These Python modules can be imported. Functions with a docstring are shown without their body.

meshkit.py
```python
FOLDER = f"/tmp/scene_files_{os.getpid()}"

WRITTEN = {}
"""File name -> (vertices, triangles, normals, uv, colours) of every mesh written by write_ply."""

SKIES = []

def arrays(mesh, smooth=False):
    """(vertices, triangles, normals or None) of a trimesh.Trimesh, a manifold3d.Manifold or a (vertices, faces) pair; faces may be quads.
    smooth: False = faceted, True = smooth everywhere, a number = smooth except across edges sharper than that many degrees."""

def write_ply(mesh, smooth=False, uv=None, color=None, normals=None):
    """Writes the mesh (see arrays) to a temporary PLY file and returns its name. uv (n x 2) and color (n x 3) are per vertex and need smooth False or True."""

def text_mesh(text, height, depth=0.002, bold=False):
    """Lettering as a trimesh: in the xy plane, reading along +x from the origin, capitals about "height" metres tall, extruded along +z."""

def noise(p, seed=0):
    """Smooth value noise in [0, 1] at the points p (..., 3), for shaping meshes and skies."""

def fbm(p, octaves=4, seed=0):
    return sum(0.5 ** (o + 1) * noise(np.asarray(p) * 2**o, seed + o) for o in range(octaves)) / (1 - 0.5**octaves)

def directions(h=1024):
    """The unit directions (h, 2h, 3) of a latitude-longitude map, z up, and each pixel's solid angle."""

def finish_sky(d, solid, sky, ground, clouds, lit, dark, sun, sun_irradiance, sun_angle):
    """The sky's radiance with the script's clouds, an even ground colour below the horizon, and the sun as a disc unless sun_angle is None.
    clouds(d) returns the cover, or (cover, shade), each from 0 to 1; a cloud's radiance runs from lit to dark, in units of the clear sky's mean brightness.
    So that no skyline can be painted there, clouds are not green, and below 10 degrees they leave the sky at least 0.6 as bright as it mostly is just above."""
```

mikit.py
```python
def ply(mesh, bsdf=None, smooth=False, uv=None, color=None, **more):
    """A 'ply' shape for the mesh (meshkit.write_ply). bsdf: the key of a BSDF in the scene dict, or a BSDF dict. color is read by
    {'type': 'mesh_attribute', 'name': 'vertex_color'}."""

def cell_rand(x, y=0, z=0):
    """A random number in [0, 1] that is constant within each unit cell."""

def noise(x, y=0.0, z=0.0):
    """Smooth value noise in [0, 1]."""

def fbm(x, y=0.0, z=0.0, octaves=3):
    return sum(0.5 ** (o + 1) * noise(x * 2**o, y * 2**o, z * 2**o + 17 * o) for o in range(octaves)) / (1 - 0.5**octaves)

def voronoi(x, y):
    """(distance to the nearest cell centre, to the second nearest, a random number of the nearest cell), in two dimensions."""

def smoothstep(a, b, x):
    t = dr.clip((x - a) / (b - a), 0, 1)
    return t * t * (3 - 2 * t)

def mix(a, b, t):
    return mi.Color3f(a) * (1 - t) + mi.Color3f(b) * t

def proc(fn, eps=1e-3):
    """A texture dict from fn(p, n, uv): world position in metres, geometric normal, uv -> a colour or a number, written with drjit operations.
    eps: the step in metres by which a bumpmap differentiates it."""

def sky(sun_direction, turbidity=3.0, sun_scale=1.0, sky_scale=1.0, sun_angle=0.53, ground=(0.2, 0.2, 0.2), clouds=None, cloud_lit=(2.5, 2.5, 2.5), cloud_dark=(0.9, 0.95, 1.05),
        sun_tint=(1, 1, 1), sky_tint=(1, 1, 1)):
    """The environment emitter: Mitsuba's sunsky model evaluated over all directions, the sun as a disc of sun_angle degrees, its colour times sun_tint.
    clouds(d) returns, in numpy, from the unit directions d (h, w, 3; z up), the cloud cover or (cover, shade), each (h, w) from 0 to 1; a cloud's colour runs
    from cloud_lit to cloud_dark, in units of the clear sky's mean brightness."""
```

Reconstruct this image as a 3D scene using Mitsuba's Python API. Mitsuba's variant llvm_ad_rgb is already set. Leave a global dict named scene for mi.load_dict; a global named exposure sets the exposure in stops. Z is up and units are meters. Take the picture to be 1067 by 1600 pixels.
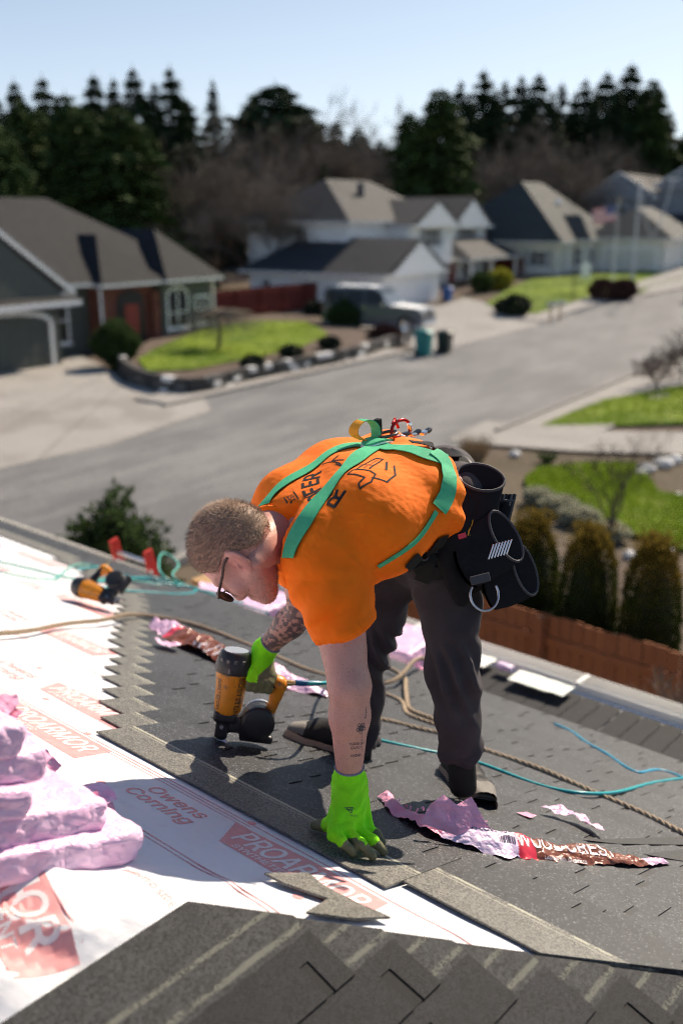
import math, numpy as np, trimesh, shapely, drjit as dr, mitsuba as mi, mikit, meshkit
from shapely.geometry import Polygon, box as sbox
from shapely import affinity

# ---------------------------------------------------------------- camera, sky, exposure
T = mi.ScalarTransform4f
CZ = 6.3                                   # height of the eye above the street
PITCH = math.radians(16.6485)
scene, labels = {}, {}
scene['camera'] = {'type': 'thinlens', 'fov': 37.872, 'fov_axis': 'x', 'aperture_radius': 0.0098, 'focus_distance': 2.47,
                   'near_clip': 0.05, 'far_clip': 3000.0,
                   'to_world': T().look_at(origin=[0, 0, CZ], target=[0, math.cos(PITCH), CZ - math.sin(PITCH)], up=[0, 0, 1])}
SUN = (0.454, 0.603, 0.656)
def haze_veil(d):
    """Thin pale haze low in the sky, thicker below the sun."""
    el = np.degrees(np.arcsin(np.clip(d[..., 2], 0, 1))); toward = np.clip(d @ (np.array(SUN) / np.linalg.norm(SUN)), 0, 1)
    return (.40 + .25 * toward ** 2) * np.exp(-el / 9.0)
scene['sky'] = mikit.sky(SUN, turbidity=3.2, ground=(0.14, 0.14, 0.13), sun_scale=1.25, sky_scale=.80, clouds=haze_veil, cloud_lit=(4.6, 4.75, 4.9), sun_tint=(.95, 1.0, 1.10))
exposure = 2.12

# ---------------------------------------------------------------- helpers
rng = np.random.default_rng(7)
A = np.array
def unit(v):
    v = np.asarray(v, float); return v / np.linalg.norm(v)

def numbered(key):
    if key not in scene and key not in things: return key
    i = 1
    while f'{key}_{i:03d}' in scene or f'{key}_{i:03d}' in things: i += 1
    return f'{key}_{i:03d}'
things = set()
def tell(key, label=None, category=None, group=None, kind=None):
    d = labels.setdefault(key, {})
    for k, v in (('label', label), ('category', category), ('group', group), ('kind', kind)):
        if v: d[k] = v
    return key
def thing(name, label=None, category=None, group=None):
    key = numbered(name); things.add(key)
    tell(key, label, category, group)
    return key
def add(name, mesh, bsdf, parent=None, smooth=False, uv=None, label=None, category=None, group=None, kind=None, to_world=None):
    key = numbered(f'{parent}__{name}' if parent else name)
    d = mesh if isinstance(mesh, dict) else mikit.ply(mesh, bsdf, smooth=smooth, uv=uv)
    if to_world is not None: d = {**d, 'to_world': to_world}
    scene[key] = d
    if label or category or group or kind: tell(key, label, category, group, kind)
    return key
def cat(*ms): return trimesh.util.concatenate([m for m in ms if m is not None])
def box(cx, cy, cz, sx, sy, sz):
    m = trimesh.creation.box((sx, sy, sz)); m.apply_translation((cx, cy, cz)); return m
def frame(o, x, y, z):
    M = np.eye(4); M[:3, 0], M[:3, 1], M[:3, 2], M[:3, 3] = x, y, z, o; return M
def put(m, M):
    m = m.copy(); m.apply_transform(M); return m
def lathe(profile, sections=24):
    return trimesh.creation.revolve(np.asarray(profile, float), sections=sections)
def extrude(poly, h):
    if poly.geom_type != 'Polygon':
        return cat(*[trimesh.creation.extrude_polygon(g, h, engine='earcut') for g in poly.geoms if g.geom_type == 'Polygon' and g.area > 1e-9])
    return trimesh.creation.extrude_polygon(poly, h, engine='earcut')
def frames_along(p, up=None):
    p = np.asarray(p, float); t = np.gradient(p, axis=0); t /= np.linalg.norm(t, axis=1, keepdims=True) + 1e-12
    n = np.zeros_like(p)
    a = np.cross(t[0], [0, 0, 1.0] if abs(t[0][2]) < .9 else [1.0, 0, 0]) if up is None else np.asarray(up, float)
    for i in range(len(p)):
        a = a - t[i] * (a @ t[i]); a /= np.linalg.norm(a) + 1e-12; n[i] = a
    return t, n, np.cross(t, n)
def spline(pts, n=60, closed=False):
    pts = np.asarray(pts, float)
    from scipy.interpolate import CubicSpline
    d = np.r_[0, np.cumsum(np.linalg.norm(np.diff(pts, axis=0), axis=1) ** .7)]
    return CubicSpline(d, pts, bc_type='periodic' if closed else 'natural')(np.linspace(0, d[-1], n))
def tube(p, r, sides=10, caps=True, up=None, rw=None):
    p = np.asarray(p, float); t, a, b = frames_along(p, up)
    r = np.broadcast_to(r, (len(p),)).astype(float); rw = r if rw is None else np.broadcast_to(rw, (len(p),))
    th = np.arange(sides) * 2 * np.pi / sides
    v = (p[:, None] + a[:, None] * (np.cos(th)[None, :, None] * r[:, None, None]) + b[:, None] * (np.sin(th)[None, :, None] * rw[:, None, None])).reshape(-1, 3)
    i, j = np.meshgrid(np.arange(len(p) - 1), np.arange(sides), indexing='ij'); k = (j + 1) % sides
    q = np.stack([i * sides + j, i * sides + k, (i + 1) * sides + k, (i + 1) * sides + j], -1).reshape(-1, 4)
    f = np.vstack([q[:, [0, 1, 2]], q[:, [0, 2, 3]]])
    if caps:
        n = len(v); v = np.vstack([v, p[0], p[-1]]); j = np.arange(sides); k = (j + 1) % sides; o = (len(p) - 1) * sides
        f = np.vstack([f, np.stack([k, j, j * 0 + n], 1), np.stack([o + j, o + k, j * 0 + n + 1], 1)])
    return trimesh.Trimesh(v, f, process=False)
def ribbon(p, nrm, w, th=.002):
    """A flat strap along the points p, lying across the normals nrm."""
    p = np.asarray(p, float); nrm = np.asarray(nrm, float); t = np.gradient(p, axis=0)
    s = np.cross(t, nrm); s /= np.linalg.norm(s, axis=1, keepdims=True) + 1e-12
    w = np.broadcast_to(w, (len(p),))[:, None]
    ring = np.stack([p - s * w / 2, p + s * w / 2, p + s * w / 2 + nrm * th, p - s * w / 2 + nrm * th], 1)
    v = ring.reshape(-1, 3); i, j = np.meshgrid(np.arange(len(p) - 1), np.arange(4), indexing='ij'); k = (j + 1) % 4
    q = np.stack([i * 4 + j, i * 4 + k, (i + 1) * 4 + k, (i + 1) * 4 + j], -1).reshape(-1, 4)
    o = (len(p) - 1) * 4
    f = np.vstack([q[:, [0, 1, 2]], q[:, [0, 2, 3]], [[0, 2, 1], [0, 3, 2], [o, o + 1, o + 2], [o, o + 2, o + 3]]])
    m = trimesh.Trimesh(v, f, process=False); m.fix_normals(); return m
def hull(pts): return trimesh.convex.convex_hull(np.asarray(pts, float))
def rbox(sx, sy, sz, r=.01, n=2):
    """A box with rounded edges about the origin."""
    s = trimesh.creation.icosphere(n, r); h = A([sx, sy, sz]) / 2 - r
    return hull(np.vstack([s.vertices + h * (2 * A(c) - 1) for c in np.ndindex(2, 2, 2)]))
def fbm(p, o=3, seed=0): return meshkit.fbm(np.asarray(p, float), o, seed)

# signed distances on a grid, joined smoothly, then meshed by surface nets
def smin(a, b, k):
    h = np.clip(.5 + .5 * (b - a) / k, 0, 1); return b * (1 - h) + a * h - k * h * (1 - h)
def taubin(m, it=2, lamb=.5, nu=.52):
    from scipy.sparse import coo_matrix
    v = np.array(m.vertices); f = m.faces; i = np.r_[f[:, 0], f[:, 1], f[:, 2], f[:, 1], f[:, 2], f[:, 0]]; j = np.r_[f[:, 1], f[:, 2], f[:, 0], f[:, 0], f[:, 1], f[:, 2]]
    W = coo_matrix((np.ones(len(i)), (i, j)), (len(v), len(v))).tocsr(); W.data[:] = 1; d = np.maximum(np.asarray(W.sum(1)).ravel(), 1)[:, None]
    for _ in range(it):
        for k in (lamb, -nu): v = v + k * (W @ v / d - v)
    return trimesh.Trimesh(v, f, process=False)
class Field:
    def __init__(s, lo, hi, h):
        s.lo, s.h = A(lo, float), h; s.n = np.ceil((A(hi) - s.lo) / h).astype(int) + 1
        s.val = np.full(s.n, 1.0, np.float32); s.ax = [np.float32(s.lo[i] + h * np.arange(s.n[i])) for i in range(3)]
    def sub(s, lo, hi):
        a = np.clip(np.floor((A(lo) - s.lo) / s.h).astype(int), 0, s.n); b = np.clip(np.ceil((A(hi) - s.lo) / s.h).astype(int) + 1, 0, s.n)
        sl = tuple(slice(x, y) for x, y in zip(a, b))
        P = np.stack(np.meshgrid(*[s.ax[i][sl[i]] for i in range(3)], indexing='ij'), -1)
        return sl, P
    def op(s, fn, lo, hi, k=.02, mode='add'):
        m = max(k, 3 * s.h) + 2 * s.h
        sl, P = s.sub(A(lo) - m, A(hi) + m)
        if P.size == 0: return s
        d = fn(P).astype(np.float32); v = s.val[sl]
        s.val[sl] = smin(v, d, k) if mode == 'add' else -smin(-v, d, k) if mode == 'cut' else np.maximum(v, d)
        return s
    def cone(s, a, b, r1, r2, k=.02, mode='add'):
        a, b = A(a, float), A(b, float); r = max(r1, r2); ba = b - a; l2 = ba @ ba; rr = r1 - r2; a2 = l2 - rr * rr; il2 = 1 / l2
        def fn(P):
            pa = P - a; y = pa @ ba; z = y - l2; q = pa * l2 - y[..., None] * ba; x2 = (q * q).sum(-1); y2 = y * y * l2; z2 = z * z * l2
            kk = np.sign(rr) * rr * rr * x2
            return np.where(np.sign(z) * a2 * z2 > kk, np.sqrt(x2 + z2) * il2 - r2, np.where(np.sign(y) * a2 * y2 < kk, np.sqrt(x2 + y2) * il2 - r1, (np.sqrt(np.maximum(x2 * a2 * il2, 0)) + y * rr) * il2 - r1))
        return s.op(fn, np.minimum(a, b) - r, np.maximum(a, b) + r, k, mode)
    def chain(s, pts, rs, k=.02, mode='add'):
        for i in range(len(pts) - 1): s.cone(pts[i], pts[i + 1], rs[i], rs[i + 1], k, mode)
        return s
    def ell(s, c, rad, R=None, k=.02, mode='add'):
        c, rad = A(c, float), A(rad, float); R = np.eye(3) if R is None else A(R); m = rad.max()
        def fn(P):
            q = (P - c) @ R; k0 = np.sqrt(((q / rad) ** 2).sum(-1)); k1 = np.sqrt(((q / rad ** 2) ** 2).sum(-1)); return k0 * (k0 - 1) / (k1 + 1e-9)
        return s.op(fn, c - m, c + m, k, mode)
    def rbox(s, c, half, R=None, r=.005, k=.01, mode='add'):
        c, half = A(c, float), A(half, float); R = np.eye(3) if R is None else A(R); m = np.linalg.norm(half)
        def fn(P):
            q = np.abs((P - c) @ R) - half + r; return np.sqrt((np.maximum(q, 0) ** 2).sum(-1)) + np.minimum(q.max(-1), 0) - r
        return s.op(fn, c - m, c + m, k, mode)
    def mesh(s, smooth=2):
        V = s.val; inside = V < 0; nx, ny, nz = s.n
        cnt = sum(inside[i:nx - 1 + i, j:ny - 1 + j, k:nz - 1 + k].astype(np.int8) for i in (0, 1) for j in (0, 1) for k in (0, 1))
        act = (cnt > 0) & (cnt < 8); idx = np.argwhere(act); num = np.full(act.shape, -1, np.int64); num[act] = np.arange(len(idx))
        C = A([(i, j, k) for i in (0, 1) for j in (0, 1) for k in (0, 1)])
        cv = np.stack([V[idx[:, 0] + c[0], idx[:, 1] + c[1], idx[:, 2] + c[2]] for c in C], 1).astype(float)
        acc, w = np.zeros((len(idx), 3)), np.zeros(len(idx))
        for i in range(8):
            for j in range(i + 1, 8):
                if np.abs(C[i] - C[j]).sum() != 1: continue
                on = (cv[:, i] < 0) != (cv[:, j] < 0); t = cv[:, i] / np.where(on, cv[:, i] - cv[:, j], 1)
                acc += np.where(on[:, None], C[i] + t[:, None] * (C[j] - C[i]), 0); w += on
        v = s.lo + s.h * (idx + acc / w[:, None]); faces = []
        for ax in range(3):
            u, w_ = (ax + 1) % 3, (ax + 2) % 3
            a = [slice(None)] * 3; b = [slice(None)] * 3; a[ax] = slice(0, -1); b[ax] = slice(1, None)
            for q in (u, w_): a[q] = b[q] = slice(1, -1)
            A0, B0 = inside[tuple(a)], inside[tuple(b)]
            e = np.argwhere(A0 != B0); o = np.zeros(3, int); o[u] = o[w_] = 1; e = e + o
            flip = inside[e[:, 0], e[:, 1], e[:, 2]]
            def cell(du, dw):
                c = e.copy(); c[:, u] += du; c[:, w_] += dw; return num[c[:, 0], c[:, 1], c[:, 2]]
            q = np.stack([cell(-1, -1), cell(0, -1), cell(0, 0), cell(-1, 0)], 1); q[~flip] = q[~flip][:, ::-1]; faces.append(q)
        q = np.vstack(faces); m = trimesh.Trimesh(v, np.vstack([q[:, [0, 1, 2]], q[:, [0, 2, 3]]]), process=False)
        return taubin(m, smooth) if smooth else m
def displace(m, fn):
    """Moves each vertex along its normal by fn(vertices, normals)."""
    n = np.array(m.vertex_normals); m = trimesh.Trimesh(m.vertices + n * fn(np.array(m.vertices), n)[:, None], m.faces, process=False); return m
def split(m, mask):
    """Two meshes: the faces whose centres satisfy mask, and the rest."""
    k = mask(m.triangles_center)
    return (trimesh.Trimesh(m.vertices, m.faces[k], process=False), trimesh.Trimesh(m.vertices, m.faces[~k], process=False))
def tidy(m): m.remove_unreferenced_vertices(); return m
def flat_text(s, h, bold=True):
    """Lettering as a flat trimesh, centred about the origin, capitals h tall."""
    m = meshkit.text_mesh(s, h, .001, bold); top = m.triangles_center[:, 2] > .00099
    m = trimesh.Trimesh(m.vertices, m.faces[top], process=True); m.apply_translation([-(m.bounds[0][0] + m.bounds[1][0]) / 2, -h / 2, -.001]); return m
def flat_poly(poly):
    m = extrude(poly, .001); m = trimesh.Trimesh(m.vertices, m.faces[m.triangles_center[:, 2] > .00099], process=True); m.apply_translation([0, 0, -.001]); return m
def line2d(pts, w): return shapely.LineString(pts).buffer(w / 2, cap_style='round')
def stamp(target, m, O, X, Y, off=.0012, edge=None, reach=.4):
    """Prints the flat mesh m (in x, y) on the target's surface: O + xX + yY, dropped along X x Y."""
    X, Y = unit(X), unit(Y); Z = unit(np.cross(X, Y))
    if edge: m = m.subdivide_to_size(edge)
    P = O + m.vertices[:, :1] * X + m.vertices[:, 1:2] * Y
    loc, ray, _ = target.ray.intersects_location(P + Z * reach, np.tile(-Z, (len(P), 1)), multiple_hits=False)
    ok = np.zeros(len(P), bool); out = P.copy(); out[ray] = loc + Z * off; ok[ray] = True
    good = ok[m.faces].all(1)
    e = np.linalg.norm(out[m.faces] - out[m.faces][:, [1, 2, 0]], axis=2).max(1); e0 = np.linalg.norm(P[m.faces] - P[m.faces][:, [1, 2, 0]], axis=2).max(1)
    r = trimesh.Trimesh(out, m.faces[good & (e < 3.5 * e0 + .004)], process=False); return tidy(r)

# ---------------------------------------------------------------- materials
from mikit import proc, mix, smoothstep, cell_rand
mnoise, mfbm = mikit.noise, mikit.fbm
def rgb(*c): return {'type': 'rgb', 'value': list(c)}
def mat(name, color, rough=.7, spec=.4, metal=0.0, two=True, bump=None, **more):
    b = {'type': 'principled', 'base_color': color if isinstance(color, dict) else rgb(*color), 'roughness': rough, 'metallic': metal, **more}
    if metal == 0: b['specular'] = spec
    if bump: b = {'type': 'bumpmap', 'arbitrary': bump[0], 'scale': bump[1], 'bsdf': b}
    scene[name] = {'type': 'twosided', 'bsdf': b} if two else b
    return name
def thin(name, color, trans=.7, rough=.8):
    scene[name] = {'type': 'principledthin', 'base_color': color if isinstance(color, dict) else rgb(*color), 'roughness': rough, 'spec_trans': 0.0, 'diff_trans': trans}
    return name
def c3(*c): return mi.Color3f(*c)

def shingle_color(p, n, uv):
    g = cell_rand(p.x * 260, p.y * 260, p.z * 260)                       # granules
    g2 = mfbm(p.x * 30, p.y * 30, p.z * 30)
    tone = uv.x
    head = mix((.100, .097, .087), (.138, .132, .116), g2) * (.4 + 1.2 * g)
    face = mix((.016, .0172, .0205), (.030, .032, .037), tone) * (.75 + .5 * g2) * (.3 + 1.4 * g) + c3(.085, .087, .092) * smoothstep(.90, .97, g)
    v = uv.y
    w = .004 * (mnoise(p.x * 60, p.y * 60, p.z * 60) - .5)
    c = dr.select(v + w < .140, head, face)
    line = smoothstep(.0055, .0025, dr.abs(v + .6 * w - .133)) * smoothstep(.25, .5, mnoise(p.x * 25, p.y * 25, p.z * 25 + 5) + .15 * g)
    line2 = smoothstep(.004, .001, dr.abs(v + .5 * w - .118)) * .35
    c = mix(c, c3(.42, .41, .32), dr.clip(line * .7 + line2, 0, 1))
    return dr.select(v > .5, c3(.012, .012, .013), c)
mat('m_shingle', proc(shingle_color), .52, .5)
def shingle_b_color(p, n, uv):
    g = cell_rand(p.x * 260, p.y * 260, p.z * 260); g2 = mfbm(p.x * 24, p.y * 24, p.z * 24 + 3)
    v = uv.y; w = .006 * (mnoise(p.x * 40, p.y * 40, p.z * 40) - .5)
    head = mix((.028, .029, .031), (.042, .043, .044), g2) * (.3 + 1.4 * g)
    face = mix((.0115, .012, .0145), (.019, .0195, .023), uv.x) * (.7 + .5 * g2) * (.3 + 1.4 * g)
    c = dr.select(v + w < .190, head, face)
    l = smoothstep(.008, .003, dr.abs(v + .5 * w - .112)) + smoothstep(.009, .003, dr.abs(v + .5 * w - .172))
    c = mix(c, c3(.17, .175, .14), dr.clip(l, 0, 1) * .62 * smoothstep(.2, .55, mnoise(p.x * 30, p.y * 30, p.z * 30) * .6 + .5 * g))
    return dr.select(v > .5, c3(.008, .008, .009), c)
mat('m_shingle_b', proc(shingle_b_color), .75, .3)
def far_roof_color(p, n, uv):
    g = mfbm(p.x * 3, p.y * 3, p.z * 8); r = cell_rand(p.z * 7, (p.x + p.y) * 2.5)
    return mix((.025, .027, .031), (.043, .046, .051), .5 * g + .5 * r)
mat('m_far_roof', proc(far_roof_color), .8, .3)
def far_roof_green(p, n, uv):
    g = mfbm(p.x * 3, p.y * 3, p.z * 8); r = cell_rand(p.z * 7, (p.x + p.y) * 2.5)
    return mix((.036, .042, .042), (.060, .068, .069), .5 * g + .5 * r)
def far_roof_dark(p, n, uv): return mix((.0185, .0195, .0215), (.032, .033, .036), .6 * mfbm(p.x * 3, p.y * 3, p.z * 8) + .4 * cell_rand(p.z * 7, (p.x + p.y) * 2.5))
mat('m_far_roof_dark', proc(far_roof_dark), .85, .2)
mat('m_far_roof_green', proc(far_roof_green), .8, .3)
def underlay_color(p, n, uv):
    d = mfbm(p.x * 9, p.y * 9, p.z * 9, 4); s = mfbm(p.x * 70, p.y * 70, p.z * 70, 2)
    return mix((.68, .68, .70), (.55, .55, .58), smoothstep(.55, .8, d) * .7 + .2 * smoothstep(.6, .8, s))
def weave(p, n, uv): return mnoise(p.x * 500, p.y * 500, p.z * 500) + 4 * mnoise(p.x * 45, p.y * 45, p.z * 45)
mat('m_underlay', proc(underlay_color), .45, .5, bump=(proc(weave, 1e-3), .0006))
def print_color(p, n, uv): return mix((.62, .24, .24), (.72, .36, .35), mfbm(p.x * 60, p.y * 60, p.z * 60))
mat('m_print_red', proc(print_color), .5, .4)
mat('m_print_pale', (.72, .66, .66), .5, .4)
def asphalt_color(p, n, uv):
    a = mfbm(p.x * .35, p.y * .35, 0, 3); g = mnoise(p.x * 9, p.y * 9); st = mfbm(.55 * p.x * .5 + .835 * p.y * .5, (.835 * p.x - .55 * p.y) * 3, 2)
    return mix((.105, .105, .108), (.185, .183, .181), smoothstep(.25, .75, .35 * a + .15 * g + .5 * st))
mat('m_asphalt', proc(asphalt_color), .8, .35)
def concrete_color(p, n, uv):
    a = mfbm(p.x * .8, p.y * .8, p.z, 4); b = mfbm(p.x * 6, p.y * 6, 3)
    return mix(mix((.235, .222, .205), (.32, .305, .282), .6 * a + .4 * b), (.17, .155, .14), smoothstep(.58, .75, mfbm(p.x * .5 + 9, p.y * .5, 4, 4)) * .5)
mat('m_concrete', proc(concrete_color), .85, .25)
def lawn_color(p, n, uv):
    a = mfbm(p.x * .6, p.y * .6, 1, 3); b = mnoise(p.x * 7, p.y * 7)
    return mix(mix((.075, .135, .010), (.17, .235, .015), smoothstep(.25, .75, a)), (.22, .21, .07), smoothstep(.5, .85, b) * .5)
mat('m_lawn', proc(lawn_color), .9, .2)
thin('m_grass', (.17, .25, .02), .7)
def soil_color(p, n, uv):
    a = mfbm(p.x * .7, p.y * .7, 2, 4); b = mnoise(p.x * 14, p.y * 14); c = mfbm(p.x * .12, p.y * .12, 7)
    return mix(mix((.065, .048, .038), (.165, .128, .105), a * .6 + b * .4), (.075, .085, .03), smoothstep(.5, .7, c) * .2)
mat('m_soil', proc(soil_color), .95, .1)
def bark_color(p, n, uv): return mix((.055, .042, .034), (.12, .10, .085), mfbm(p.x * 12, p.y * 12, p.z * 3))
mat('m_bark', proc(bark_color), .9, .1)
def twig_color(p, n, uv): return mix((.12, .10, .082), (.23, .195, .16), mnoise(p.x * 1.3, p.y * 1.3, p.z * 1.3))
mat('m_twig', proc(twig_color), .9, .1)
mat('m_twig_dark', (.055, .045, .04), .9, .1)
def fir_color(p, n, uv): return mix((.014, .032, .015), (.036, .064, .025), mfbm(p.x * .8, p.y * .8, p.z * .8))
mat('m_fir', proc(fir_color), .8, .15)
def cedar_color(p, n, uv): return mix((.030, .056, .018), (.075, .110, .030), mfbm(p.x * .8, p.y * .8, p.z * .8))
mat('m_cedar', proc(cedar_color), .8, .15)
def arb_lit_top_color(p, n, uv): return mix(mix((.035, .055, .014), (.085, .090, .020), smoothstep(.45, .75, mfbm(p.x * 3, p.y * 3, p.z * 2.2))), (.22, .15, .03), smoothstep(2.0, 2.55, p.z + .5 * (mnoise(p.x * 7, p.y * 7, p.z * 5) - .5)) * .8)  # tops warmed and lightened by height: sunlit look put into the leaf colour
thin('m_arborvitae', proc(arb_lit_top_color), .5)
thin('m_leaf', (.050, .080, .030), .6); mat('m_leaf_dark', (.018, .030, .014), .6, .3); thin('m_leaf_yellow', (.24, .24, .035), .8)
thin('m_sage', (.36, .36, .27), .8); mat('m_straw', (.32, .24, .15), .9, .1); mat('m_red_twig', (.075, .035, .03), .9, .1)
def cedar_board(p, n, uv): return mix((.24, .085, .038), (.36, .138, .062), mfbm(p.x * 14, p.y * 14, p.z * 1.2) * .7 + .3 * uv.x)
mat('m_cedar_board', proc(cedar_board), .75, .25)
mat('m_red_fence', (.13, .028, .022), .8, .2)
mat('m_siding_white', (.76, .77, .78), .7, .3); mat('m_siding_cream', (.60, .60, .55), .7, .3); mat('m_siding_green', (.085, .095, .085), .8, .3)
mat('m_siding_grey', (.26, .28, .30), .8, .3); mat('m_siding_tan', (.40, .36, .30), .8, .3)
def brick_color(p, n, uv):
    h = (.835 * p.x - .55 * p.y) + (.55 * p.x + .835 * p.y); r = cell_rand(dr.floor(p.z * 13), h * 5 + .5 * dr.floor(p.z * 13))
    return mix((.13, .045, .035), (.20, .085, .06), r)
mat('m_brick', proc(brick_color), .9, .2)
mat('m_trim_white', (.78, .78, .77), .6, .3); mat('m_window_dark', (.025, .028, .032), .18, .25); mat('m_door_red', (.28, .05, .035), .6, .3)
mat('m_gutter', (.62, .61, .58), .4, .5); mat('m_metal', (.55, .55, .56), .32, metal=1.0); mat('m_metal_dark', (.10, .10, .105), .4, metal=1.0)
mat('m_chrome', (.85, .86, .88), .12, metal=1.0); mat('m_car_dark', (.06, .08, .11), .18, .6, clearcoat=1.0); mat('m_car_silver', (.42, .45, .50), .25, .5, clearcoat=1.0)
mat('m_rubber', (.02, .02, .02), .7, .3); mat('m_teal_plastic', (.015, .17, .165), .45, .4); mat('m_blue_plastic', (.02, .085, .27), .4, .4); mat('m_dark_plastic', (.018, .024, .022), .4, .4)
mat('m_stone_dark', (.060, .058, .056), .9, .2); mat('m_stone_mid', (.13, .125, .12), .9, .2); mat('m_stone_pale', (.68, .67, .65), .9, .2)
mat('m_flag_red', (.55, .05, .06), .7, .2); mat('m_flag_white', (.78, .76, .74), .7, .2); mat('m_flag_blue', (.03, .05, .18), .7, .2)
# the man and what he wears
def skin_color(p, n, uv):
    f = mfbm(p.x * 60, p.y * 60, p.z * 60, 3); b = mfbm(p.x * 13, p.y * 13, p.z * 13, 3)
    fr = smoothstep(.70, .80, mnoise(p.x * 260, p.y * 260, p.z * 260)) * .35
    c = mix((.47, .245, .185), (.60, .345, .275), f * .55 + b * .45)
    c = mix(c, c3(.30, .15, .11), fr)
    c = mix(c, c3(.52, .215, .17), dr.clip(uv.y, 0, 1) * .8)
    ink = smoothstep(.42, .56, mfbm(p.x * 75, p.y * 75, p.z * 75, 4)) * .75 + .22
    return mix(c, c3(.055, .045, .055), dr.clip(uv.x, 0, 1) * ink * .9)
mat('m_skin', proc(skin_color), .46, .4, bump=(proc(lambda p, n, uv: mnoise(p.x * 420, p.y * 420, p.z * 420) + 3 * mfbm(p.x * 60, p.y * 60, p.z * 60)), .0005))
mat('m_ink', (.07, .06, .07), .6, .3)
def hair_color(p, n, uv): return mix((.165, .10, .068), (.37, .245, .165), mfbm(p.x * 220, p.y * 220, p.z * 220, 2))
mat('m_hair', proc(hair_color), .6, .25); mat('m_stubble', (.22, .13, .09), .7, .3)
def knit(p, n, uv): return mnoise(p.x * 600, p.y * 600, p.z * 600) + 3 * mnoise(p.x * 90, p.y * 90, p.z * 90)
def shirt_color(p, n, uv): return mix((.96, .165, .004), (.98, .205, .008), mfbm(p.x * 26, p.y * 26, p.z * 26))
scene['m_shirt'] = {'type': 'twosided', 'bsdf': {'type': 'bumpmap', 'arbitrary': proc(knit), 'scale': .0005, 'bsdf': {'type': 'principled', 'base_color': proc(shirt_color), 'roughness': .85, 'specular': .2, 'sheen': .4}}}
mat('m_shirt_print', (.035, .028, .03), .8, .2)
def trouser_color(p, n, uv): return mix((.034, .030, .034), (.060, .053, .058), mfbm(p.x * 16, p.y * 16, p.z * 16, 4)) * (.8 + .4 * mnoise(p.x * 900, p.y * 900, p.z * 900))
mat('m_trousers', proc(trouser_color), .85, .25, sheen=.3)
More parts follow.
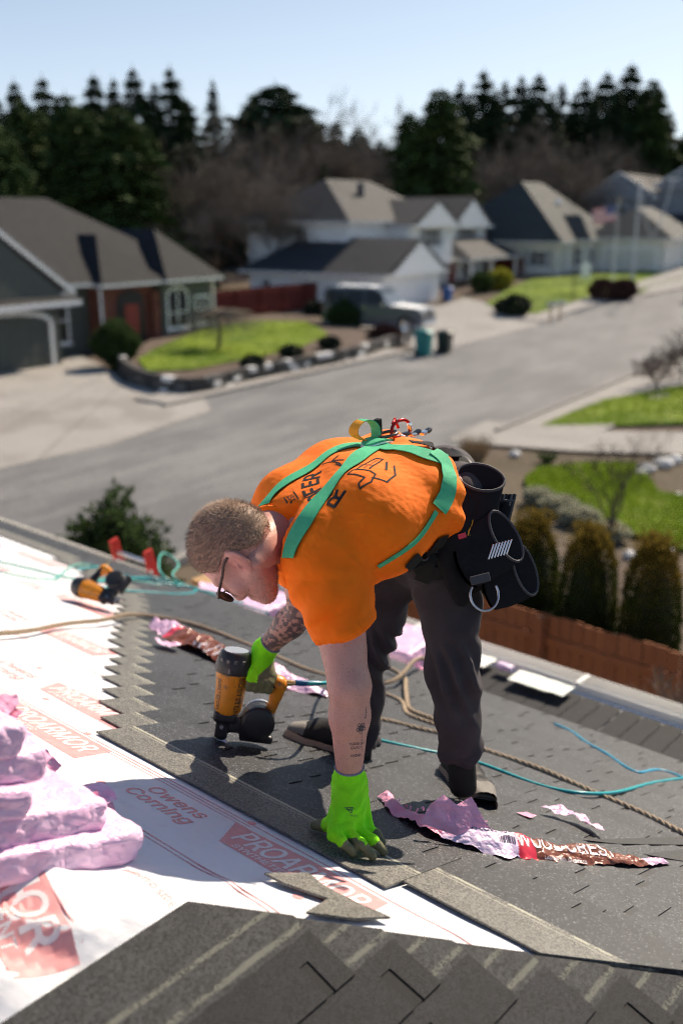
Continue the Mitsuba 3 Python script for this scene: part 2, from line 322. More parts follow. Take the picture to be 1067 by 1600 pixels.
mat('m_belt', (.010, .010, .012), .8, .18, bump=(proc(knit), .0004)); mat('m_belt_trim', (.045, .045, .052), .55, .4)
def strap_color(p, n, uv): return mix((.050, .40, .18), (.09, .50, .26), mfbm(p.x * 120, p.y * 120, p.z * 120))
mat('m_strap_green', proc(strap_color), .75, .3); mat('m_strap_dark', (.02, .022, .02), .8, .2); mat('m_strap_amber', (.75, .32, .03), .8, .2)
mat('m_carabiner', (.55, .035, .03), .2, metal=1.0); mat('m_shoe', (.014, .013, .013), .6, .3); mat('m_shoe_sole', (.36, .265, .19), .7, .2); mat('m_shoe_panel', (.18, .165, .15), .7, .3)
def glove_color(p, n, uv): return mix((.17, .80, .010), (.36, .86, .018), mfbm(p.x * 18, p.y * 18, p.z * 18)) * (.88 + .24 * mnoise(p.x * 700, p.y * 700, p.z * 700))
mat('m_glove', proc(glove_color), .85, .2, sheen=.4, bump=(proc(knit), .0006))
def dip_color(p, n, uv): return mix((.085, .095, .045), (.19, .18, .09), mfbm(p.x * 70, p.y * 70, p.z * 70))
mat('m_glove_dip', proc(dip_color), .6, .35); mat('m_glove_cuff', (.20, .21, .27), .9, .1); mat('m_lens', (.045, .012, .006), .06, .6); mat('m_tortoise', (.030, .012, .008), .25, .5)
# things on the roof
def gun_color(p, n, uv):
    w = mfbm(p.x * 55, p.y * 55, p.z * 55, 4)
    return mix(mix((.72, .27, .012), (.52, .17, .010), mfbm(p.x * 20, p.y * 20, p.z * 20)), (.16, .085, .04), smoothstep(.60, .72, w) * .7)
mat('m_gun_yellow', proc(gun_color), .4, .45); mat('m_gun_black', (.018, .018, .020), .38, .45); mat('m_brass', (.80, .62, .30), .3, metal=1.0)
def rope_color(p, n, uv): return mix((.26, .195, .135), (.42, .335, .245), mfbm(p.x * 150, p.y * 150, p.z * 150))
mat('m_rope', proc(rope_color), .9, .15); mat('m_hose_teal', (.02, .33, .36), .3, .5); mat('m_hose_blue', (.03, .33, .50), .3, .5); mat('m_hose_pale', (.10, .42, .36), .25, .5); mat('m_hose_cap', (.01, .09, .22), .35, .4)
def film_color(p, n, uv): return mix((.64, .36, .56), (.84, .60, .76), mfbm(p.x * 22, p.y * 22, p.z * 22, 3))
def creases(p, n, uv):
    a = dr.abs(mfbm(p.x * 38, p.y * 38, p.z * 38, 2) - .5); b = dr.abs(mfbm(p.x * 105, p.y * 105, p.z * 105, 2) - .5)
    return dr.sqrt(a + .0004) * 1.0 + dr.sqrt(b + .0006) * .42
FILM_BUMP = (proc(creases, 1.5e-3), .006)
mat('m_film', proc(film_color), .26, .5, bump=FILM_BUMP); mat('m_film_pink', (.78, .36, .50), .26, .5, bump=FILM_BUMP); mat('m_film_label', (.72, .56, .74), .26, .5, bump=FILM_BUMP)
mat('m_film_brown', (.20, .060, .032), .24, .5, bump=FILM_BUMP); mat('m_film_red', (.62, .03, .06), .35, .4); mat('m_film_white', (.80, .74, .78), .35, .4); mat('m_film_blue', (.10, .12, .30), .4, .4)
mat('m_film_ink', (.05, .04, .09), .5, .3); mat('m_paper', (.78, .80, .74), .7, .3); mat('m_wood', (.42, .27, .14), .8, .2); mat('m_ladder_red', (.60, .035, .02), .5, .4); mat('m_alu', (.75, .76, .78), .35, metal=1.0)


# ---------------------------------------------------------------- the roof under our feet
K, Q = .35, math.sqrt(1 + .35 ** 2)
n1 = unit([.653, .757]); e1 = A([-n1[1], n1[0]]); n2 = A([n1[1], -n1[0]])
N1, N2 = unit([*(K * n1), 1]), unit([*(K * n2), 1])
T1, T2 = unit([*n1, -K]), unit([*n2, -K])
# local frames: x runs against the course (right-handed), y down the slope, z off the roof
M1 = frame([0, 0, CZ - .905], [*-e1, 0], T1, N1)
M2 = frame([0, 0, CZ - 1.706], [*-n1, 0], T2, N2)
def RP(s, tau, h=0.0): return M1[:3, 3] + M1[:3, 0] * -s + T1 * tau + N1 * h
def RB(s, tau, h=0.0): return M2[:3, 3] + M2[:3, 0] * -s + T2 * tau + N2 * h
def roof_z(x, y, soft=.03):
    a = CZ - .905 - K * (n1[0] * x + n1[1] * y); b = CZ - 1.706 - K * (n2[0] * x + n2[1] * y)
    return smin(a, b, soft) if soft else np.minimum(a, b)
EAVE = 3.877
house = thing('house', 'house whose grey shingle roof is being laid, in the foreground', 'house')
# clip areas in local (x = -s, tau): main slope is t + s > 2.289, hip slope is s2 < t2 + 2.289
HIP = 2.289
clip1 = Polygon([(HIP and -(HIP - EAVE / Q), EAVE), (-(HIP + 1.2 / Q), -1.2), (-12, -1.2), (-12, EAVE)])
clip2 = Polygon([(-(-1.75 + HIP), -1.75 * Q), (-(1.4 + HIP), 1.4 * Q), (3, 1.4 * Q), (3, -1.75 * Q)])
def slab(M, poly, z0, z1):
    m = extrude(poly, z1 - z0); m.apply_translation([0, 0, z0]); return put(m, M)
add('roof_deck', slab(M1, clip1, -.04, -.006), 'm_wood', house)
add('roof_deck', slab(M2, clip2, -.04, -.006), 'm_wood', house)

def shingle(M, x0, x1, top, clip, tone, mname, lift=0.0, notch=(.06, .015), gaps=(.15, .30), skip=0.0):
    H, S = .311, .0148
    p = sbox(x0 + .0015, top, x1 - .0015, top + H); floor = []
    x = x0 + rng.uniform(.05, .3)
    while x < x1 - .04:
        if rng.random() > skip:
            d, w = notch[0] * rng.uniform(.75, 1.25), notch[1] * rng.uniform(.7, 1.4); off = 0; sl = rng.uniform(-.2, .2) * w
            q = Polygon([(x, top + H + .001), (x + sl, top + H - d), (x + w + sl, top + H - d), (x + w, top + H + .001)])
            p = p.difference(q); floor.append(q.buffer(.002).intersection(sbox(x0, top, x1, top + H - .001)))
            if off: p = p.difference(sbox(x + w, top + H - .006, x + w + off, top + H + .01))
        x += rng.uniform(*gaps)
    out = []
    for poly, th, vv in [(p, .0045, None)] + [(q, .0012, 1.0) for q in floor]:
        poly = poly.intersection(clip)
        if poly.is_empty or poly.area < 1e-6: continue
        m = extrude(poly, th)
        if m is None: continue
        v = np.array(m.vertices); y = v[:, 1] - top
        u = np.stack([np.full(len(v), tone), y if vv is None else np.full(len(v), 1.0)], 1)
        v[:, 2] += .008 + lift + y / H * S
        out.append((trimesh.Trimesh(v, m.faces, process=False), u))
    if not out: return None
    uv = np.vstack([u for _, u in out]); m = cat(*[a for a, _ in out]); m = put(m, M)
    return add('shingle', m, mname, house, uv=uv)

for k in range(24):
    top = 1.537 + .102 * k; t_top = top / Q
    if top + .311 > EAVE + .06: break
    s_hi = 2.167 + .1265 * k + rng.uniform(-.018, .018) if k < 16 else 4.25 + (k - 16) * .42 if k < 19 else 9.5
    s_lo = HIP - (top + .311) / Q
    s = s_hi; first = True
    while s > max(s_lo, -1.6):
        L = 1.0 if not first or k == 0 else rng.uniform(.55, 1.0)
        if k == 0 and first: L = 1.045
        a = s - L; shift = .062 if (k == 0 and not first) else 0
        shingle(M1, -s, -a, top + shift, clip1, rng.random(), 'm_shingle', lift=.004 * (k == 0 and not first))
        s = a; first = False
for k in range(15):
    top = -1.345 + .115 * k
    s_end = top / Q + HIP + .150 + rng.uniform(-.01, .01); s = s_end
    while s > -1.2:
        L = 1.0 if s < s_end else rng.uniform(.35, .9)
        shingle(M2, -s, -(s - L), top, clip2, rng.random(), 'm_shingle_b', notch=(.07, .022), gaps=(.18, .42))
        s -= L
add('sealant_blob', put(trimesh.creation.icosphere(2, .006), frame((-0.157, 1.552, 4.998), [1, 0, 0], [0, 1, 0], [0, 0, 1])), 'm_hose_pale', house, True)

# the white sheet under the shingles, laid over both slopes and wrinkled where it hangs over the hip
def sheet():
    xs, ys = np.arange(-7.2, 3.0, .03), np.arange(-1.2, 7.2, .03)
    X, Y = np.meshgrid(xs, ys, indexing='ij'); t1 = n1[0] * X + n1[1] * Y; t2 = n2[0] * X + n2[1] * Y
    P = np.stack([X, Y, X * 0], -1)
    drape = np.clip((-1.335 - t2 * Q) / .05, 0, 1) * np.clip((1.75 - Y) / .25, 0, 1) * np.clip((Y - .2) / .4, 0, 1)
    u = X * .55 + Y * .83; v = X * .83 - Y * .55
    w = np.abs(fbm(np.stack([v * 6 + 2 * np.sin(u * 4), u * 2.2, X * 0], -1), 3, 3) - .5) * 2
    wr = .075 * (1 - w) ** 3 + .03 * fbm(P * 5, 2, 5)
    u2 = X * .22 + Y * .975; fold = np.sin(u2 * 2 * np.pi / .21 + 7 * fbm(P * 2.2, 2, 12)); wr = wr * .5 + .050 * (fold + .3) * np.clip(2.2 * fbm(P * 2.6, 2, 15) - .35, 0, 1)
    rip = .0022 * fbm(P * 6, 3, 9) + .006 * np.clip(fbm(np.stack([t2 * 3, t1 * 12, X * 0], -1), 2, 4) - .55, 0, 1) * np.clip((1.45 - t1) / .3, 0, 1)
    Z = roof_z(X, Y, .05) + .0025 + rip + drape * wr + .012 * np.exp(-((Y - 1.623 - .074 * X) / .07) ** 2)
    ok = (t1 < EAVE / Q - .03) & (t2 < 1.25) & (t1 > -2.6)
    # its torn lower corner on the left
    I = np.arange(X.size).reshape(X.shape); q = np.stack([I[:-1, :-1], I[1:, :-1], I[1:, 1:], I[:-1, 1:]], -1)
    keep = ok[:-1, :-1] & ok[1:, :-1] & ok[1:, 1:] & ok[:-1, 1:]; q = q[keep]
    return tidy(trimesh.Trimesh(np.stack([X, Y, Z], -1).reshape(-1, 3), np.vstack([q[:, [0, 1, 2]], q[:, [0, 2, 3]]]), process=False))
under = sheet()
ul = add('roof_underlay', under, 'm_underlay', smooth=True, label='white printed roofing underlay sheet, wrinkled at the hip and left of the shingles', category='underlay')
Xr, Yr = A([*-e1, 0]), T1
def printed(s, tau, m, mt='m_print_red', part='print', off=.0008, edge=.04):
    r = stamp(under, m, RP(s, tau), Xr, Yr, off, edge)
    if len(r.faces): add(part, r, mt, ul)
def squeezed(t, h, w):
    m = flat_text(t, h); m.vertices[:, 0] *= w / m.extents[0]; return m
band = Polygon([(-.235, .055), (-.17, -.062), (.235, -.068), (.215, .072), (.0, .072)])
for tau, s0, lo, hi in ((1.42, 1.30, .2, 4.2), (1.69, 2.42, 1.5, 5.1), (2.18, 3.20, 2.2, 6), (2.72, 2.9, 2.6, 7), (3.25, 4.1, 3.4, 8), (.78, 1.62, 1.3, 3.2)):
    for k in range(-3, 6):
        s = s0 - .95 * k + .0
        if not lo < s < hi or s + tau / Q < HIP + .05: continue
        printed(s, tau, flat_poly(band), part='printed_band')
        printed(s - .012, tau + .012, squeezed('PROARMOR', .072, .37), 'm_print_pale', 'lettering', .0016, .03)
        printed(s + .06, tau - .045, flat_text('SYNTHETIC', .020), 'm_print_pale', 'lettering', .0016, .03)
        printed(s + .385, tau + .004, flat_text('Owens', .045), part='lettering', edge=.03)
        printed(s + .385, tau - .056, flat_text('Corning', .045), part='lettering', edge=.03)
    xs = np.linspace(-hi, -lo, 60)
    for dy, wd in ((.085, .004), (-.20, .0035), (-.215, .0025)):
        ln = line2d([(x, .004 * math.sin(3 * x)) for x in xs], wd); r = stamp(under, flat_poly(ln), RP(0, tau + dy), Xr, Yr, .0008, .06)
        if len(r.faces): add('printed_line', r, 'm_print_red', ul)
    for s in np.arange(lo, hi, .33):
        if s + tau / Q > HIP + .05: printed(s, tau + .095 - .20 * (int(s * 3) % 2), flat_poly(shapely.Point(0, 0).buffer(.012, 8)), part='printed_dot')
printed(1.33, 1.05, flat_text('PRINTED SIDE UP', .016), part='lettering')
# big band on the part of the sheet that hangs over the hip
XB, YB = unit([*(-n1 * .25 + n2 * .97), -.33]), None
YB = unit(np.cross(N2, XB))
OB = A((-0.626, 1.55, 4.99))
def hung(m, x, y, mt='m_print_red', part='print', off=.0012):
    r = stamp(under, m, OB + x * XB + y * YB, XB, YB, off, .02)
    if len(r.faces): add(part, r, mt, ul)
hung(flat_poly(sbox(-.40, -.055, .165, .065)), 0, 0, part='printed_band')
hung(flat_text('ROOF UNDERLAYMENT', .026), -.10, -.036, 'm_print_pale', 'lettering', .0022)
hung(flat_text('PROARMOR', .062), -.12, .018, 'm_print_pale', 'lettering', .0022)
hung(flat_poly(shapely.Point(0, 0).buffer(.012, 8)), -.13, .16, part='printed_dot')

# walls, gutter and the lower porch roof beyond the eave
def S(s, t, z): return A([*(e1 * s + n1 * t), z])
def wallbox(s0, s1, t0, t1, z0, z1):
    m = box((s0 + s1) / 2, (t0 + t1) / 2, (z0 + z1) / 2, s1 - s0, t1 - t0, z1 - z0)
    return put(trimesh.Trimesh(m.vertices, m.faces[:, ::-1]), frame([0, 0, 0], [*e1, 0], [*n1, 0], [0, 0, 1]))
ze = CZ - .905 - K * EAVE / Q
add('wall', wallbox(-1.2, 9.4, 3.15, 3.27, 0, ze), 'm_siding_tan', house)
add('fascia', wallbox(-1.4, 9.5, 3.63, 3.66, ze - .20, ze - .035), 'm_trim_white', house)
PZ, PT = 3.76, 4.70                                     # the porch roof's height and its outer edge
Mp = frame([0, 0, PZ], [*-e1, 0], [*n1, 0], [0, 0, 1])
p0, p1 = -2.6, 4.75
add('porch_roof', wallbox(p0, p1, 3.28, PT, PZ - .22, PZ - .03), 'm_trim_white', house)
for r in range(9):
    y0 = 3.30 + .148 * r
    if y0 + .15 > PT: break
    x = -p1
    while x < -p0 - .3:
        L = .915; tone = rng.random(); cuts = [sbox(x + q * .114 + .108, y0 + .015, x + q * .114 + .114, y0 + .2) for q in range(8)]
        p = sbox(x, y0, x + L - .004, y0 + .166)
        for c in cuts: p = p.difference(c)
        m = extrude(p, .005); v = np.array(m.vertices); v[:, 2] += -.028 + (v[:, 1] - y0) * .04
        uv = np.stack([np.full(len(v), tone), np.where(rng.random() < 2, .25, 0) + 0 * v[:, 0]], 1)
        add('porch_shingle', put(trimesh.Trimesh(v, m.faces, process=False), Mp), 'm_shingle_b', house, uv=uv); x += L
g = [(-.075, 0), (-.075, -.09), (.045, -.09), (.065, -.05), (.065, 0), (.06, 0), (.06, -.048), (.04, -.084), (-.07, -.084), (-.07, 0)]
def gutter(s0, s1, t, z):
    m = extrude(Polygon(g), s1 - s0); m = put(m, frame(S(s0, t, z), [*n1, 0], [0, 0, 1], [*e1, 0])); m.fix_normals(); return m
gk = add('gutter', gutter(p0, p1, PT + .085, PZ + .015), 'm_gutter', house)
for s in np.arange(p0 + .4, p1, .9): add('gutter_strap', wallbox(s, s + .03, PT + .01, PT + .148, PZ + .016, PZ + .020), 'm_gutter', gk)
for s in (1.55, 3.4): add('gutter_joint', wallbox(s, s + .09, PT + .006, PT + .155, PZ - .08, PZ + .024), 'm_gutter', gk)
add('gutter', gutter(4.9, 9.4, 3.74, ze - .03), 'm_gutter', house)
for s in (-2.4, .6, 2.2, 4.6): add('porch_post', wallbox(s, s + .12, PT - .25, PT - .13, 0, PZ - .22), 'm_trim_white', house)
# loose white and pale green sheets along the porch gutter
for s, t, L, W, rz, lb in (((11.77, -4.92)[0] * 0 + 2.46, 4.56, .34, .15, .05, 'crumpled pale sheet lying by the porch gutter, nearer the camera'), (3.02, 4.60, .42, .14, -.03, 'pale sheet by the porch gutter, behind the standing leg')):
    m = trimesh.creation.box((L, W, .004)).subdivide().subdivide().subdivide().subdivide(); m = put(m, frame([0, 0, 0], [math.cos(rz), math.sin(rz), 0], [-math.sin(rz), math.cos(rz), 0], [0, 0, 1]))
    v = np.array(m.vertices); v[:, 2] += .03 * fbm(v * 9 + s, 3, 2); m = trimesh.Trimesh(v, m.faces, process=False)
    add('paper_sheet', put(m, frame(S(s, t, PZ + .012), [*-e1, 0], [*n1, 0], [0, 0, 1])), 'm_paper', label=lb, category='paper sheet')
m = rbox(.10, .05, .04, .012); add('work_glove', displace(put(m.subdivide(), frame(S(2.72, 4.60, PZ + .03), [*-e1, 0], [*n1, 0], [0, 0, 1])), lambda v, n: .01 * (fbm(v * 40, 2) - .5)), 'm_film_label', label='small crumpled scrap between the pale sheets by the gutter', category='scrap')

# ---------------------------------------------------------------- loose things on the roof
def offcut(pts, lb):
    v = [A(p) for p in pts]; P = Polygon([(-p[0], p[1]) for p in v]); m = extrude(P, .005); m = m.subdivide_to_size(.04)
    w = np.array(m.vertices); u = np.stack([w[:, 0] * 0 + .5, w[:, 0] * 0 + .05], 1); w[:, 2] += .012 + .010 * fbm(w * 9, 2, 3)
    add('shingle_offcut', put(trimesh.Trimesh(w, m.faces, process=False), M1), 'm_shingle', uv=u, label=lb, category='shingle offcut')
offcut([(1.278, 1.302), (1.237, 1.397), (1.188, 1.386), (1.114, 1.394), (1.128, 1.357), (1.23, 1.311)], 'triangular grey shingle offcut on the white underlay, the farther of two')
offcut([(1.147, 1.38), (1.09, 1.394), (1.019, 1.402), (1.059, 1.324), (1.119, 1.256)], 'triangular grey shingle offcut on the white underlay, nearer the dark shingles')

def crumpled_strip(path, w, crest, seed, up=N1, nseg=150, m=26, sharp=.016):
    """Torn film bunched into a ridge along the path: an open sheet, front edge to crest to back edge, sharply creased."""
    p = spline(path, nseg); u = np.linspace(0, 1, nseg); t, a, b = frames_along(p, up)
    W = np.interp(u, np.linspace(0, 1, len(w)), w)[:, None]; C = np.interp(u, np.linspace(0, 1, len(crest)), crest)[:, None]
    q = np.linspace(-1, 1, m)[None, :]; L = np.r_[0, np.cumsum(np.linalg.norm(np.diff(p, axis=0), axis=1))][:, None]
    g = np.stack([L + 0 * q, q * W, 0 * L + 0 * q + seed], -1)
    edge = 1 + .45 * (fbm(np.stack([L * 30 + 0 * q, np.sign(q) * 3 + 0 * L, 0 * L + 0 * q + seed], -1), 3, seed) - .5) * np.abs(q) ** 2
    r1 = np.abs(fbm(g * [16, 22, 1], 2, seed + 1) - .5) * 2; r2 = np.abs(fbm(g * [34, 60, 1] + 3, 2, seed + 2) - .5) * 2; cn = 1 + .9 * (fbm(np.stack([L * 14 + 0 * q, 0 * L + 0 * q, 0 * L + 0 * q + seed + 9], -1), 3, seed + 4) - .5)
    z = C * cn * (1 - np.abs(q + .25 * np.sin(L * 9 + seed)) ** 1.5).clip(-.05, 1) + sharp * (.5 - r1) + sharp * .6 * (.4 - r2) + .004
    z = np.maximum(z, .001 + .002 * r2); y = q * W * edge + .35 * sharp * (r2 - .4)
    v = (p[:, None] + b[:, None] * y[..., None] + a[:, None] * z[..., None]).reshape(-1, 3)
    I_ = np.arange(nseg * m).reshape(nseg, m); f = np.stack([I_[:-1, :-1], I_[1:, :-1], I_[1:, 1:], I_[:-1, 1:]], -1).reshape(-1, 4)
    return trimesh.Trimesh(v, np.vstack([f[:, [0, 1, 2]], f[:, [0, 2, 3]]]), process=False), np.repeat(u, m)
def film(root, mesh, along, cuts, parts):
    """Cuts the crumpled film across into printed sections, each a part."""
    fa = along[mesh.faces].mean(1); res = []
    for (a, b), (nm, mt) in zip(zip(cuts, cuts[1:]), parts):
        m = tidy(trimesh.Trimesh(mesh.vertices, mesh.faces[(fa >= a) & (fa < b)], process=False))
        add(nm, m, mt, root, 40); res.append(m)
    return res
wr = thing('plastic_wrapper', 'torn pink and brown shingle wrapper lying in front of the near shoe', 'plastic wrapper')
path = [(0.117, 2.397, 4.752), (0.144, 2.31, 4.769), (0.202, 2.238, 4.775), (0.272, 2.195, 4.77), (0.368, 2.176, 4.753), (0.487, 2.195, 4.721), (0.612, 2.228, 4.684), (0.77, 2.272, 4.636), (0.884, 2.323, 4.596)]
m, al = crumpled_strip(path, [.020, .026, .036, .060, .062, .050, .047, .042, .03, .018], [.028, .028, .026, .050, .036, .026, .028, .026, .018, .006], 3, nseg=190)
pp = film(wr, m, al, [0, .30, .50, .555, .90, 1.01], [('pink_end', 'm_film_pink'), ('label_section', 'm_film_label'), ('red_patch', 'm_film_red'), ('brown_section', 'm_film_brown'), ('torn_end', 'm_film')])
Xw = unit(A(path[6]) - A(path[4])); Yw = unit(A([-.25, .55, .85]))
Yw = unit(Yw - Xw * (Xw @ Yw))
def wrap_text(s, hgt, c, y, mt, reach=.12):
    r = stamp(m, flat_text(s, hgt), A(c) + Yw * y, Xw, Yw, .0015, .012, reach)
    if len(r.faces): add('lettering', r, mt, wr)
wrap_text('WOODCREST', .034, (0.584, 2.203, 4.726), .020, 'm_film_white'); wrap_text('LAMINATED SHINGLES', .008, (0.579, 2.184, 4.732), -.012, 'm_film_white')
wrap_text('OWENS CORNING', .012, (0.359, 2.148, 4.803), .03, 'm_film_ink')
for q in range(9): 
    r = stamp(m, flat_poly(sbox(0, 0, .0016 + .001 * (q % 3), .02)), A((0.402, 2.154, 4.792)) + Xw * (.005 * q) , Xw, Yw, .0015, .01, .12)
    if len(r.faces): add('barcode_bar', r, 'm_film_ink', wr)
fl = [(0, 0), (.02, .05), (.05, .075), (.09, .055), (.13, .08), (.17, .03), (.2, 0), (.1, -.02)]
flap = flat_poly(Polygon(fl)).subdivide_to_size(.012); v = np.array(flap.vertices); v[:, 2] += .022 * fbm(v * 28, 3, 7); flap = trimesh.Trimesh(v, flap.faces, process=False)
add('torn_flap', put(flap, frame((0.194, 2.155, 4.844), Xw, unit(Yw * .8 + N1 * .5), unit(np.cross(Xw, Yw)))), 'm_film_pink', wr, True)
for k in range(14):
    a = A(path[1]) * (1 - k / 14) + A(path[4]) * (k / 14) + N1 * .035; b = a + rng.normal(0, .018, 3) + N1 * .012
    add('shred', ribbon(spline([a, (a + b) / 2 + rng.normal(0, .006, 3), b], 8), np.tile(N1, (8, 1)), .005, .0006), 'm_film_pink', wr)

w2 = thing('plastic_wrapper', 'torn shingle wrapper lying behind the nail gun hand', 'plastic wrapper')
path2 = [(-0.86, 4.187, 4.501), (-0.773, 4.084, 4.508), (-0.64, 3.916, 4.522), (-0.486, 3.767, 4.527), (-0.315, 3.606, 4.53), (-0.171, 3.509, 4.523), (-0.053, 3.484, 4.503)]
m, al = crumpled_strip(path2, [.03, .07, .095, .095, .09, .07, .03], [.03, .045, .060, .060, .055, .045, .015], 13, nseg=150, sharp=.022)
film(w2, m, al, [0, .19, .235, .60, 1.01], [('pink_section', 'm_film'), ('red_patch', 'm_film_red'), ('brown_section', 'm_film_brown'), ('torn_end', 'm_film')])
X2 = unit(A(path2[3]) - A(path2[1])); Y2 = unit(A([-.2, .35, .9])); Y2 = unit(Y2 - X2 * (X2 @ Y2))
r = stamp(m, flat_text('WOODCREST', .05), A((-0.474, 3.645, 4.618)), X2, Y2, .002, .015, .2)
if len(r.faces): add('lettering', r, 'm_film_white', w2)

def scrap(poly, O, X, Y, mt, lb, amp=.03, seed=1, nm='wrapper_scrap'):
    m = flat_poly(Polygon(poly)).subdivide_to_size(.012); v = np.array(m.vertices); v[:, 2] += amp * fbm(v * 22, 3, seed); m = trimesh.Trimesh(v, m.faces, process=False)
    add(nm, put(m, frame(O, X, Y, np.cross(X, Y))), mt, smooth=True, label=lb, category='wrapper scrap')
scrap([(0, 0), (.04, .05), (.10, .075), (.16, .06), (.20, .01), (.15, .015), (.09, .03), (.05, .01)], (0.579, 2.545, 4.618), Xr, Yr, 'm_film', 'curved torn scrap of pink film on the shingles right of the near shoe', .05)
scrap([(0, 0), (.015, .03), (.05, .03), (.045, .0)], (0.502, 2.495, 4.649), Xr, Yr, 'm_film_pink', 'tiny reddish film scrap beside the near shoe', .012, 3)
scrap([(0, 0), (.02, .06), (.10, .075), (.13, .03), (.07, -.01)], (-0.785, 3.776, 4.603), Xr, Yr, 'm_film', 'small pale film scrap below the far wrapper', .05, 5)
# torn gap in the courses and the pale strip beside the wrapper
for q, (px, lb) in enumerate((([(1.049, 2.354), (0.911, 2.79), (0.881, 2.707), (0.985, 2.449)], 'a'), ([(0.912, 2.456), (0.865, 2.664), (0.824, 2.548)], 'b'))):
    P = Polygon([(-p[0], p[1]) for p in px]); mm = extrude(P, .002); mm.apply_translation([0, 0, .0262]); uv = np.tile([.5, 1.0], (len(mm.vertices), 1)); add('torn_gap', put(mm, M1), 'm_shingle', house, uv=uv)
for px in ([(1.553, 2.238), (1.354, 2.285), (1.29, 2.163), (1.429, 2.143)], [(1.3, 2.419), (0.966, 2.943), (0.828, 2.559), (0.923, 2.483), (1.068, 2.374), (1.218, 2.236)]):
    P = Polygon([(-p[0], p[1]) for p in px]); mm = extrude(P, .0025); mm.apply_translation([0, 0, .0185]); uv = np.tile([.6, .06], (len(mm.vertices), 1)); add('shingle_headlap', put(mm, M1), 'm_shingle', house, uv=uv)

# wrapped bundles of shingles
def bundle(O, X, Y, Z, L, W, H, lb, seed, group=None, flaps=True):
    root = thing('shingle_bundle', lb, 'shingle bundle', group)
    b = Field([-L / 2 - .03, -W / 2 - .03, -.02], [L / 2 + .03, W / 2 + .03, H + .03], .008)
    b.rbox([0, 0, H / 2], [L / 2, W / 2, H / 2], r=.014)
    m = b.mesh(2)
    def d(v, n):
        side = np.clip(1 - np.abs(n[:, 2]), 0, 1)
        layers = .0022 * np.sin(v[:, 2] / .0042) * side * 0
        w = v + .02 * np.stack([fbm(v * 12, 2, seed + 7), fbm(v * 12, 2, seed + 8), fbm(v * 12, 2, seed + 9)], 1)
        r1, r2 = np.abs(fbm(w * [6, 9, 16], 3, seed) - .5) * 2, np.abs(fbm(w * [17, 21, 40] + 5, 2, seed + 3) - .5) * 2
        r3 = np.abs(np.sin((v[:, 0] * 1.3 + v[:, 2] * 2.2) * 26 + 9 * fbm(v * 6, 2, seed + 4)))
        return .007 * (.5 - r1) + .009 * (.35 - r2) + .006 * (r3 - .5) * side + .010 * (fbm(v * 4, 2, seed + 1) - .5)
    m = displace(m, d); M = frame(O, X, Y, Z)
    add('film', put(m, M), 'm_film', root, 38)
    if flaps:
        for e in (1, -1):
            for k in range(8):
                y0 = rng.uniform(-W / 2, W / 2 - .08); p = [(0, 0), (.0, .10), (.02 + .03 * rng.random(), .09), (.05 * rng.random() + .01, .05), (.03, .01)]
                f = flat_poly(Polygon(p)).subdivide_to_size(.012); v = np.array(f.vertices); v[:, 2] += .025 * fbm(v * 30 + k, 3, seed + k)
                f = trimesh.Trimesh(v, f.faces, process=False); f = put(f, frame([e * (L / 2 - .004), y0, rng.uniform(.2, .95) * H], [e, 0, .3], [0, 1, 0], [-.3 * e, 0, 1]))
                add('torn_film', put(f, M), 'm_film_pink' if k % 3 else 'm_film', root, True)
    return root, put(m, M)
def turned(a, X=Xr, Y=Yr): return unit(math.cos(a) * X + math.sin(a) * Y), unit(-math.sin(a) * X + math.cos(a) * Y)
XS = unit(T1); YS = unit(np.cross(N1, XS))
stack = [(0, 0, 0, .0, .34, .066, 1), (-.088, .010, .060, .05, .34, .062, 2), (-.27, .03, .118, -.04, .34, .062, 3), (-.245, .02, .175, .05, .34, .062, 4), (-.31, .03, .232, .0, .34, .062, 5)]
names = ['lowest of five pink-wrapped shingle bundles stacked on the underlay', 'second from bottom of the five stacked pink bundles', 'middle one of the five stacked pink bundles', 'second from top of the five stacked pink bundles', 'topmost of the five stacked pink bundles']
for (dx, dy, dz, a, W, H, sd), lb in zip(stack, names):
    X, Y = turned(a, XS, YS); O = A((-0.416, 1.735, 5.03)) + XS * (dx - .49) + YS * (W / 2 + dy) + N1 * (dz + .008)
    bundle(O, X, Y, N1, .98, W, H, lb, 30 + 7 * sd)
# two wrapped bundles on the porch roof behind him
for (s, t, a, H, lb, seed) in ((3.22, 4.05, .1, .30, 'tall stack of purple-wrapped shingles on the porch roof, seen between the legs', 71), (4.35, 4.10, .0, .22, 'low purple-wrapped bundle on the porch roof behind the head', 88)):
    X, Y = turned(a, A([*-e1, 0]), A([*n1, 0])); bundle(S(s, t, PZ - .005), X, Y, A([0, 0, 1.0]), .62, .36, H, lb, seed)
m = rbox(.9, .30, .07, .015); add('tarp_bundle', displace(put(m.subdivide().subdivide(), frame(S(4.25, 4.36, PZ + .04), [*-e1, 0], [*n1, 0], [0, 0, 1])), lambda v, n: .03 * (fbm(v * 12, 3, 2) - .5)), 'm_film_blue', smooth=True, label='folded dark blue tarp on the porch roof behind the bent arm', category='tarp')


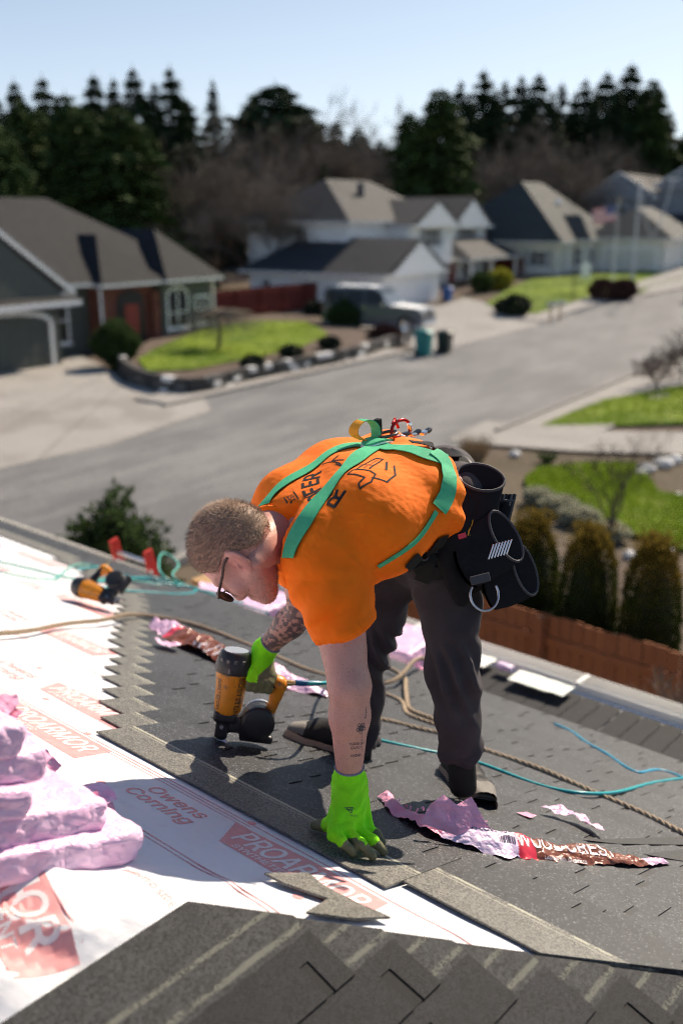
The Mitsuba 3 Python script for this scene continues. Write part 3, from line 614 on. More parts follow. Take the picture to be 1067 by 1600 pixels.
# ---------------------------------------------------------------- the roofer
person = thing('person', 'roofer in an orange t-shirt and sunglasses bending down with one gloved hand on shingles', 'person')
J = {k: A(v) for k, v in dict(
    lhip=(0.276, 2.528, 5.433), rhip=(0.166, 2.759, 5.334), lknee=(0.308, 2.463, 5.114), lank=(0.344, 2.509, 4.778), rknee=(0.073, 2.688, 5.063), rank=(0.055, 2.758, 4.701),
    lsho=(-0.039, 2.244, 5.498), rsho=(-0.142, 2.587, 5.526), lelb=(0.019, 2.116, 5.242), lwri=(0.019, 2.135, 4.975), relb=(-0.105, 2.633, 5.228), rwri=(-0.229, 2.709, 5.062),
    neck=(-0.165, 2.407, 5.519), skull=(-0.247, 2.291, 5.514)).items()}
CR, CU, CF = A([1, 0, 0]), A([0, math.sin(PITCH), math.cos(PITCH)]), A([0, math.cos(PITCH), -math.sin(PITCH)])

# torso stations: left, right, radius, from waist to shoulders
TOR = [(A((0.305, 2.56, 5.577)), A((0.299, 2.768, 5.572)), .092), (A((0.184, 2.461, 5.595)), A((0.131, 2.758, 5.575)), .113), (A((0.074, 2.35, 5.572)), A((-0.006, 2.683, 5.569)), .113), (A((-0.033, 2.293, 5.52)), A((-0.13, 2.573, 5.549)), .092)]
def torso(f, g=0.0, k=.06):
    for i, (l, r, w) in enumerate(TOR):
        f.cone(l, r, w + g, w + g, k)
        if i + 1 < len(TOR):
            l2, r2, w2 = TOR[i + 1]
            for a, b in ((l, l2), (r, r2), ((l + r) / 2, (l2 + r2) / 2)): f.cone(a, b, w + g, w2 + g, k)
    return f

# head, in its own frame: x to his right, y forward, z to the crown
up_h = unit(-.934 * CR + .358 * CU); fw0 = unit(-.358 * CR - .934 * CU); yaw = math.radians(22)
fw_h = unit(math.cos(yaw) * fw0 + math.sin(yaw) * CF); rt_h = np.cross(fw_h, up_h); fw_h = np.cross(up_h, rt_h)
HS = 1.0
MH = frame(J['skull'], rt_h * HS, fw_h * HS, up_h * HS)
h = Field([-.12, -.15, -.21], [.12, .15, .16], .0036)
h.ell([0, -.012, .040], [.077, .098, .088], k=.02).ell([0, .038, -.020], [.062, .062, .088], k=.03).ell([0, -.035, .01], [.072, .075, .075], k=.03)
for sx in (-1, 1):
    h.cone([sx * .056, .002, -.050], [sx * .022, .076, -.096], .022, .018, .03).ell([sx * .046, .064, -.028], [.024, .022, .022], k=.022)
    h.cone([sx * .012, .088, .020], [sx * .046, .074, .022], .014, .012, .014)
    h.ell([sx * .033, .098, -.002], [.016, .013, .011], k=.012, mode='cut').ell([sx * .033, .082, -.002], [.0125, .0125, .0125], k=.003)
    h.cone([sx * .010, .101, -.042], [sx * .014, .096, -.042], .009, .008, .01)
    ez = unit([0, -.16, 1]); ex = unit(np.cross([-.42, sx, 0], ez) * 0 + A([sx, .40, .05])); ey = unit(np.cross(ez, ex)); ez = np.cross(ex, ey); Re = np.stack([ex, ey, ez], 1)
    h.ell([sx * .083, -.020, -.010], [.0075, .021, .034], Re, k=.007).ell([sx * .092, -.012, -.009], [.007, .011, .018], Re, k=.003, mode='cut').ell([sx * .079, -.008, -.040], [.008, .010, .012], k=.006)
    h.ell([sx * .084, -.004, -.018], [.006, .005, .008], Re, k=.003)
h.ell([0, .080, -.100], [.020, .016, .016], k=.025).cone([0, .092, .008], [0, .112, -.034], .010, .014, .016)
h.cone([-.020, .092, -.066], [.020, .092, -.066], .0075, .0075, .010).cone([-.018, .090, -.078], [.018, .090, -.078], .008, .008, .010).cone([-.022, .103, -.072], [.022, .103, -.072], .0022, .0022, .004, 'cut')
nb = (np.linalg.inv(MH) @ np.r_[J['neck'], 1])[:3]; nb2 = (np.linalg.inv(MH) @ np.r_[J['neck'] + .35 * (J['neck'] - J['skull']), 1])[:3]
hm = h.mesh(2)
# neck: from the skull into the shirt
bodyF = Field(A([-.42, 1.95, 4.75]), A([.5, 3.0, 5.85]), .0085)
torso(bodyF, -.022)
bodyF.chain([J['lsho'], J['lelb']], [.058, .049], .03).chain([J['lelb'], J['lelb'] * .7 + J['lwri'] * .3, J['lwri'], J['lwri'] + (J['lwri'] - J['lelb']) * .08], [.047, .047, .029, .029], .02)
bodyF.cone(J['lsho'] * .45 + J['lelb'] * .55 + CR * .012, J['lsho'] * .3 + J['lelb'] * .7 + CR * .010, .048, .040, .03)
bodyF.chain([J['rsho'], J['relb']], [.058, .046], .03).chain([J['relb'], J['relb'] * .65 + J['rwri'] * .35, J['rwri'], J['rwri'] + (J['rwri'] - J['relb']) * .1], [.043, .043, .027, .027], .02)
bodyF.chain([J['lhip'], J['lknee'], J['lank']], [.070, .042, .034], .03).chain([J['rhip'], J['rknee'], J['rank']], [.066, .040, .034], .03)
bodyF.cone(J['lhip'], J['rhip'], .07, .07, .05)
bm = bodyF.mesh(3)
nk = Field(A([-.40, 2.15, 5.30]), A([-.02, 2.75, 5.75]), .005)
hb = MH[:3, :3] @ A([0, -.022, -.030]) + J['skull']
nk.chain([hb, J['neck'], J['neck'] + .5 * (J['neck'] - hb)], [.060, .064, .085], .03)
for sx in (-1, 1):
    a = MH[:3, :3] @ A([sx * .062, -.015, -.045]) + J['skull']; nk.cone(a, J['neck'] * .8 + J['skull'] * .2 + .03 * (TOR[3][0] - TOR[3][1]) * (-sx) / .3, .020, .022, .03)
nm = nk.mesh(2)
hw = put(hm, MH)
skin = cat(bm, nm, hw)
# uv: x = ink of the tattooed right forearm, y = how red the skin is (ears, nose, neck)
v = np.array(skin.vertices); uv = np.zeros((len(v), 2))
def seg_d(P, a, b): t = np.clip((P - a) @ (b - a) / ((b - a) @ (b - a)), 0, 1); return np.linalg.norm(P - a - t[:, None] * (b - a), axis=1), t
d1, t1 = seg_d(v, J['relb'], J['rwri']); uv[:, 0] = np.clip((.075 - d1) / .01, 0, 1) * np.clip((.93 - t1) / .1, 0, 1)
q = (v - J['skull']) @ MH[:3, :3] / HS ** 2
ear = np.minimum(np.linalg.norm(q - [-.08, -.012, -.014], axis=1), np.linalg.norm(q - [.08, -.012, -.014], axis=1))
nose = np.linalg.norm(q - [0, .105, -.03], axis=1); nape = np.linalg.norm(q - [-.03, -.05, -.09], axis=1)
uv[:, 1] = np.clip((.040 - ear) / .02, 0, 1) * .8 + np.clip((.03 - nose) / .02, 0, 1) * .7 + np.clip((.075 - nape) / .05, 0, 1) * .5 + .2
add('body', skin, 'm_skin', person, True, uv)
# stubble and hair
hc = Field([-.12, -.15, -.08], [.12, .15, .17], .0045)
hc.ell([0, -.012, .0405], [.0805, .1015, .0925], k=.01).ell([0, -.036, .01], [.0755, .078, .078], k=.02)
line = np.array([[0, .085, .078], [.05, .070, .072], [.066, .045, .050], [.073, .02, .02], [.078, -.02, .018], [.07, -.06, -.02], [0, -.115, -.035]])
def hair_keep(P):
    x, y, z = np.abs(P[..., 0]), P[..., 1], P[..., 2]
    zl = np.interp(y, [-.115, -.07, -.035, -.012, .012, .035, .055, .075, .095], [-.050, -.040, -.004, .024, .022, .030, .058, .070, .082])
    return (zl + .006 * np.sin(x * 90) - z)
hc.op(lambda P: hair_keep(P).astype(np.float32), [-.12, -.15, -.08], [.12, .15, .17], .004, 'max')
hmesh = hc.mesh(1); hmesh = displace(hmesh, lambda v, n: .0016 * (fbm(v * [260, 90, 260], 2, 3) - .5) + .002 * (fbm(v * 40, 2, 8) - .5))
strands = []
pts, fi = trimesh.sample.sample_surface(hmesh, 9000, seed=5); nn = hmesh.face_normals[fi]
ok = (nn @ A([0, 0, 1]) > -.6) & (hair_keep(pts) < -.001); pts, nn = pts[ok], nn[ok]
fade = np.clip((-hair_keep(pts)) / .05, .12, 1)
g = unit(A([0, .8, .15])); dirs = nn + .9 * (g - nn * (nn @ g)[:, None]) + rng.normal(0, .22, nn.shape); dirs /= np.linalg.norm(dirs, axis=1, keepdims=True)
side = np.cross(dirs, nn + 1e-3); side /= np.linalg.norm(side, axis=1, keepdims=True); L = (.004 + .010 * fade * rng.uniform(.6, 1.2, len(pts)))[:, None]
a, b, c = pts - side * .0005, pts + side * .0005, pts + dirs * L
hv = np.stack([a, b, c], 1).reshape(-1, 3); hf = np.arange(len(hv)).reshape(-1, 3)
add('hair', put(cat(hmesh, trimesh.Trimesh(hv, hf, process=False)), MH), 'm_hair', person, 45)
fp, ff = trimesh.sample.sample_surface(hm, 60000, seed=8); fk = hair_keep(fp); fn = hm.face_normals[ff]
ok = (fk > -.004) & (fk < .022) & (fp[:, 1] < .055) & (fp[:, 2] > -.06) & (np.linalg.norm(fp - [np.sign(1) * .085, -.016, -.01], axis=1) > .034) & (np.linalg.norm(fp - [-.085, -.016, -.01], axis=1) > .034) & (rng.random(len(fp)) < np.clip((.022 - fk) / .026, 0, 1) ** 1.3); fp, fn = fp[ok], fn[ok]
sd = np.cross(fn, rng.normal(0, 1, fn.shape)); sd /= np.linalg.norm(sd, axis=1, keepdims=True); fd = fn + A([0, -.5, -.5]) + rng.normal(0, .2, fn.shape); fd /= np.linalg.norm(fd, axis=1, keepdims=True)
hv = np.stack([fp - sd * .0004, fp + sd * .0004, fp + fd * .0045], 1).reshape(-1, 3); add('hair_fade', put(trimesh.Trimesh(hv, np.arange(len(hv)).reshape(-1, 3), process=False), MH), 'm_hair', person)
pts, fi = trimesh.sample.sample_surface(hm, 13000, seed=6); nn = hm.face_normals[fi]
jaw = (pts[:, 2] < -.045) & (pts[:, 1] > .01) & (np.linalg.norm(pts - [0, .095, -.030], axis=1) > .03) & (pts[:, 2] > -.125) | (np.linalg.norm((pts - [0, .1, -.056]) * [.6, 1, 1.6], axis=1) < .018)
pts, nn = pts[jaw], nn[jaw]; side = np.cross(nn, rng.normal(0, 1, nn.shape)); side /= np.linalg.norm(side, axis=1, keepdims=True); di = nn + A([0, .2, -.7]); di /= np.linalg.norm(di, axis=1, keepdims=True)
hv = np.stack([pts - side * .00035, pts + side * .00035, pts + di * .0042], 1).reshape(-1, 3)
add('stubble', put(trimesh.Trimesh(hv, np.arange(len(hv)).reshape(-1, 3), process=False), MH), 'm_stubble', person)
# sunglasses
gl = f'{person}__sunglasses'; things.add(gl)
for sx in (-1, 1):
    pl = affinity.scale(shapely.Point(0, 0).buffer(1, 12), .027, .0215); lens = extrude(pl, .0022).subdivide_to_size(.006); lv = np.array(lens.vertices); lv[:, 2] -= 8 * (lv[:, 0] ** 2 + lv[:, 1] ** 2)
    Mg = frame([sx * .034, .117, -.004], [math.cos(.22), -math.sin(.22) * sx, 0], [0, -.08, 1], unit([math.sin(.22) * sx, math.cos(.22), .08]))
    add('lens', put(trimesh.Trimesh(lv, lens.faces, process=False), MH @ Mg), 'm_lens', gl, True)
    rim = tube(np.stack([.0275 * np.cos(np.linspace(0, 6.283, 33)), .022 * np.sin(np.linspace(0, 6.283, 33)), -8 * .0006 + 0 * np.linspace(0, 1, 33)], 1), .0018, 6, False)
    add('rim', put(rim, MH @ Mg), 'm_tortoise', gl, True)
    tm = tube(spline([[sx * .060, .108, .006], [sx * .076, .085, .009], [sx * .083, .03, .014], [sx * .085, -.006, .018], [sx * .083, -.028, .006]], 24), np.linspace(.0022, .0026, 24), 8, True, A([1, 0, 0]), np.linspace(.004, .0032, 24))
    add('temple', put(tm, MH), 'm_tortoise', gl, True)
add('bridge', put(tube(spline([[-.010, .120, .002], [0, .122, .006], [.010, .120, .002]], 8), .002, 8), MH), 'm_tortoise', gl, True)

# t-shirt
sf = Field(A([-.36, 1.95, 5.10]), A([.52, 3.05, 5.90]), .0075)
torso(sf, 0.0)
hem = A((0.005, 2.167, 5.362)); hemN = unit(.40 * CR - .90 * CU + .05 * CF)
sf.cone(TOR[3][0], J['lsho'] * .8 + J['lelb'] * .2, .085, .078, .05).cone(J['lsho'], hem + hemN * .10, .076, .073, .04)
rh_ = J['rsho'] * .45 + J['relb'] * .55
sf.cone(J['rsho'], rh_, .078, .066, .04)
sf.cone(TOR[3][0] * .5 + TOR[3][1] * .5, J['neck'], .085, .074, .05)
far = lambda P: np.where((np.linalg.norm(P - hem, axis=-1) < .21) , (P - hem) @ hemN, -1.0)
sf.op(lambda P: np.where(((P - J['lsho']) @ hemN > .05) & (np.linalg.norm(P - hem, axis=-1) < .24), (P - hem) @ hemN, -1.0), hem - .26, hem + .26, .0, 'max')
nd = unit(J['skull'] - J['neck'])
sf.op(lambda P: np.where(np.linalg.norm(P - J['neck'], axis=-1) < .14, (P - (J['neck'] + nd * .012)) @ unit(nd + .15 * CU), -1.0), J['neck'] - .15, J['neck'] + .15, .0, 'max')
wN = unit((TOR[0][0] + TOR[0][1]) / 2 - (TOR[1][0] + TOR[1][1]) / 2); wC = (TOR[0][0] + TOR[0][1]) / 2 - wN * .095
sf.op(lambda P: (P - wC) @ wN, A([-.36, 1.95, 5.10]), A([.52, 3.05, 5.90]), .0, 'max')
shirt = sf.mesh(4)
spine = unit((TOR[3][0] + TOR[3][1]) / 2 - (TOR[1][0] + TOR[1][1]) / 2)
arm = unit(J['lelb'] - J['lsho']); pit = A((0.05, 2.26, 5.482))
def shirt_folds(v, n):
    # tension folds that run from the armpit to the waist and round the sleeve
    w = v - pit; r = np.linalg.norm(w, axis=1); ang = np.arctan2(w @ CU, w @ CR)
    low = np.clip(-(n @ CU) + .45, 0, 1)
    f1 = .0035 * np.sin(ang * 8 + 3 * fbm(v * 5, 2, 4)) * np.exp(-r / .13) * np.clip(r / .04, 0, 1)
    u = v @ spine; x = v @ unit(TOR[3][0] - TOR[3][1])
    f2 = .028 * (np.abs(fbm(np.stack([u * 3.2, (v @ CU) * 8 + u * 3, x * 4], -1), 3, 11) - .5) * -2 + .5) * (low * .8 + .18)
    a = (v - J['lsho']) @ arm; sl = np.clip(a / .05, 0, 1) * np.clip((.10 - np.linalg.norm(v - J['lsho'] - a[:, None] * arm, axis=1)) / .02, 0, 1)
    f3 = .0055 * np.sin(a * 48 + 6 * (w @ CR) / .1 + 4 * fbm(v * 7, 2, 6)) * sl * .8
    wai = np.clip((((v - wC) @ wN) + .14) / .12, 0, 1)
    f4 = .007 * np.sin((v @ unit(CU * .9 + CF * .3)) * 70 + 5 * fbm(v * 6, 2, 8)) * wai * .6
    sdm = np.clip((.35 - n @ CU) / .5, 0, 1) * np.clip(r / .08, 0, 1) * np.clip((.42 - r) / .1, 0, 1)
    ph = v @ unit(CU * 1.0 + spine * .75) * 78 + 9 * fbm(v * 4, 2, 21)
    f5 = .017 * (np.abs(np.sin(ph * .5)) ** .6 - .6) * sdm * np.clip(2.5 * fbm(v * 6, 2, 23) - .6, 0, 1)
    return f1 + f2 + f3 + f4 + f5 + .0022 * (fbm(v * 26, 3, 2) - .5)
shirt = displace(shirt, shirt_folds)
shirt = taubin(shirt, 2)
st = add('t_shirt', shirt, 'm_shirt', person, True)
cl = J['neck'] + nd * .012; cx = unit(np.cross(nd, CU)); cy = np.cross(cx, nd)
th = np.linspace(0, 2 * np.pi, 49); ring = cl + (np.cos(th)[:, None] * cx * .068 + np.sin(th)[:, None] * cy * .072) + nd * .004 * np.sin(2 * th)[:, None]
add('collar', tube(ring, .007, 8, False, nd, .011), 'm_shirt', st, True)

# trousers
tf = Field(A([-.06, 2.2, 4.66]), A([.62, 3.05, 5.72]), .0078)
bl = A((0.305, 2.603, 5.511)); br = A((0.245, 2.794, 5.453))
tf.chain([J['lhip'], J['lhip'] * .45 + J['lknee'] * .55, J['lknee'], J['lknee'] * .55 + J['lank'] * .45, J['lank'] + CU * .015], [.100, .078, .066, .060, .062], .03)
tf.chain([J['rhip'], J['rhip'] * .45 + J['rknee'] * .55, J['rknee'], J['rknee'] * .55 + J['rank'] * .45, J['rank'] + CU * .02], [.095, .074, .064, .058, .060], .03)
tf.cone(J['lhip'], J['rhip'], .096, .094, .05).cone(bl, br, .088, .09, .06).cone(TOR[0][0], TOR[0][1], .082, .082, .05)
tf.cone(J['lhip'], bl, .096, .088, .05).cone(J['rhip'], br, .094, .09, .05).cone(bl, TOR[0][0], .088, .084, .05).cone(br, TOR[0][1], .09, .084, .05)
for a in ('lank', 'rank'): 
    ax = unit(J[a] - J[a[0] + 'knee']); e = J[a] - ax * (.055 if a == 'lank' else .02)
    tf.op(lambda P, ax=ax, e=e: np.where(np.linalg.norm(P - e, axis=-1) < .14, (P - e) @ ax, -1.0), e - .16, e + .16, 0, 'max')
    tf.cone(e - ax * .03, e + ax * .06, .042, .046, .003, 'cut')
trou = tf.mesh(4)
def trouser_folds(v, n):
    out = np.zeros(len(v))
    for hip, kn, an, sd in (('lhip', 'lknee', 'lank', 3), ('rhip', 'rknee', 'rank', 9)):
        d, t = seg_d(v, J[kn], J[an]); near = np.clip((.14 - d) / .03, 0, 1)
        ax = unit(J[an] - J[kn]); a = (v - J[kn]) @ ax; Ls = np.linalg.norm(J[an] - J[kn]); side = (v - J[kn]) @ CR
        stack = np.clip((a - Ls * .62) / (.3 * Ls), 0, 1) * near
        out += .014 * np.sin(a * 95 + 9 * side / .1 + 7 * fbm(v * 7, 2, sd)) * stack
        kb = np.exp(-((a + .0) / .10) ** 2) * near
        out += .012 * np.sin(a * 62 - 16 * side / .1 + 5 * fbm(v * 6, 2, sd + 1)) * kb
        d2, t2 = seg_d(v, J[hip], J[kn]); near2 = np.clip((.15 - d2) / .03, 0, 1)
        out += .010 * np.sin((v @ unit(ax + .8 * CR)) * 60 + 7 * fbm(v * 5, 2, sd + 2)) * near2 * np.exp(-((t2 - .25) / .35) ** 2)
    return out + .010 * (fbm(v * 11, 3, 5) - .5)
trou = displace(trou, trouser_folds); trou = taubin(trou, 2)
tr = add('trousers', trou, 'm_trousers', person, True)


# ---------------------------------------------------------------- shoes, gloves, harness, belt
cloth = cat(shirt, trou)
def on_cloth(pts, off=.004, n=40, target=None):
    """A smooth path through the points, laid on the cloth; returns the points and the normals there."""
    t = cloth if target is None else target
    p = spline(pts, n); c, d, fi = trimesh.proximity.closest_point(t, p); nn = t.face_normals[fi]
    for _ in range(3):
        nn = np.vstack([nn[:1], (nn[:-2] + nn[1:-1] * 2 + nn[2:]) / 4, nn[-1:]]); c = np.vstack([c[:1], (c[:-2] + 2 * c[1:-1] + c[2:]) / 4, c[-1:]])
    nn /= np.linalg.norm(nn, axis=1, keepdims=True); return c + nn * off, nn
def strap(name, pts, w, mt, parent, off=.004, n=40, th=.0022, target=None):
    p, nn = on_cloth(pts, off, n, target); return add(name, ribbon(p, nn, w, th), mt, parent, 30)

def shoe(heel, toe, ankle, lb=None):
    heel, toe = A(heel) + N1 * .014, A(toe) + N1 * .014; Y = unit(toe - heel); Z = unit(N1 - Y * (N1 @ Y)); X = np.cross(Y, Z); L = np.linalg.norm(toe - heel); M = frame(heel, X, Y, Z); k = L / .28
    root = numbered(f'{person}__shoe'); things.add(root)
    f = Field([-.08, -.05, -.01], [.08, .33, .16], .005)
    for sx in (-1, 1): f.chain([[sx * .012, .03, .045], [sx * .018, .12, .048], [sx * .022, .20 * k, .040], [sx * .014, .255 * k, .030]], [.030, .030, .028, .022], .02)
    f.chain([[0, .045, .05], [0, .05, .10]], [.036, .038], .03).chain([[0, .09, .075], [0, .17, .062]], [.032, .030], .03)
    f.op(lambda P: .026 - P[..., 2], [-.08, -.05, -.01], [.08, .33, .16], 0, 'max')
    a = put(trimesh.Trimesh(f.mesh(2).vertices, f.mesh(2).faces, process=False), M); add('upper', displace(a, lambda v, n: .0018 * (fbm(v * 45, 3, 4) - .5)), 'm_shoe', root, True)
    g = Field([-.08, -.06, -.02], [.08, .34, .06], .0045)
    for sx in (-1, 1): g.chain([[sx * .014, .028, .012], [sx * .012, .12, .012], [sx * .028, .20 * k, .012], [sx * .016, .262 * k, .017]], [.032, .030, .030, .026], .015)
    g.op(lambda P: np.maximum(P[..., 2] - .030 - .012 * np.clip((P[..., 1] - .21) / .06, 0, 1), .000 - P[..., 2]), [-.08, -.06, -.02], [.08, .34, .06], 0, 'max')
    add('sole', put(g.mesh(2), M), 'm_shoe_sole', root, 40)
    cap = Field([-.08, .14, 0], [.08, .34, .12], .005)
    for sx in (-1, 1): cap.chain([[sx * .022, .215 * k, .040], [sx * .014, .258 * k, .033]], [.0295, .0235], .02)
    cap.op(lambda P: np.maximum(.034 - P[..., 2], .205 * k - P[..., 1]), [-.08, .14, 0], [.08, .34, .12], 0, 'max'); add('toe_cap', put(cap.mesh(1), M), 'm_shoe_panel', root, True)
    for i in range(5):
        y, z = .105 + .022 * i, .104 - .008 * i
        p = spline([[-.034, y, z - .022], [-.016, y + .006, z + .001], [.016, y + .004, z + .001], [.034, y + .012, z - .022]], 14); add('lace', put(tube(p, .0032, 6), M), 'm_strap_dark', root, True)
    for sx in (-1, 1):
        add('lace_loop', put(tube(spline([[0, .10, .108], [sx * .022, .085, .125], [sx * .045, .105, .095], [sx * .02, .11, .106]], 18), .0028, 6), M), 'm_strap_dark', root, True)
    add('tongue', put(displace(hull(np.vstack([trimesh.creation.icosphere(1, .012).vertices + c for c in ([-.016, .085, .115], [.016, .085, .115], [-.014, .13, .085], [.014, .13, .085])])), lambda v, n: 0 * v[:, 0]), M), 'm_shoe', root, True)
    return root
shoe((0.34, 2.814, 4.571), (0.407, 2.472, 4.647), J['lank']); shoe((0.079, 2.761, 4.645), (-0.179, 2.833, 4.685), J['rank'])
# socks close the trouser legs
for a, k in (('lank', 'lknee'), ('rank', 'rknee')):
    ax = unit(J[a] - J[k]); add('sock', tube([J[a] - ax * .06, J[a] + ax * .03, J[a] + ax * .065], [.040, .040, .038], 16), 'm_strap_dark', person, True)

def hand_field(lo, hi, hs=.0032): return Field(A(lo), A(hi), hs)
# left glove, flat on the shingles
wr0, kn = J['lwri'], [A(p) for p in ((-0.017, 1.991, 4.926), (0.014, 2.006, 4.923), (0.04, 2.035, 4.908), (0.062, 2.08, 4.882))]
mid = [A(p) for p in ((0.002, 1.968, 4.922), (0.043, 1.972, 4.915), (0.073, 2.01, 4.898), (0.084, 2.074, 4.871))]
tip = [A(p) for p in ((0.026, 1.956, 4.902), (0.071, 1.96, 4.89), (0.099, 2.001, 4.873), (0.098, 2.062, 4.856))]
th0, th1, th2 = A((-0.014, 2.04, 4.925)), A((-0.041, 2.071, 4.896)), A((-0.065, 2.078, 4.891))
f = hand_field(np.min([wr0, *tip, th2], 0) - .06, np.max([wr0, *tip, th2], 0) + .07)
pc = wr0 * .45 + (kn[1] + kn[2]) / 2 * .55
for q in kn: f.cone(wr0 + (q - kn[1]) * .35, q, .026, .0155, .018)
f.cone(kn[0], kn[3], .015, .0135, .012)
for i, (a, b, c) in enumerate(zip(kn, mid, tip)): 
    r = (.0125, .0130, .0125, .0112)[i]; f.chain([a, b, c], [r + .001, r, r * .82], .006)
f.chain([wr0 * .55 + th0 * .45, th0, th1, th2], [.024, .021, .0145, .0115], .012)
ad = unit(J['lelb'] - J['lwri']); f.chain([wr0 + ad * .048, wr0, pc], [.0355, .0345, .030], .02)
f.op(lambda P: (P - (wr0 + ad * .042)) @ ad, wr0 - .1, wr0 + .1, 0, 'max')
g = f.mesh(3)
def wrinkle(v, n):
    a = (v - wr0) @ ad; return .0022 * np.sin(a * 300 + 7 * fbm(v * 25, 2, 4)) * np.exp(-((a + .01) / .03) ** 2) + .0022 * (fbm(v * 60, 3, 6) - .5)
g = displace(g, wrinkle)
def dipped(c):
    low = (c - M1[:3, 3]) @ N1; fing = np.min([np.linalg.norm(c - t, axis=1) for t in tip + [th2]], 0); df = np.linalg.norm(c - th1, axis=1)
    return (low < .010 + .004 * fbm(c * 50, 2, 2)) | (fing < .026 + .012 * fbm(c * 60, 2, 3)) | (df < .020)
dip, green = split(g, dipped)
gl1 = numbered(f'{person}__glove'); things.add(gl1)
add('knit_back', tidy(green), 'm_glove', gl1, True); pcs = sorted(tidy(dip).split(only_watertight=False), key=lambda q: -len(q.faces)); [add('dipped_fingers', q, 'm_glove_dip', gl1, True) for q in pcs if len(q.faces) > 12]
cuff = wr0 + ad * .042; ca = unit(np.cross(ad, CU)); cb = np.cross(ad, ca); tt = np.linspace(0, 2 * np.pi, 33)
add('cuff_edge', tube(cuff + .0345 * (np.cos(tt)[:, None] * ca + np.sin(tt)[:, None] * cb), .0026, 6, False), 'm_glove_cuff', gl1, True)
# the printed emblem and line on the back of the glove
Oe = A((0.009, 2.105, 4.891)); Xe = unit(CR + .1 * CF); Ze = unit(-CF + .55 * CU + .0 * CR); Ye = unit(np.cross(Ze, Xe))
tri = Polygon([(-.0115, .0055), (.0115, .0065), (.006, -.0085), (.002, -.0075)]); inner = affinity.scale(tri, .78, .74); zig = line2d([(-.005, .0028), (-.0005, -.002), (.001, .002), (.004, -.003), (.006, .0035)], .0017)
emb = tri.difference(inner).union(zig.intersection(inner))
def onglove(m): return stamp(g, m, Oe, Xe, Ye, .0009, .004, .1)
add('emblem', onglove(flat_poly(emb)), 'm_ink', gl1)
tx = flat_text('WEST CHESTER', .0036, False); tx.apply_translation([.001, -.0125, 0]); add('lettering', onglove(tx), 'm_ink', gl1)
# tattoo on the left forearm
Zt = unit(-CF + .25 * CR + .1 * CU); Xt = unit(CR + .25 * CF); Yt = unit(np.cross(Zt, Xt)); armm = bm
tat = [(flat_text('WAKE UP', .0062), 0, -.004), (flat_text('EARLY', .0062), -.001, -.014), (flat_text('GRIND', .0062), .001, -.034)]
rose = shapely.union_all([shapely.Point(.008 * math.cos(a) * q, .035 + .009 * math.sin(a) * q).buffer(.0052 - .0012 * q).boundary.buffer(.0009) for q in (.35, 1) for a in np.arange(5) * 1.26 + q] + [line2d([(.004, .024), (.008, .0), (.013, -.025)], .0013), line2d([(.009, .058), (.012, .07), (.010, .085)], .002)])
for m_, x_, y_ in tat + [(flat_poly(rose), .003, 0)]:
    m_.apply_translation([x_, y_, 0]); r = stamp(armm, m_, A((0.033, 2.105, 5.103)), Xt, Yt, .0007, .005, .1)
    if len(r.faces): add('tattoo', r, 'm_ink', person)

# right glove, closed round the handle of the nail gun
gtip, gtop = A((-0.358, 2.633, 4.797)), A((-0.316, 2.684, 5.049))
Zg = unit(gtop - gtip); Xg = A([1.0, .10, 0]); Xg = unit(Xg - Zg * (Xg @ Zg)); Yg = np.cross(Zg, Xg); MG = frame(gtip, Xg, Yg, Zg)
def GP(x, y, z): return gtip + Xg * x + Yg * y + Zg * z
f = hand_field(np.min([J['rwri'], GP(0, 0, .12)], 0) - .09, np.max([J['rwri'], GP(.14, 0, .25)], 0) + .09)
w = J['rwri']; hc_ = GP(.078, -.012, .222)                         # the middle of the handle grip
kn2 = [GP(.060 + .021 * i * .9, -.030 + .002 * i, .236 - .003 * i) for i in range(4)]
ad2 = unit(J['relb'] - w)
f.chain([w + ad2 * .045, w, (w + hc_) / 2 + Zg * .012], [.034, .033, .031], .02)
for q in kn2: f.cone((w + hc_) / 2, q, .027, .0155, .016)
for i, q in enumerate(kn2):
    x = .060 + .019 * i; f.chain([q, GP(x - .004, -.040, .212), GP(x - .004, -.030, .186), GP(x, -.004, .178)], [.0145, .0125, .0115, .0105], .006)
f.chain([(w + hc_) / 2, GP(.050, .026, .236), GP(.046, .034, .208), GP(.050, .018, .186)], [.022, .016, .0125, .011], .012)
f.op(lambda P: (P - (w + ad2 * .040)) @ ad2, w - .1, w + .1, 0, 'max')
g2 = displace(f.mesh(3), lambda v, n: .0022 * (fbm(v * 60, 3, 9) - .5))
def dipped2(c): q = (c - gtip); x, y, z = q @ Xg, q @ Yg, q @ Zg; return (z < .205 + .008 * fbm(c * 50, 2, 5)) | ((x > .075) & (z - .236 < (x - .075) * 1.0 - .006))
dip, green = split(g2, dipped2)
gl2 = numbered(f'{person}__glove'); things.add(gl2)
add('knit_back', tidy(green), 'm_glove', gl2, True); add('dipped_grip', tidy(dip), 'm_glove_dip', gl2, True)
cuff = w + ad2 * .040; ca = unit(np.cross(ad2, CU)); cb = np.cross(ad2, ca)
add('cuff_edge', tube(cuff + .033 * (np.cos(tt)[:, None] * ca + np.sin(tt)[:, None] * cb), .0028, 6, False), 'm_glove_cuff', gl2, True)

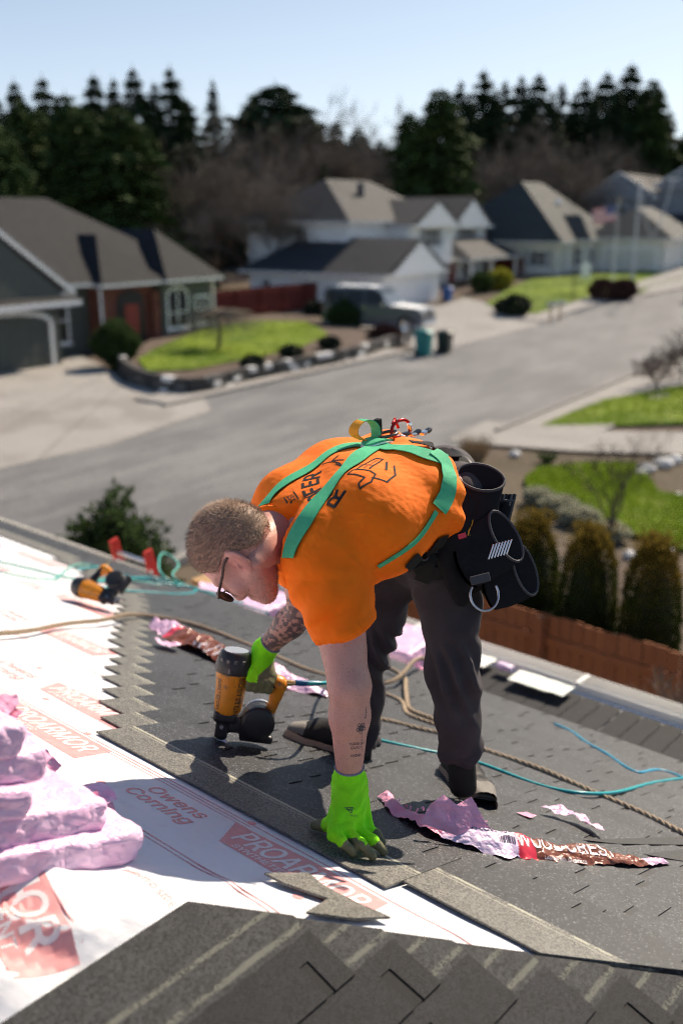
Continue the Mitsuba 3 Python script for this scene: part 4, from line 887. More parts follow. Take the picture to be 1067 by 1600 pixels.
# lettering and drawing on the back of the shirt
Xs = unit(TOR[3][1] - TOR[3][0]); Ys = unit(spine - Xs * (Xs @ spine)); Ob = A((-0.057, 2.357, 5.648)); Zs = np.cross(Xs, Ys)
def on_back(m, x, y, part='print'):
    m = m.copy(); m.apply_translation([x, y, 0]); r = stamp(shirt, m, Ob, Xs, Ys, .0012, .006, .3)
    if len(r.faces): add(part, r, 'm_shirt_print', st)
for i, ch in enumerate('ROOFER'):
    a = (i - 2.5) * .24; m = flat_text(ch, .044); m.apply_transform(trimesh.transformations.rotation_matrix(-a * .8, [0, 0, 1])); on_back(m, .165 * math.sin(a), .012 - .150 * (1 - math.cos(a)), 'lettering')
on_back(flat_text('1ST', .014), .035, .062, 'lettering')
for y in (.049, .075): on_back(flat_poly(sbox(-.022, -.0015, .022, .0015)), .035, y)
ham = shapely.union_all([line2d([(-.075, -.115), (-.03, -.155), (-.012, -.150)], .0035), line2d([(-.060, -.098), (-.018, -.140), (-.012, -.150)], .0035), line2d([(-.068, -.107), (-.025, -.147)], .0012),
    line2d([(-.085, -.112), (-.058, -.090), (-.066, -.078), (-.100, -.096), (-.108, -.082), (-.118, -.080), (-.114, -.102), (-.098, -.116), (-.085, -.112)], .003), line2d([(-.105, -.108), (-.118, -.128), (-.100, -.150), (-.07, -.160)], .003),
    line2d([(.055 * math.cos(a) + .01, .055 * math.sin(a) - .035) for a in np.linspace(2.6, 5.6, 24)], .0026), line2d([(.02, -.10), (.04, -.085), (.05, -.10)], .003), line2d([(-.02, -.075), (.0, -.09), (.02, -.085)], .003), line2d([(-.04, -.09), (-.03, -.11), (-.06, -.125)], .0025), line2d([(-.05, -.155), (-.085, -.14)], .004)])
ham = affinity.translate(affinity.scale(ham, 1.45, 1.45, origin=(-.06, -.10)), .02, .0)
on_back(flat_poly(ham), .01, 0)

# harness
hn = f'{person}__harness'; things.add(hn)
strap('shoulder_strap', [(0.095, 2.567, 5.712), (0.043, 2.458, 5.707), (-0.005, 2.359, 5.686), (-0.051, 2.293, 5.643), (-0.087, 2.238, 5.603), (-0.111, 2.221, 5.565), (-0.122, 2.203, 5.528)], .050, 'm_strap_green', hn)
strap('shoulder_strap', [(0.092, 2.576, 5.712), (0.03, 2.613, 5.703), (-0.056, 2.536, 5.678), (-0.118, 2.486, 5.65), (-0.166, 2.459, 5.62), (-0.194, 2.424, 5.592)], .048, 'm_strap_green', hn)
strap('back_strap', [(0.099, 2.571, 5.713), (0.157, 2.464, 5.729), (0.215, 2.419, 5.723), (0.268, 2.435, 5.703)], .042, 'm_strap_green', hn)
strap('hip_strap', [(0.229, 2.437, 5.726), (0.257, 2.416, 5.701), (0.262, 2.371, 5.673), (0.255, 2.346, 5.641), (0.234, 2.316, 5.614)], .043, 'm_strap_green', hn, .006)
strap('side_strap', [(0.227, 2.309, 5.61), (0.187, 2.263, 5.566), (0.138, 2.226, 5.536), (0.085, 2.216, 5.505)], .012, 'm_strap_green', hn, .004)
strap('thigh_strap', [(0.163, 2.249, 5.512), (0.206, 2.426, 5.426), (0.236, 2.42, 5.414), (0.258, 2.416, 5.419)], .045, 'm_strap_dark', hn, .006, 20)
strap('thigh_strap', [(0.249, 2.351, 5.537), (0.233, 2.381, 5.494), (0.222, 2.418, 5.439), (0.212, 2.446, 5.385)], .040, 'm_strap_dark', hn, .007, 20)
DP = A((0.093, 2.592, 5.712)); bN = unit(Zs * .6 + CU * .6); Xd = unit(-spine - bN * (-spine @ bN)); Yd = np.cross(bN, Xd)
def DPt(x, y, z): return DP + Xd * x + Yd * y + bN * z
pad = extrude(affinity.scale(shapely.Point(0, 0).buffer(1, 10), .048, .040), .004).subdivide_to_size(.012); pv = np.array(pad.vertices); pv[:, 2] -= 5 * pv[:, 0] ** 2; pad = trimesh.Trimesh(pv, pad.faces, process=False)
add('back_pad', put(pad, frame(DPt(.004, 0, .008), Xd, Yd, bN)), 'm_trim_white', hn); add('back_pad', put(pad, frame(DPt(.004, 0, .0135), Xd * .92, Yd * .92, bN)), 'm_strap_green', hn)
def ring(c, x, y, rx, ry, r, a0=0, a1=6.2832, n=40): a = np.linspace(a0, a1, n); return tube(A(c) + np.cos(a)[:, None] * x * rx + np.sin(a)[:, None] * y * ry, r, 8, a1 - a0 < 6.28)
add('d_ring', ring(DPt(.040, .0, .024), unit(Xd + .2 * bN), Yd, .024, .027, .0045), 'm_metal_dark', hn, True)
lp = [DPt(-.02, .03, .014), DPt(-.046, .035, .034), DPt(-.036, .035, .056), DPt(-.004, .03, .064), DPt(.016, .025, .044), DPt(.012, .02, .016)]
p = spline(lp, 40); tq = np.gradient(p, axis=0); nl = np.cross(tq, Yd); nl /= np.linalg.norm(nl, axis=1, keepdims=True); m = ribbon(p, nl, .040, .0024); fa = m.triangles_center @ Xd
b1, b2 = split(m, lambda c: ((c - DP) @ Xd < -.022)); add('strap_loop', tidy(b2), 'm_strap_green', hn, 30); add('strap_end', tidy(b1), 'm_strap_amber', hn, 30)
add('keeper', put(rbox(.016, .024, .040, .004), frame(DPt(.030, .03, .044), unit(Xd + .3 * bN), Yd, bN)), 'm_strap_dark', hn, True)
cbx = spline([DPt(.046, -.008, .020), DPt(.055, -.004, .044), DPt(.085, .0, .056), DPt(.116, .004, .046), DPt(.120, .004, .024), DPt(.100, .0, .014), DPt(.068, -.006, .012), DPt(.046, -.008, .020)], 60); add('carabiner', tube(cbx, .0046, 8, False), 'm_carabiner', hn, True)
add('carabiner_gate', tube([DPt(.058, .0, .050), DPt(.075, .012, .060), DPt(.088, .014, .034)], .0042, 8), 'm_carabiner', hn, True)
add('sleeve_nut', tube([DPt(.118, .004, .046), DPt(.121, .004, .026)], .0068, 10), 'm_chrome', hn, True)
for q in range(6): add('shackle', put(rbox(.018, .020, .010, .003), frame(DPt(.085 + .020 * q, .004 * (q % 2), .012 + .004 * (q % 2)), unit(Xd + rng.normal(0, .2, 3)), Yd, bN)), 'm_chrome' if q % 2 == 0 else 'm_metal_dark', hn, True)
strap('lanyard', [(0.178, 2.543, 5.721), (0.227, 2.568, 5.709), (0.283, 2.711, 5.661), (0.305, 2.581, 5.671)], .030, 'm_belt', hn, .010)
p = spline([A((0.298, 2.713, 5.668)), A((0.339, 2.667, 5.653)), A((0.365, 2.614, 5.618)), A((0.374, 2.564, 5.59))], 24); add('lanyard_tail', ribbon(p, np.tile(unit(-CF + CR * .6), (24, 1)), .026, .003), 'm_belt_trim', hn, 30)
bx, bz = unit(CR + .12 * CU), unit(-CF + .3 * CU); by = np.cross(bz, bx); Mb = frame(A((0.254, 2.407, 5.5)), bx, by, bz)
fr = sbox(-.036, -.020, .036, .020).buffer(.006).difference(sbox(-.026, -.010, .026, .010).buffer(.003)); add('buckle', put(extrude(fr, .006), Mb), 'm_metal', hn, 30)
for (u, y) in ((-.075, -.004), (-.048, -.032)):
    add('grommet', put(trimesh.creation.annulus(.007, .012, .004), frame(A(Mb[:3, 3]) + bx * u + by * y, bx, by, bz)), 'm_metal_dark', hn, True)
add('leg_buckle_strap', put(extrude(sbox(-.11, -.022, .03, .018).buffer(.006), .004), Mb @ frame([0, -.01, -.010], [1, .25, 0], [-.25, 1, 0], [0, 0, 1])), 'm_strap_dark', hn, 30)

# tool belt with its pouches
tb = f'{person}__tool_belt'; things.add(tb)
bf = Field(A([.15, 2.05, 5.00]), A([.75, 2.95, 5.80]), .0085)
bf.chain([A((0.31, 2.617, 5.626)), A((0.296, 2.505, 5.568)), A((0.284, 2.431, 5.496))], [.048, .062, .054], .03)
bf.chain([A((0.371, 2.587, 5.562)), A((0.362, 2.529, 5.508)), A((0.337, 2.466, 5.436))], [.045, .060, .056], .03)
bf.chain([A((0.42, 2.555, 5.455)), A((0.391, 2.513, 5.42)), A((0.339, 2.469, 5.376))], [.040, .046, .036], .03)
bf.cone(A((0.466, 2.499, 5.374)), A((0.432, 2.469, 5.34)), .034, .032, .03).chain([A((0.273, 2.411, 5.463)), A((0.3, 2.403, 5.401)), A((0.313, 2.406, 5.341))], [.034, .028, .016], .02)
bm_ = displace(bf.mesh(3), lambda v, n: .010 * (.5 - 2 * np.abs(fbm(v * 13, 3, 3) - .5)) + .004 * (fbm(v * 40, 2, 5) - .5))
add('leather', bm_, 'm_belt', tb, True)
def pouch(rim, u, v, bot, bs, name='pouch', th=.004, sag=.0):
    """An open bag: an elliptical rim (centre, two half axes) tapering to its bottom."""
    rim, u, v, bot = A(rim), A(u), A(v), A(bot); a = np.linspace(0, 2 * np.pi, 40, endpoint=False); lv = np.linspace(0, 1, 9)
    def wall(g):
        rings = []
        for t in lv:
            s = 1 - (1 - bs) * t ** 1.6; c = rim + (bot - rim) * t
            rings.append(c + (np.cos(a)[:, None] * u * (s - g / np.linalg.norm(u)) + np.sin(a)[:, None] * v * (s - g / np.linalg.norm(v))) * (1 + .06 * np.sin(2 * a + 4 * t))[:, None])
        return np.array(rings)
    o, i = wall(0), wall(th); n = 40; V = np.vstack([o.reshape(-1, 3), i.reshape(-1, 3), bot[None], bot[None] + (rim - bot) * .03]); k = len(lv) * n; F = []
    for r in range(len(lv) - 1):
        for j in range(n):
            q = (j + 1) % n; F += [[r * n + j, r * n + q, (r + 1) * n + q], [r * n + j, (r + 1) * n + q, (r + 1) * n + j]]; F += [[k + r * n + j, k + (r + 1) * n + q, k + r * n + q], [k + r * n + j, k + (r + 1) * n + j, k + (r + 1) * n + q]]
    e = (len(lv) - 1) * n
    for j in range(n):
        q = (j + 1) % n; F += [[j, k + q, q], [j, k + j, k + q], [e + j, e + q, 2 * k], [k + e + j, 2 * k + 1, k + e + q]]
    m = trimesh.Trimesh(V, F, process=False); m = displace(m, lambda x, nn: .005 * (fbm(x * 24, 2, 3) - .5)); key = add(name, m, 'm_belt', tb, 40)
    add('rim', tube(np.vstack([o[0], o[0][:1]]), .0042, 6, False), 'm_belt_trim', key, True); return key
pouch((0.361, 2.498, 5.647), .062 * unit(CR - .32 * CU), .044 * unit(.6 * CF + .75 * CU + .3 * CR), (0.315, 2.415, 5.492), .85)
pouch((0.421, 2.425, 5.51), .072 * unit(.50 * CR - .95 * CU), .036 * unit(.75 * CR + .45 * CU + .5 * CF), (0.318, 2.372, 5.452), .88)
pouch((0.479, 2.448, 5.411), .070 * unit(.30 * CR - .95 * CU), .034 * unit(.8 * CR + .35 * CU + .5 * CF), (0.388, 2.405, 5.374), .82)
pouch((0.439, 2.557, 5.567), .020 * unit(CR), .016 * unit(CF), (0.42, 2.528, 5.505), .8, 'tool_sleeve')
for q in range(4): add('tool_handle', tube([A((0.42, 2.533, 5.521)) + CR * .008 * q, A((0.432, 2.553, 5.586)) + CR * .010 * q + CF * .006 * (q % 2)], .006, 8), 'm_gun_black' if q % 2 else 'm_metal_dark', tb, True)
for q in range(7): add('nail_strip', tube([A((0.365, 2.333, 5.48)) + CR * .0075 * q + CU * .002 * q, A((0.377, 2.344, 5.516)) + CR * .0075 * q + CU * .002 * q], .0024, 6), 'm_chrome', tb, True)
add('hammer_loop', ring((0.359, 2.335, 5.384), unit(CR + .1 * CF), unit(CU + .2 * CF), .036, .040, .0032, 2.6, 6.9), 'm_metal', tb, True)
add('belt_clip', put(rbox(.05, .022, .008, .003), frame(A((0.344, 2.319, 5.433)), unit(CR + .25 * CU), unit(CU - .25 * CR), unit(-CF))), 'm_belt_trim', tb, True)
Ml = frame(A((0.33, 2.345, 5.556)), unit(.45 * CR + 1 * CU), unit(-CR + .45 * CU), unit(-CF)); r = stamp(bm_, flat_poly(shapely.union_all([line2d([(-.02, .002), (-.008, .004), (.004, .001), (.02, .003)], .0035), line2d([(-.018, -.005), (.0, -.003), (.016, -.006)], .0025)])), Ml[:3, 3], Ml[:3, 0], Ml[:3, 1], .002, .01, .2)
if len(r.faces): add('stitching', r, 'm_strap_amber', tb)
add('red_tag', put(rbox(.02, .012, .004, .0015), frame(A((0.298, 2.34, 5.538)), unit(CR + .3 * CU), unit(CU - .3 * CR), unit(-CF))), 'm_film_red', tb, True)

# ---------------------------------------------------------------- nail guns
def nail_gun(M, lb):
    root = thing('nail_gun', lb, 'nail gun')
    L = lambda pr: lathe(pr, 32)
    body = put(L([(0, .095), (.034, .095), (.040, .105), (.043, .14), (.0455, .18), (.049, .205), (.051, .225), (0, .225)]), M @ frame([.004, 0, 0], [1, 0, 0], [0, 1, 0], [0, 0, 1]))
    hk = add('cylinder_body', body, 'm_gun_yellow', root, 40)
    cap = L([(0, .218), (.0525, .218), (.0545, .224), (.0545, .248), (.046, .276), (.041, .282), (0, .282)]); add('cap', put(cap, M @ frame([.004, 0, 0], [1, 0, 0], [0, 1, 0], [0, 0, 1])), 'm_gun_black', root, 40)
    add('exhaust_plate', put(L([(0, .2825), (.036, .2825), (.036, .2855), (0, .2855)]), M @ frame([.004, 0, 0], [1, 0, 0], [0, 1, 0], [0, 0, 1])), 'm_alu', root, 40)
    for k in range(6): a = k * math.pi / 3 + .3; add('cap_bolt', put(trimesh.creation.cylinder(.006, .014, sections=10), M @ frame([.004 + .050 * math.cos(a), .050 * math.sin(a), .232], [1, 0, 0], [0, 1, 0], [0, 0, 1])), 'm_metal_dark', root, 40)
    for k in range(5): add('vent', put(rbox(.010, .004, .012, .0015), M @ frame([.004 + .0505 * math.sin(-1.3 + .45 * k), -.0505 * math.cos(-1.3 + .45 * k), .258], [math.cos(-1.3 + .45 * k), math.sin(-1.3 + .45 * k), 0], [-math.sin(-1.3 + .45 * k), math.cos(-1.3 + .45 * k), 0], [0, 0, 1])), 'm_metal_dark', root)
    hd = Field([.02, -.04, .09], [.20, .04, .26], .0045)
    hd.chain([[.040, 0, .212], [.080, 0, .214], [.125, 0, .206], [.142, 0, .200]], [.019, .0165, .019, .025], .012).chain([[.142, 0, .196], [.140, 0, .165], [.132, 0, .120]], [.024, .017, .016], .012)
    hm_ = hd.mesh(2); g1, g2_ = split(hm_, lambda c: (c[:, 0] < .128 - .6 * (c[:, 2] - .2)) & (c[:, 2] > .192) ); add('grip', put(tidy(g1), M), 'm_gun_black', root, True); add('handle', put(tidy(g2_), M), 'm_gun_yellow', root, True)
    mg = Field([0, -.07, 0], [.19, .07, .15], .005)
    mg.op(lambda P: np.maximum(np.hypot(P[..., 0] - .098, P[..., 2] - .082) - .050 , np.abs(P[..., 1]) - .036), [.03, -.05, .02], [.16, .05, .15], .008).rbox([.050, 0, .066], [.034, .022, .026], r=.006, k=.008).rbox([.10, 0, .030], [.05, .02, .012], r=.005, k=.01)
    add('magazine', put(displace(mg.mesh(2), lambda v, n: .0015 * (fbm(v * 70, 2, 1) - .5)), M), 'm_gun_black', root, 40)
    add('magazine_cover', put(L([(0, 0), (.040, 0), (.046, .004), (.040, .009), (0, .011)]), M @ frame([.098, -.034, .084], [1, 0, 0], [0, 0, 1], [0, -1, 0])), 'm_gun_black', root, 40)
    add('coil_tray', put(L([(.030, .0), (.0485, .0), (.0485, .012), (.030, .012)]), M @ frame([.100, .026, .088], [1, 0, 0], [0, 0, 1], [0, 1, 0])), 'm_alu', root, 40)
    ns = Field([-.05, -.05, -.01], [.07, .05, .11], .004); ns.rbox([0, 0, .085], [.034, .030, .016], r=.008, k=.008).rbox([-.004, 0, .048], [.019, .020, .030], r=.005, k=.008).rbox([-.002, 0, .014], [.011, .012, .016], r=.003, k=.006).rbox([.024, .0, .052], [.020, .014, .014], r=.004, k=.008)
    add('nose', put(ns.mesh(1), M), 'm_gun_black', root, 40)
    add('contact_foot', put(hull(np.vstack([trimesh.creation.icosphere(1, .004).vertices + c for c in ([-.012, -.012, .004], [.016, -.012, .004], [-.012, .012, .004], [.016, .012, .004], [0, 0, .03])])), M), 'm_metal', root, 40)
    for y in (-.021, .021): add('nose_bolt', put(trimesh.creation.cylinder(.006, .008, sections=12), M @ frame([-.006, y, .055], [1, 0, 0], [0, 0, 1], [0, -1, 0])), 'm_metal', root, 40)
    add('trigger', put(tube(spline([[.062, 0, .196], [.060, 0, .182], [.066, 0, .172]], 10), .005, 8), M), 'm_metal_dark', root, True)
    add('hose_fitting', put(tube([[.160, 0, .206], [.178, 0, .208], [.180, 0, .208], [.196, 0, .210]], [.010, .010, .0075, .0075], 12), M), 'm_brass', root, 40)
    tx_ = flat_text('BOSTITCH', .0165); tx_.apply_transform(trimesh.transformations.rotation_matrix(-math.pi / 2, [0, 0, 1]))
    for ang, s in ((.62, 1), (-.85, .8)):
        X = A([math.cos(ang), math.sin(ang), 0]); Z = A([math.sin(ang), -math.cos(ang), 0]); R3 = M[:3, :3]
        t2 = tx_.copy(); t2.apply_scale(s); r = stamp(body, t2, (M @ np.r_[A([.004, 0, .155]) + Z * .02, 1])[:3], R3 @ X, R3 @ A([0, 0, 1]), .0006, .006, .1)
        if len(r.faces): add('lettering', r, 'm_gun_black', hk)
    return root
nail_gun(MG, 'orange and black coil nail gun held in the right glove, nose on the shingles')
g2t, g2h = A((-1.06, 4.397, 4.542)), A((-1.266, 4.512, 4.569))
Z2 = unit(g2h - g2t); X2g = unit(N1 - Z2 * (N1 @ Z2)); X2g = unit(X2g * .75 + np.cross(Z2, X2g) * .6)
nail_gun(frame(g2t, X2g, np.cross(Z2, X2g), Z2) @ np.diag([.95, .95, .95, 1.0]), 'orange and black coil nail gun lying on its side on the white underlay')

# ---------------------------------------------------------------- ropes, hoses, ladder
def rope(pts, r=.0095, n=500, lb='', turns=None):
    p = spline(pts, n); L = np.linalg.norm(np.diff(p, axis=0), axis=1).sum(); t, a, b = frames_along(p, N1); ph = np.linspace(0, 2 * np.pi * L / (r * 7.5), n); ms = []
    root = thing('rope', lb, 'rope')
    for k in range(3):
        q = ph + k * 2.0944; add('strand', tube(p + (np.cos(q)[:, None] * a + np.sin(q)[:, None] * b) * r * .52, r * .58, 7), 'm_rope', root, True)
    return root
rope([(-1.35, 3.263, 4.868), (-1.265, 3.404, 4.812), (-1.198, 3.559, 4.757), (-1.132, 3.85, 4.663), (-1.042, 4.02, 4.606), (-0.997, 4.191, 4.556), (-0.91, 4.358, 4.486), (-0.71, 4.379, 4.435), (-0.484, 4.237, 4.415), (-0.295, 4.064, 4.415), (-0.119, 3.89, 4.421), (0.073, 3.871, 4.382), (0.182, 3.871, 4.376), (0.312, 4.159, 4.323), (0.436, 4.613, 4.143), (0.526, 4.782, 4.046)], .0095, 1100, 'tan twisted rope running from the underlay past the far wrapper to the feet')
rope([(0.122, 4.158, 4.314), (0.184, 4.246, 4.282), (0.256, 4.196, 4.273), (0.28, 3.941, 4.335), (0.265, 3.63, 4.411), (0.274, 3.54, 4.424), (0.327, 3.482, 4.427), (0.406, 3.399, 4.431), (0.475, 3.184, 4.472), (0.577, 3.104, 4.47), (0.698, 3.028, 4.463), (0.819, 2.892, 4.471), (0.95, 2.759, 4.476), (1.04, 2.625, 4.491), (1.119, 2.509, 4.504)], .0105, 1100, 'tan twisted rope looping behind the legs and running to the right past the hose')
rope([(0.071, 3.755, 4.414), (0.15, 3.745, 4.398), (0.239, 3.674, 4.396), (0.262, 3.447, 4.451), (0.355, 3.376, 4.449), (0.441, 3.288, 4.452)], .0095, 300, 'short tan rope end lying between the two shoes')
rope([(0.109, 3.28, 4.531), (0.18, 3.281, 4.514), (0.273, 3.264, 4.497), (0.389, 3.248, 4.475), (0.481, 3.227, 4.461)], .0095, 260, 'tan rope piece lying behind the near shoe, lowest between the legs')
def hose(pts, r, mt, lb, n=200, cap=None):
    root = thing('air_hose', lb, 'air hose'); add('tube', tube(spline(pts, n), r, 10), mt, root, True)
    if cap is not None: add('coupling', tube(cap, r * 1.45, 12), 'm_hose_cap', root, True)
    return root
hose([(0.057, 3.016, 4.61), (0.111, 3, 4.602), (0.23, 2.986, 4.579), (0.338, 2.988, 4.553), (0.445, 2.973, 4.533), (0.562, 2.895, 4.527), (0.678, 2.836, 4.516), (0.778, 2.818, 4.509), (0.908, 2.905, 4.456), (1.094, 3.14, 4.34), (1.301, 3.341, 4.24), (1.502, 3.513, 4.148)], .0062, 'm_hose_teal', 'teal air hose passing behind the near shoe and over the rope')
hose([(0.918, 3.849, 4.193), (0.969, 3.783, 4.198), (0.997, 3.624, 4.234), (1.042, 3.5, 4.257), (1.069, 3.372, 4.284), (1.106, 3.292, 4.297), (1.228, 3.397, 4.242), (1.301, 3.343, 4.241), (1.35, 3.193, 4.27)], .0062, 'm_hose_blue', 'bright blue hose end bending across the shingles at the right edge')
fit = GP(.196, 0, .210)
hose([fit, GP(.23, .005, .212), GP(.27, .02, .214), (-0.034, 3.563, 4.571), (0.073, 3.907, 4.413), (0.167, 4.203, 4.302), (0.217, 4.519, 4.228), (0.213, 4.799, 4.166), (0.176, 4.811, 4.16), (0.112, 4.352, 4.265)], .0058, 'm_hose_teal', 'teal air hose joined to the nail gun in the hand', 160, [GP(.190, 0, .210), GP(.215, .004, .211), GP(.262, .018, .2135)])
root = hose([(-2.079, 5.157, 4.531), (-1.848, 5.084, 4.498), (-1.635, 5.055, 4.457), (-1.43, 5.047, 4.412), (-1.292, 5.336, 4.304), (-1.116, 5.449, 4.233), (-0.962, 5.526, 4.18), (-1.024, 5.508, 4.239), (-1.11, 5.699, 4.251), (-1.141, 6.184, 4.161), (-1.056, 6.062, 4.142), (-1.007, 5.621, 4.205), (-0.946, 5.661, 4.141), (-0.787, 5.62, 4.115), (-0.583, 5.505, 4.099)], .0062, 'm_hose_pale', 'pale green hose with a standing loop near the ladder')
hose([(-1.523, 5.392, 4.342), (-1.44, 5.646, 4.257), (-1.228, 5.544, 4.234), (-1.045, 5.572, 4.187), (-0.904, 5.638, 4.137), (-0.895, 5.342, 4.211), (-1.038, 5.142, 4.297), (-1.18, 4.999, 4.367), (-1.292, 4.909, 4.428), (-1.252, 5.322, 4.309), (-1.097, 5.648, 4.187), (-0.858, 5.588, 4.14), (-0.414, 5.269, 4.123)], .0062, 'm_hose_teal', 'teal hose coiled on the shingles left of the head')
hose([(-1.903, 4.866, 4.568), (-1.673, 4.761, 4.543), (-1.534, 4.83, 4.493), (-1.525, 5.085, 4.424), (-1.572, 5.438, 4.341), (-1.528, 5.694, 4.265), (-1.338, 5.535, 4.262)], .005, 'm_hose_pale', 'thin pale hose lying on the underlay at the left edge')
ld = thing('ladder', 'red ladder top standing above the eave left of the head', 'ladder')
lt, rt = A(S(5.62, 3.92, ze - 1.2)), A(S(5.20, 3.92, ze - 1.2))
for b_ in (5.30, 4.94):
    a0, a1 = S(b_, 4.75, 0), S(b_, 3.80, ze + .10); dd = unit(a1 - a0); add('rail', put(rbox(.026, .07, np.linalg.norm(a1 - a0), .008), frame((a0 + a1) / 2, [*e1, 0], np.cross(dd, [*e1, 0]), dd)), 'm_ladder_red', ld, 40)
for k in range(14):
    t_ = 1 - (.10 + .3 * k) / 4.3
    a0, a1 = S(5.30, 4.75, 0), S(5.30, 3.80, ze + .10); b0 = a0 + (a1 - a0) * t_; add('rung', tube([b0, b0 - A([*e1, 0]) * .36], .016, 10), 'm_alu', ld, 40)
add('wood_plank', put(box(0, 0, 0, .75, .14, .035), frame(S(4.75, 4.38, PZ + .05), [*-e1, 0], [*n1, 0], [0, 0, 1])), 'm_wood', label='short pale wooden plank on the porch roof left of the blue tarp', category='plank')


# ---------------------------------------------------------------- the street, in its own frame: a along the road, b across it (towards us), z up
rd = unit([.55, .835]); qd = A([rd[1], -rd[0]])
def terr(a): return .045 * np.clip(np.asarray(a, float) - 58, 0, 130)
def st_(a, b, z=0.0): return A([*(rd * a + qd * b), z])
def to_world(m):
    """From (a, b, z) to world."""
    v = np.array(m.vertices); w = np.stack([rd[0] * v[:, 0] + qd[0] * v[:, 1], rd[1] * v[:, 0] + qd[1] * v[:, 1], v[:, 2]], 1)
    return trimesh.Trimesh(w, m.faces[:, ::-1], process=False)
def sheet_on(poly, dz, name, mt, thick=0.0, kind='structure', parent=None, cell=3.0, wob=0.0, **kw):
    p = Polygon(poly) if not hasattr(poly, 'geom_type') else poly
    m = extrude(p, max(thick, .001)); m = m.subdivide_to_size(cell); v = np.array(m.vertices)
    v[:, 2] = v[:, 2] - max(thick, .001) + dz + terr(v[:, 0]) + (wob * (fbm(v * .5, 3, 2) - .5) if wob else 0)
    return add(name, to_world(trimesh.Trimesh(v, m.faces, process=False)), mt, parent, kind=kind, **kw)
aa, bb = np.meshgrid(np.r_[-150:-10:20j, -8:130:70j, 140:900:30j], np.r_[-700:-130:20j, -120:40:54j, 60:400:12j], indexing='ij')
I = np.arange(aa.size).reshape(aa.shape); q = np.stack([I[:-1, :-1], I[1:, :-1], I[1:, 1:], I[:-1, 1:]], -1).reshape(-1, 4)
hill = 8 * np.clip((-bb - 75) / 60, 0, 1) * 0
gm = trimesh.Trimesh(np.stack([aa, bb, terr(aa) - .03 + .05 * (fbm(np.stack([aa * .2, bb * .2, aa * 0], -1), 3, 2) - .5) * (bb < -24)], -1).reshape(-1, 3), np.vstack([q[:, [0, 1, 2]], q[:, [0, 2, 3]]]), process=False)
add('ground', to_world(gm), 'm_soil', smooth=True, kind='structure')
sheet_on([(-60, -23.3), (180, -23.3), (180, -12.3), (-60, -12.3)], .03, 'road', 'm_asphalt', cell=6)
for b0, b1, a0, a1 in ((-23.45, -23.3, 24.5, 43.0), (-23.45, -23.3, 57.5, 180), (-23.45, -23.3, -60, 6), (-12.3, -12.15, -60, 20.5), (-12.3, -12.15, 27, 180)):
    sheet_on([(a0, b0), (a1, b0), (a1, b1), (a0, b1)], .16, 'kerb', 'm_concrete', .16)
for a0, a1 in ((24.8, 42.8), (57.6, 180), (-60, 6)):
    for k in range(int((a1 - a0) / 1.5) if a1 < 60 else int(min(a1 - a0, 40) / 1.5)): sheet_on([(a0 + 1.5 * k, -25.0), (a0 + 1.5 * k + 1.485, -25.0), (a0 + 1.5 * k + 1.485, -23.46), (a0 + 1.5 * k, -23.46)], .15, 'slab', 'm_concrete', .15, kind=None, parent='sidewalk')
sheet_on([(97, -25.0), (180, -25.0), (180, -23.46), (97, -23.46)], .15, 'far_walk', 'm_concrete', .15, kind=None, parent='sidewalk')
tell('sidewalk', kind='structure')
# near side: sidewalk, walkway, lawns, mulch
sheet_on([(27.2, -12.15), (27.2, -9.6), (60, -9.6), (60, -12.15)], .07, 'sidewalk', 'm_concrete', .07)
W_ = [(25.23, -12.93), (25.34, -11.56), (25.88, -9.31), (27.11, -6.74), (28.62, -4.05), (31.97, -4.61), (30.04, -7.54), (28.88, -9.63), (28.11, -11.47), (28.37, -13.2)]
sheet_on(W_, .06, 'walkway', 'm_concrete')
def lawn(poly, dz=.08, nm='lawn', n=0):
    p = Polygon(poly).buffer(.6).buffer(-.6); k = sheet_on(p, dz, nm, 'm_lawn', .08, cell=1.5, wob=.05)
    # short blades standing on it
    x0, y0, x1, y1 = p.bounds; P = rng.uniform([x0, y0], [x1, y1], (n * 2 + 1, 2)); P = P[shapely.contains_xy(p, P[:, 0], P[:, 1])]
    if n and len(P):
        h = rng.uniform(.05, .12, len(P)); d = rng.normal(0, .03, (len(P), 2)); s = rng.normal(0, 1, (len(P), 2)); s *= .022 / np.linalg.norm(s, axis=1, keepdims=True); z = terr(P[:, 0]) + dz - .01
        V = np.stack([np.c_[P - s, z], np.c_[P + s, z], np.c_[P + d, z + h]], 1).reshape(-1, 3)
        add('grass', to_world(trimesh.Trimesh(V, np.arange(len(V)).reshape(-1, 3), process=False)), 'm_grass', kind='stuff', label='short green grass of the ' + {'lawn': 'sunlit front lawns'}[nm], category='grass')
    return k
lawn([(28.58, -11.46), (30.76, -11.47), (33.86, -11.38), (38.73, -9.9), (46.36, -7.03), (33.39, -4.85), (31.38, -7.9), (29.81, -9.76)], n=9000)
lawn([(22.27, -9.3), (23.48, -9.43), (24.48, -8.78), (25.38, -7.54), (24.37, -6.9), (22.76, -6.11), (23.17, -3.13), (19.54, -2.52), (19, -4.54), (19.33, -5.49), (19.67, -6.55), (20.35, -7.67), (21.12, -8.61)], n=12000)
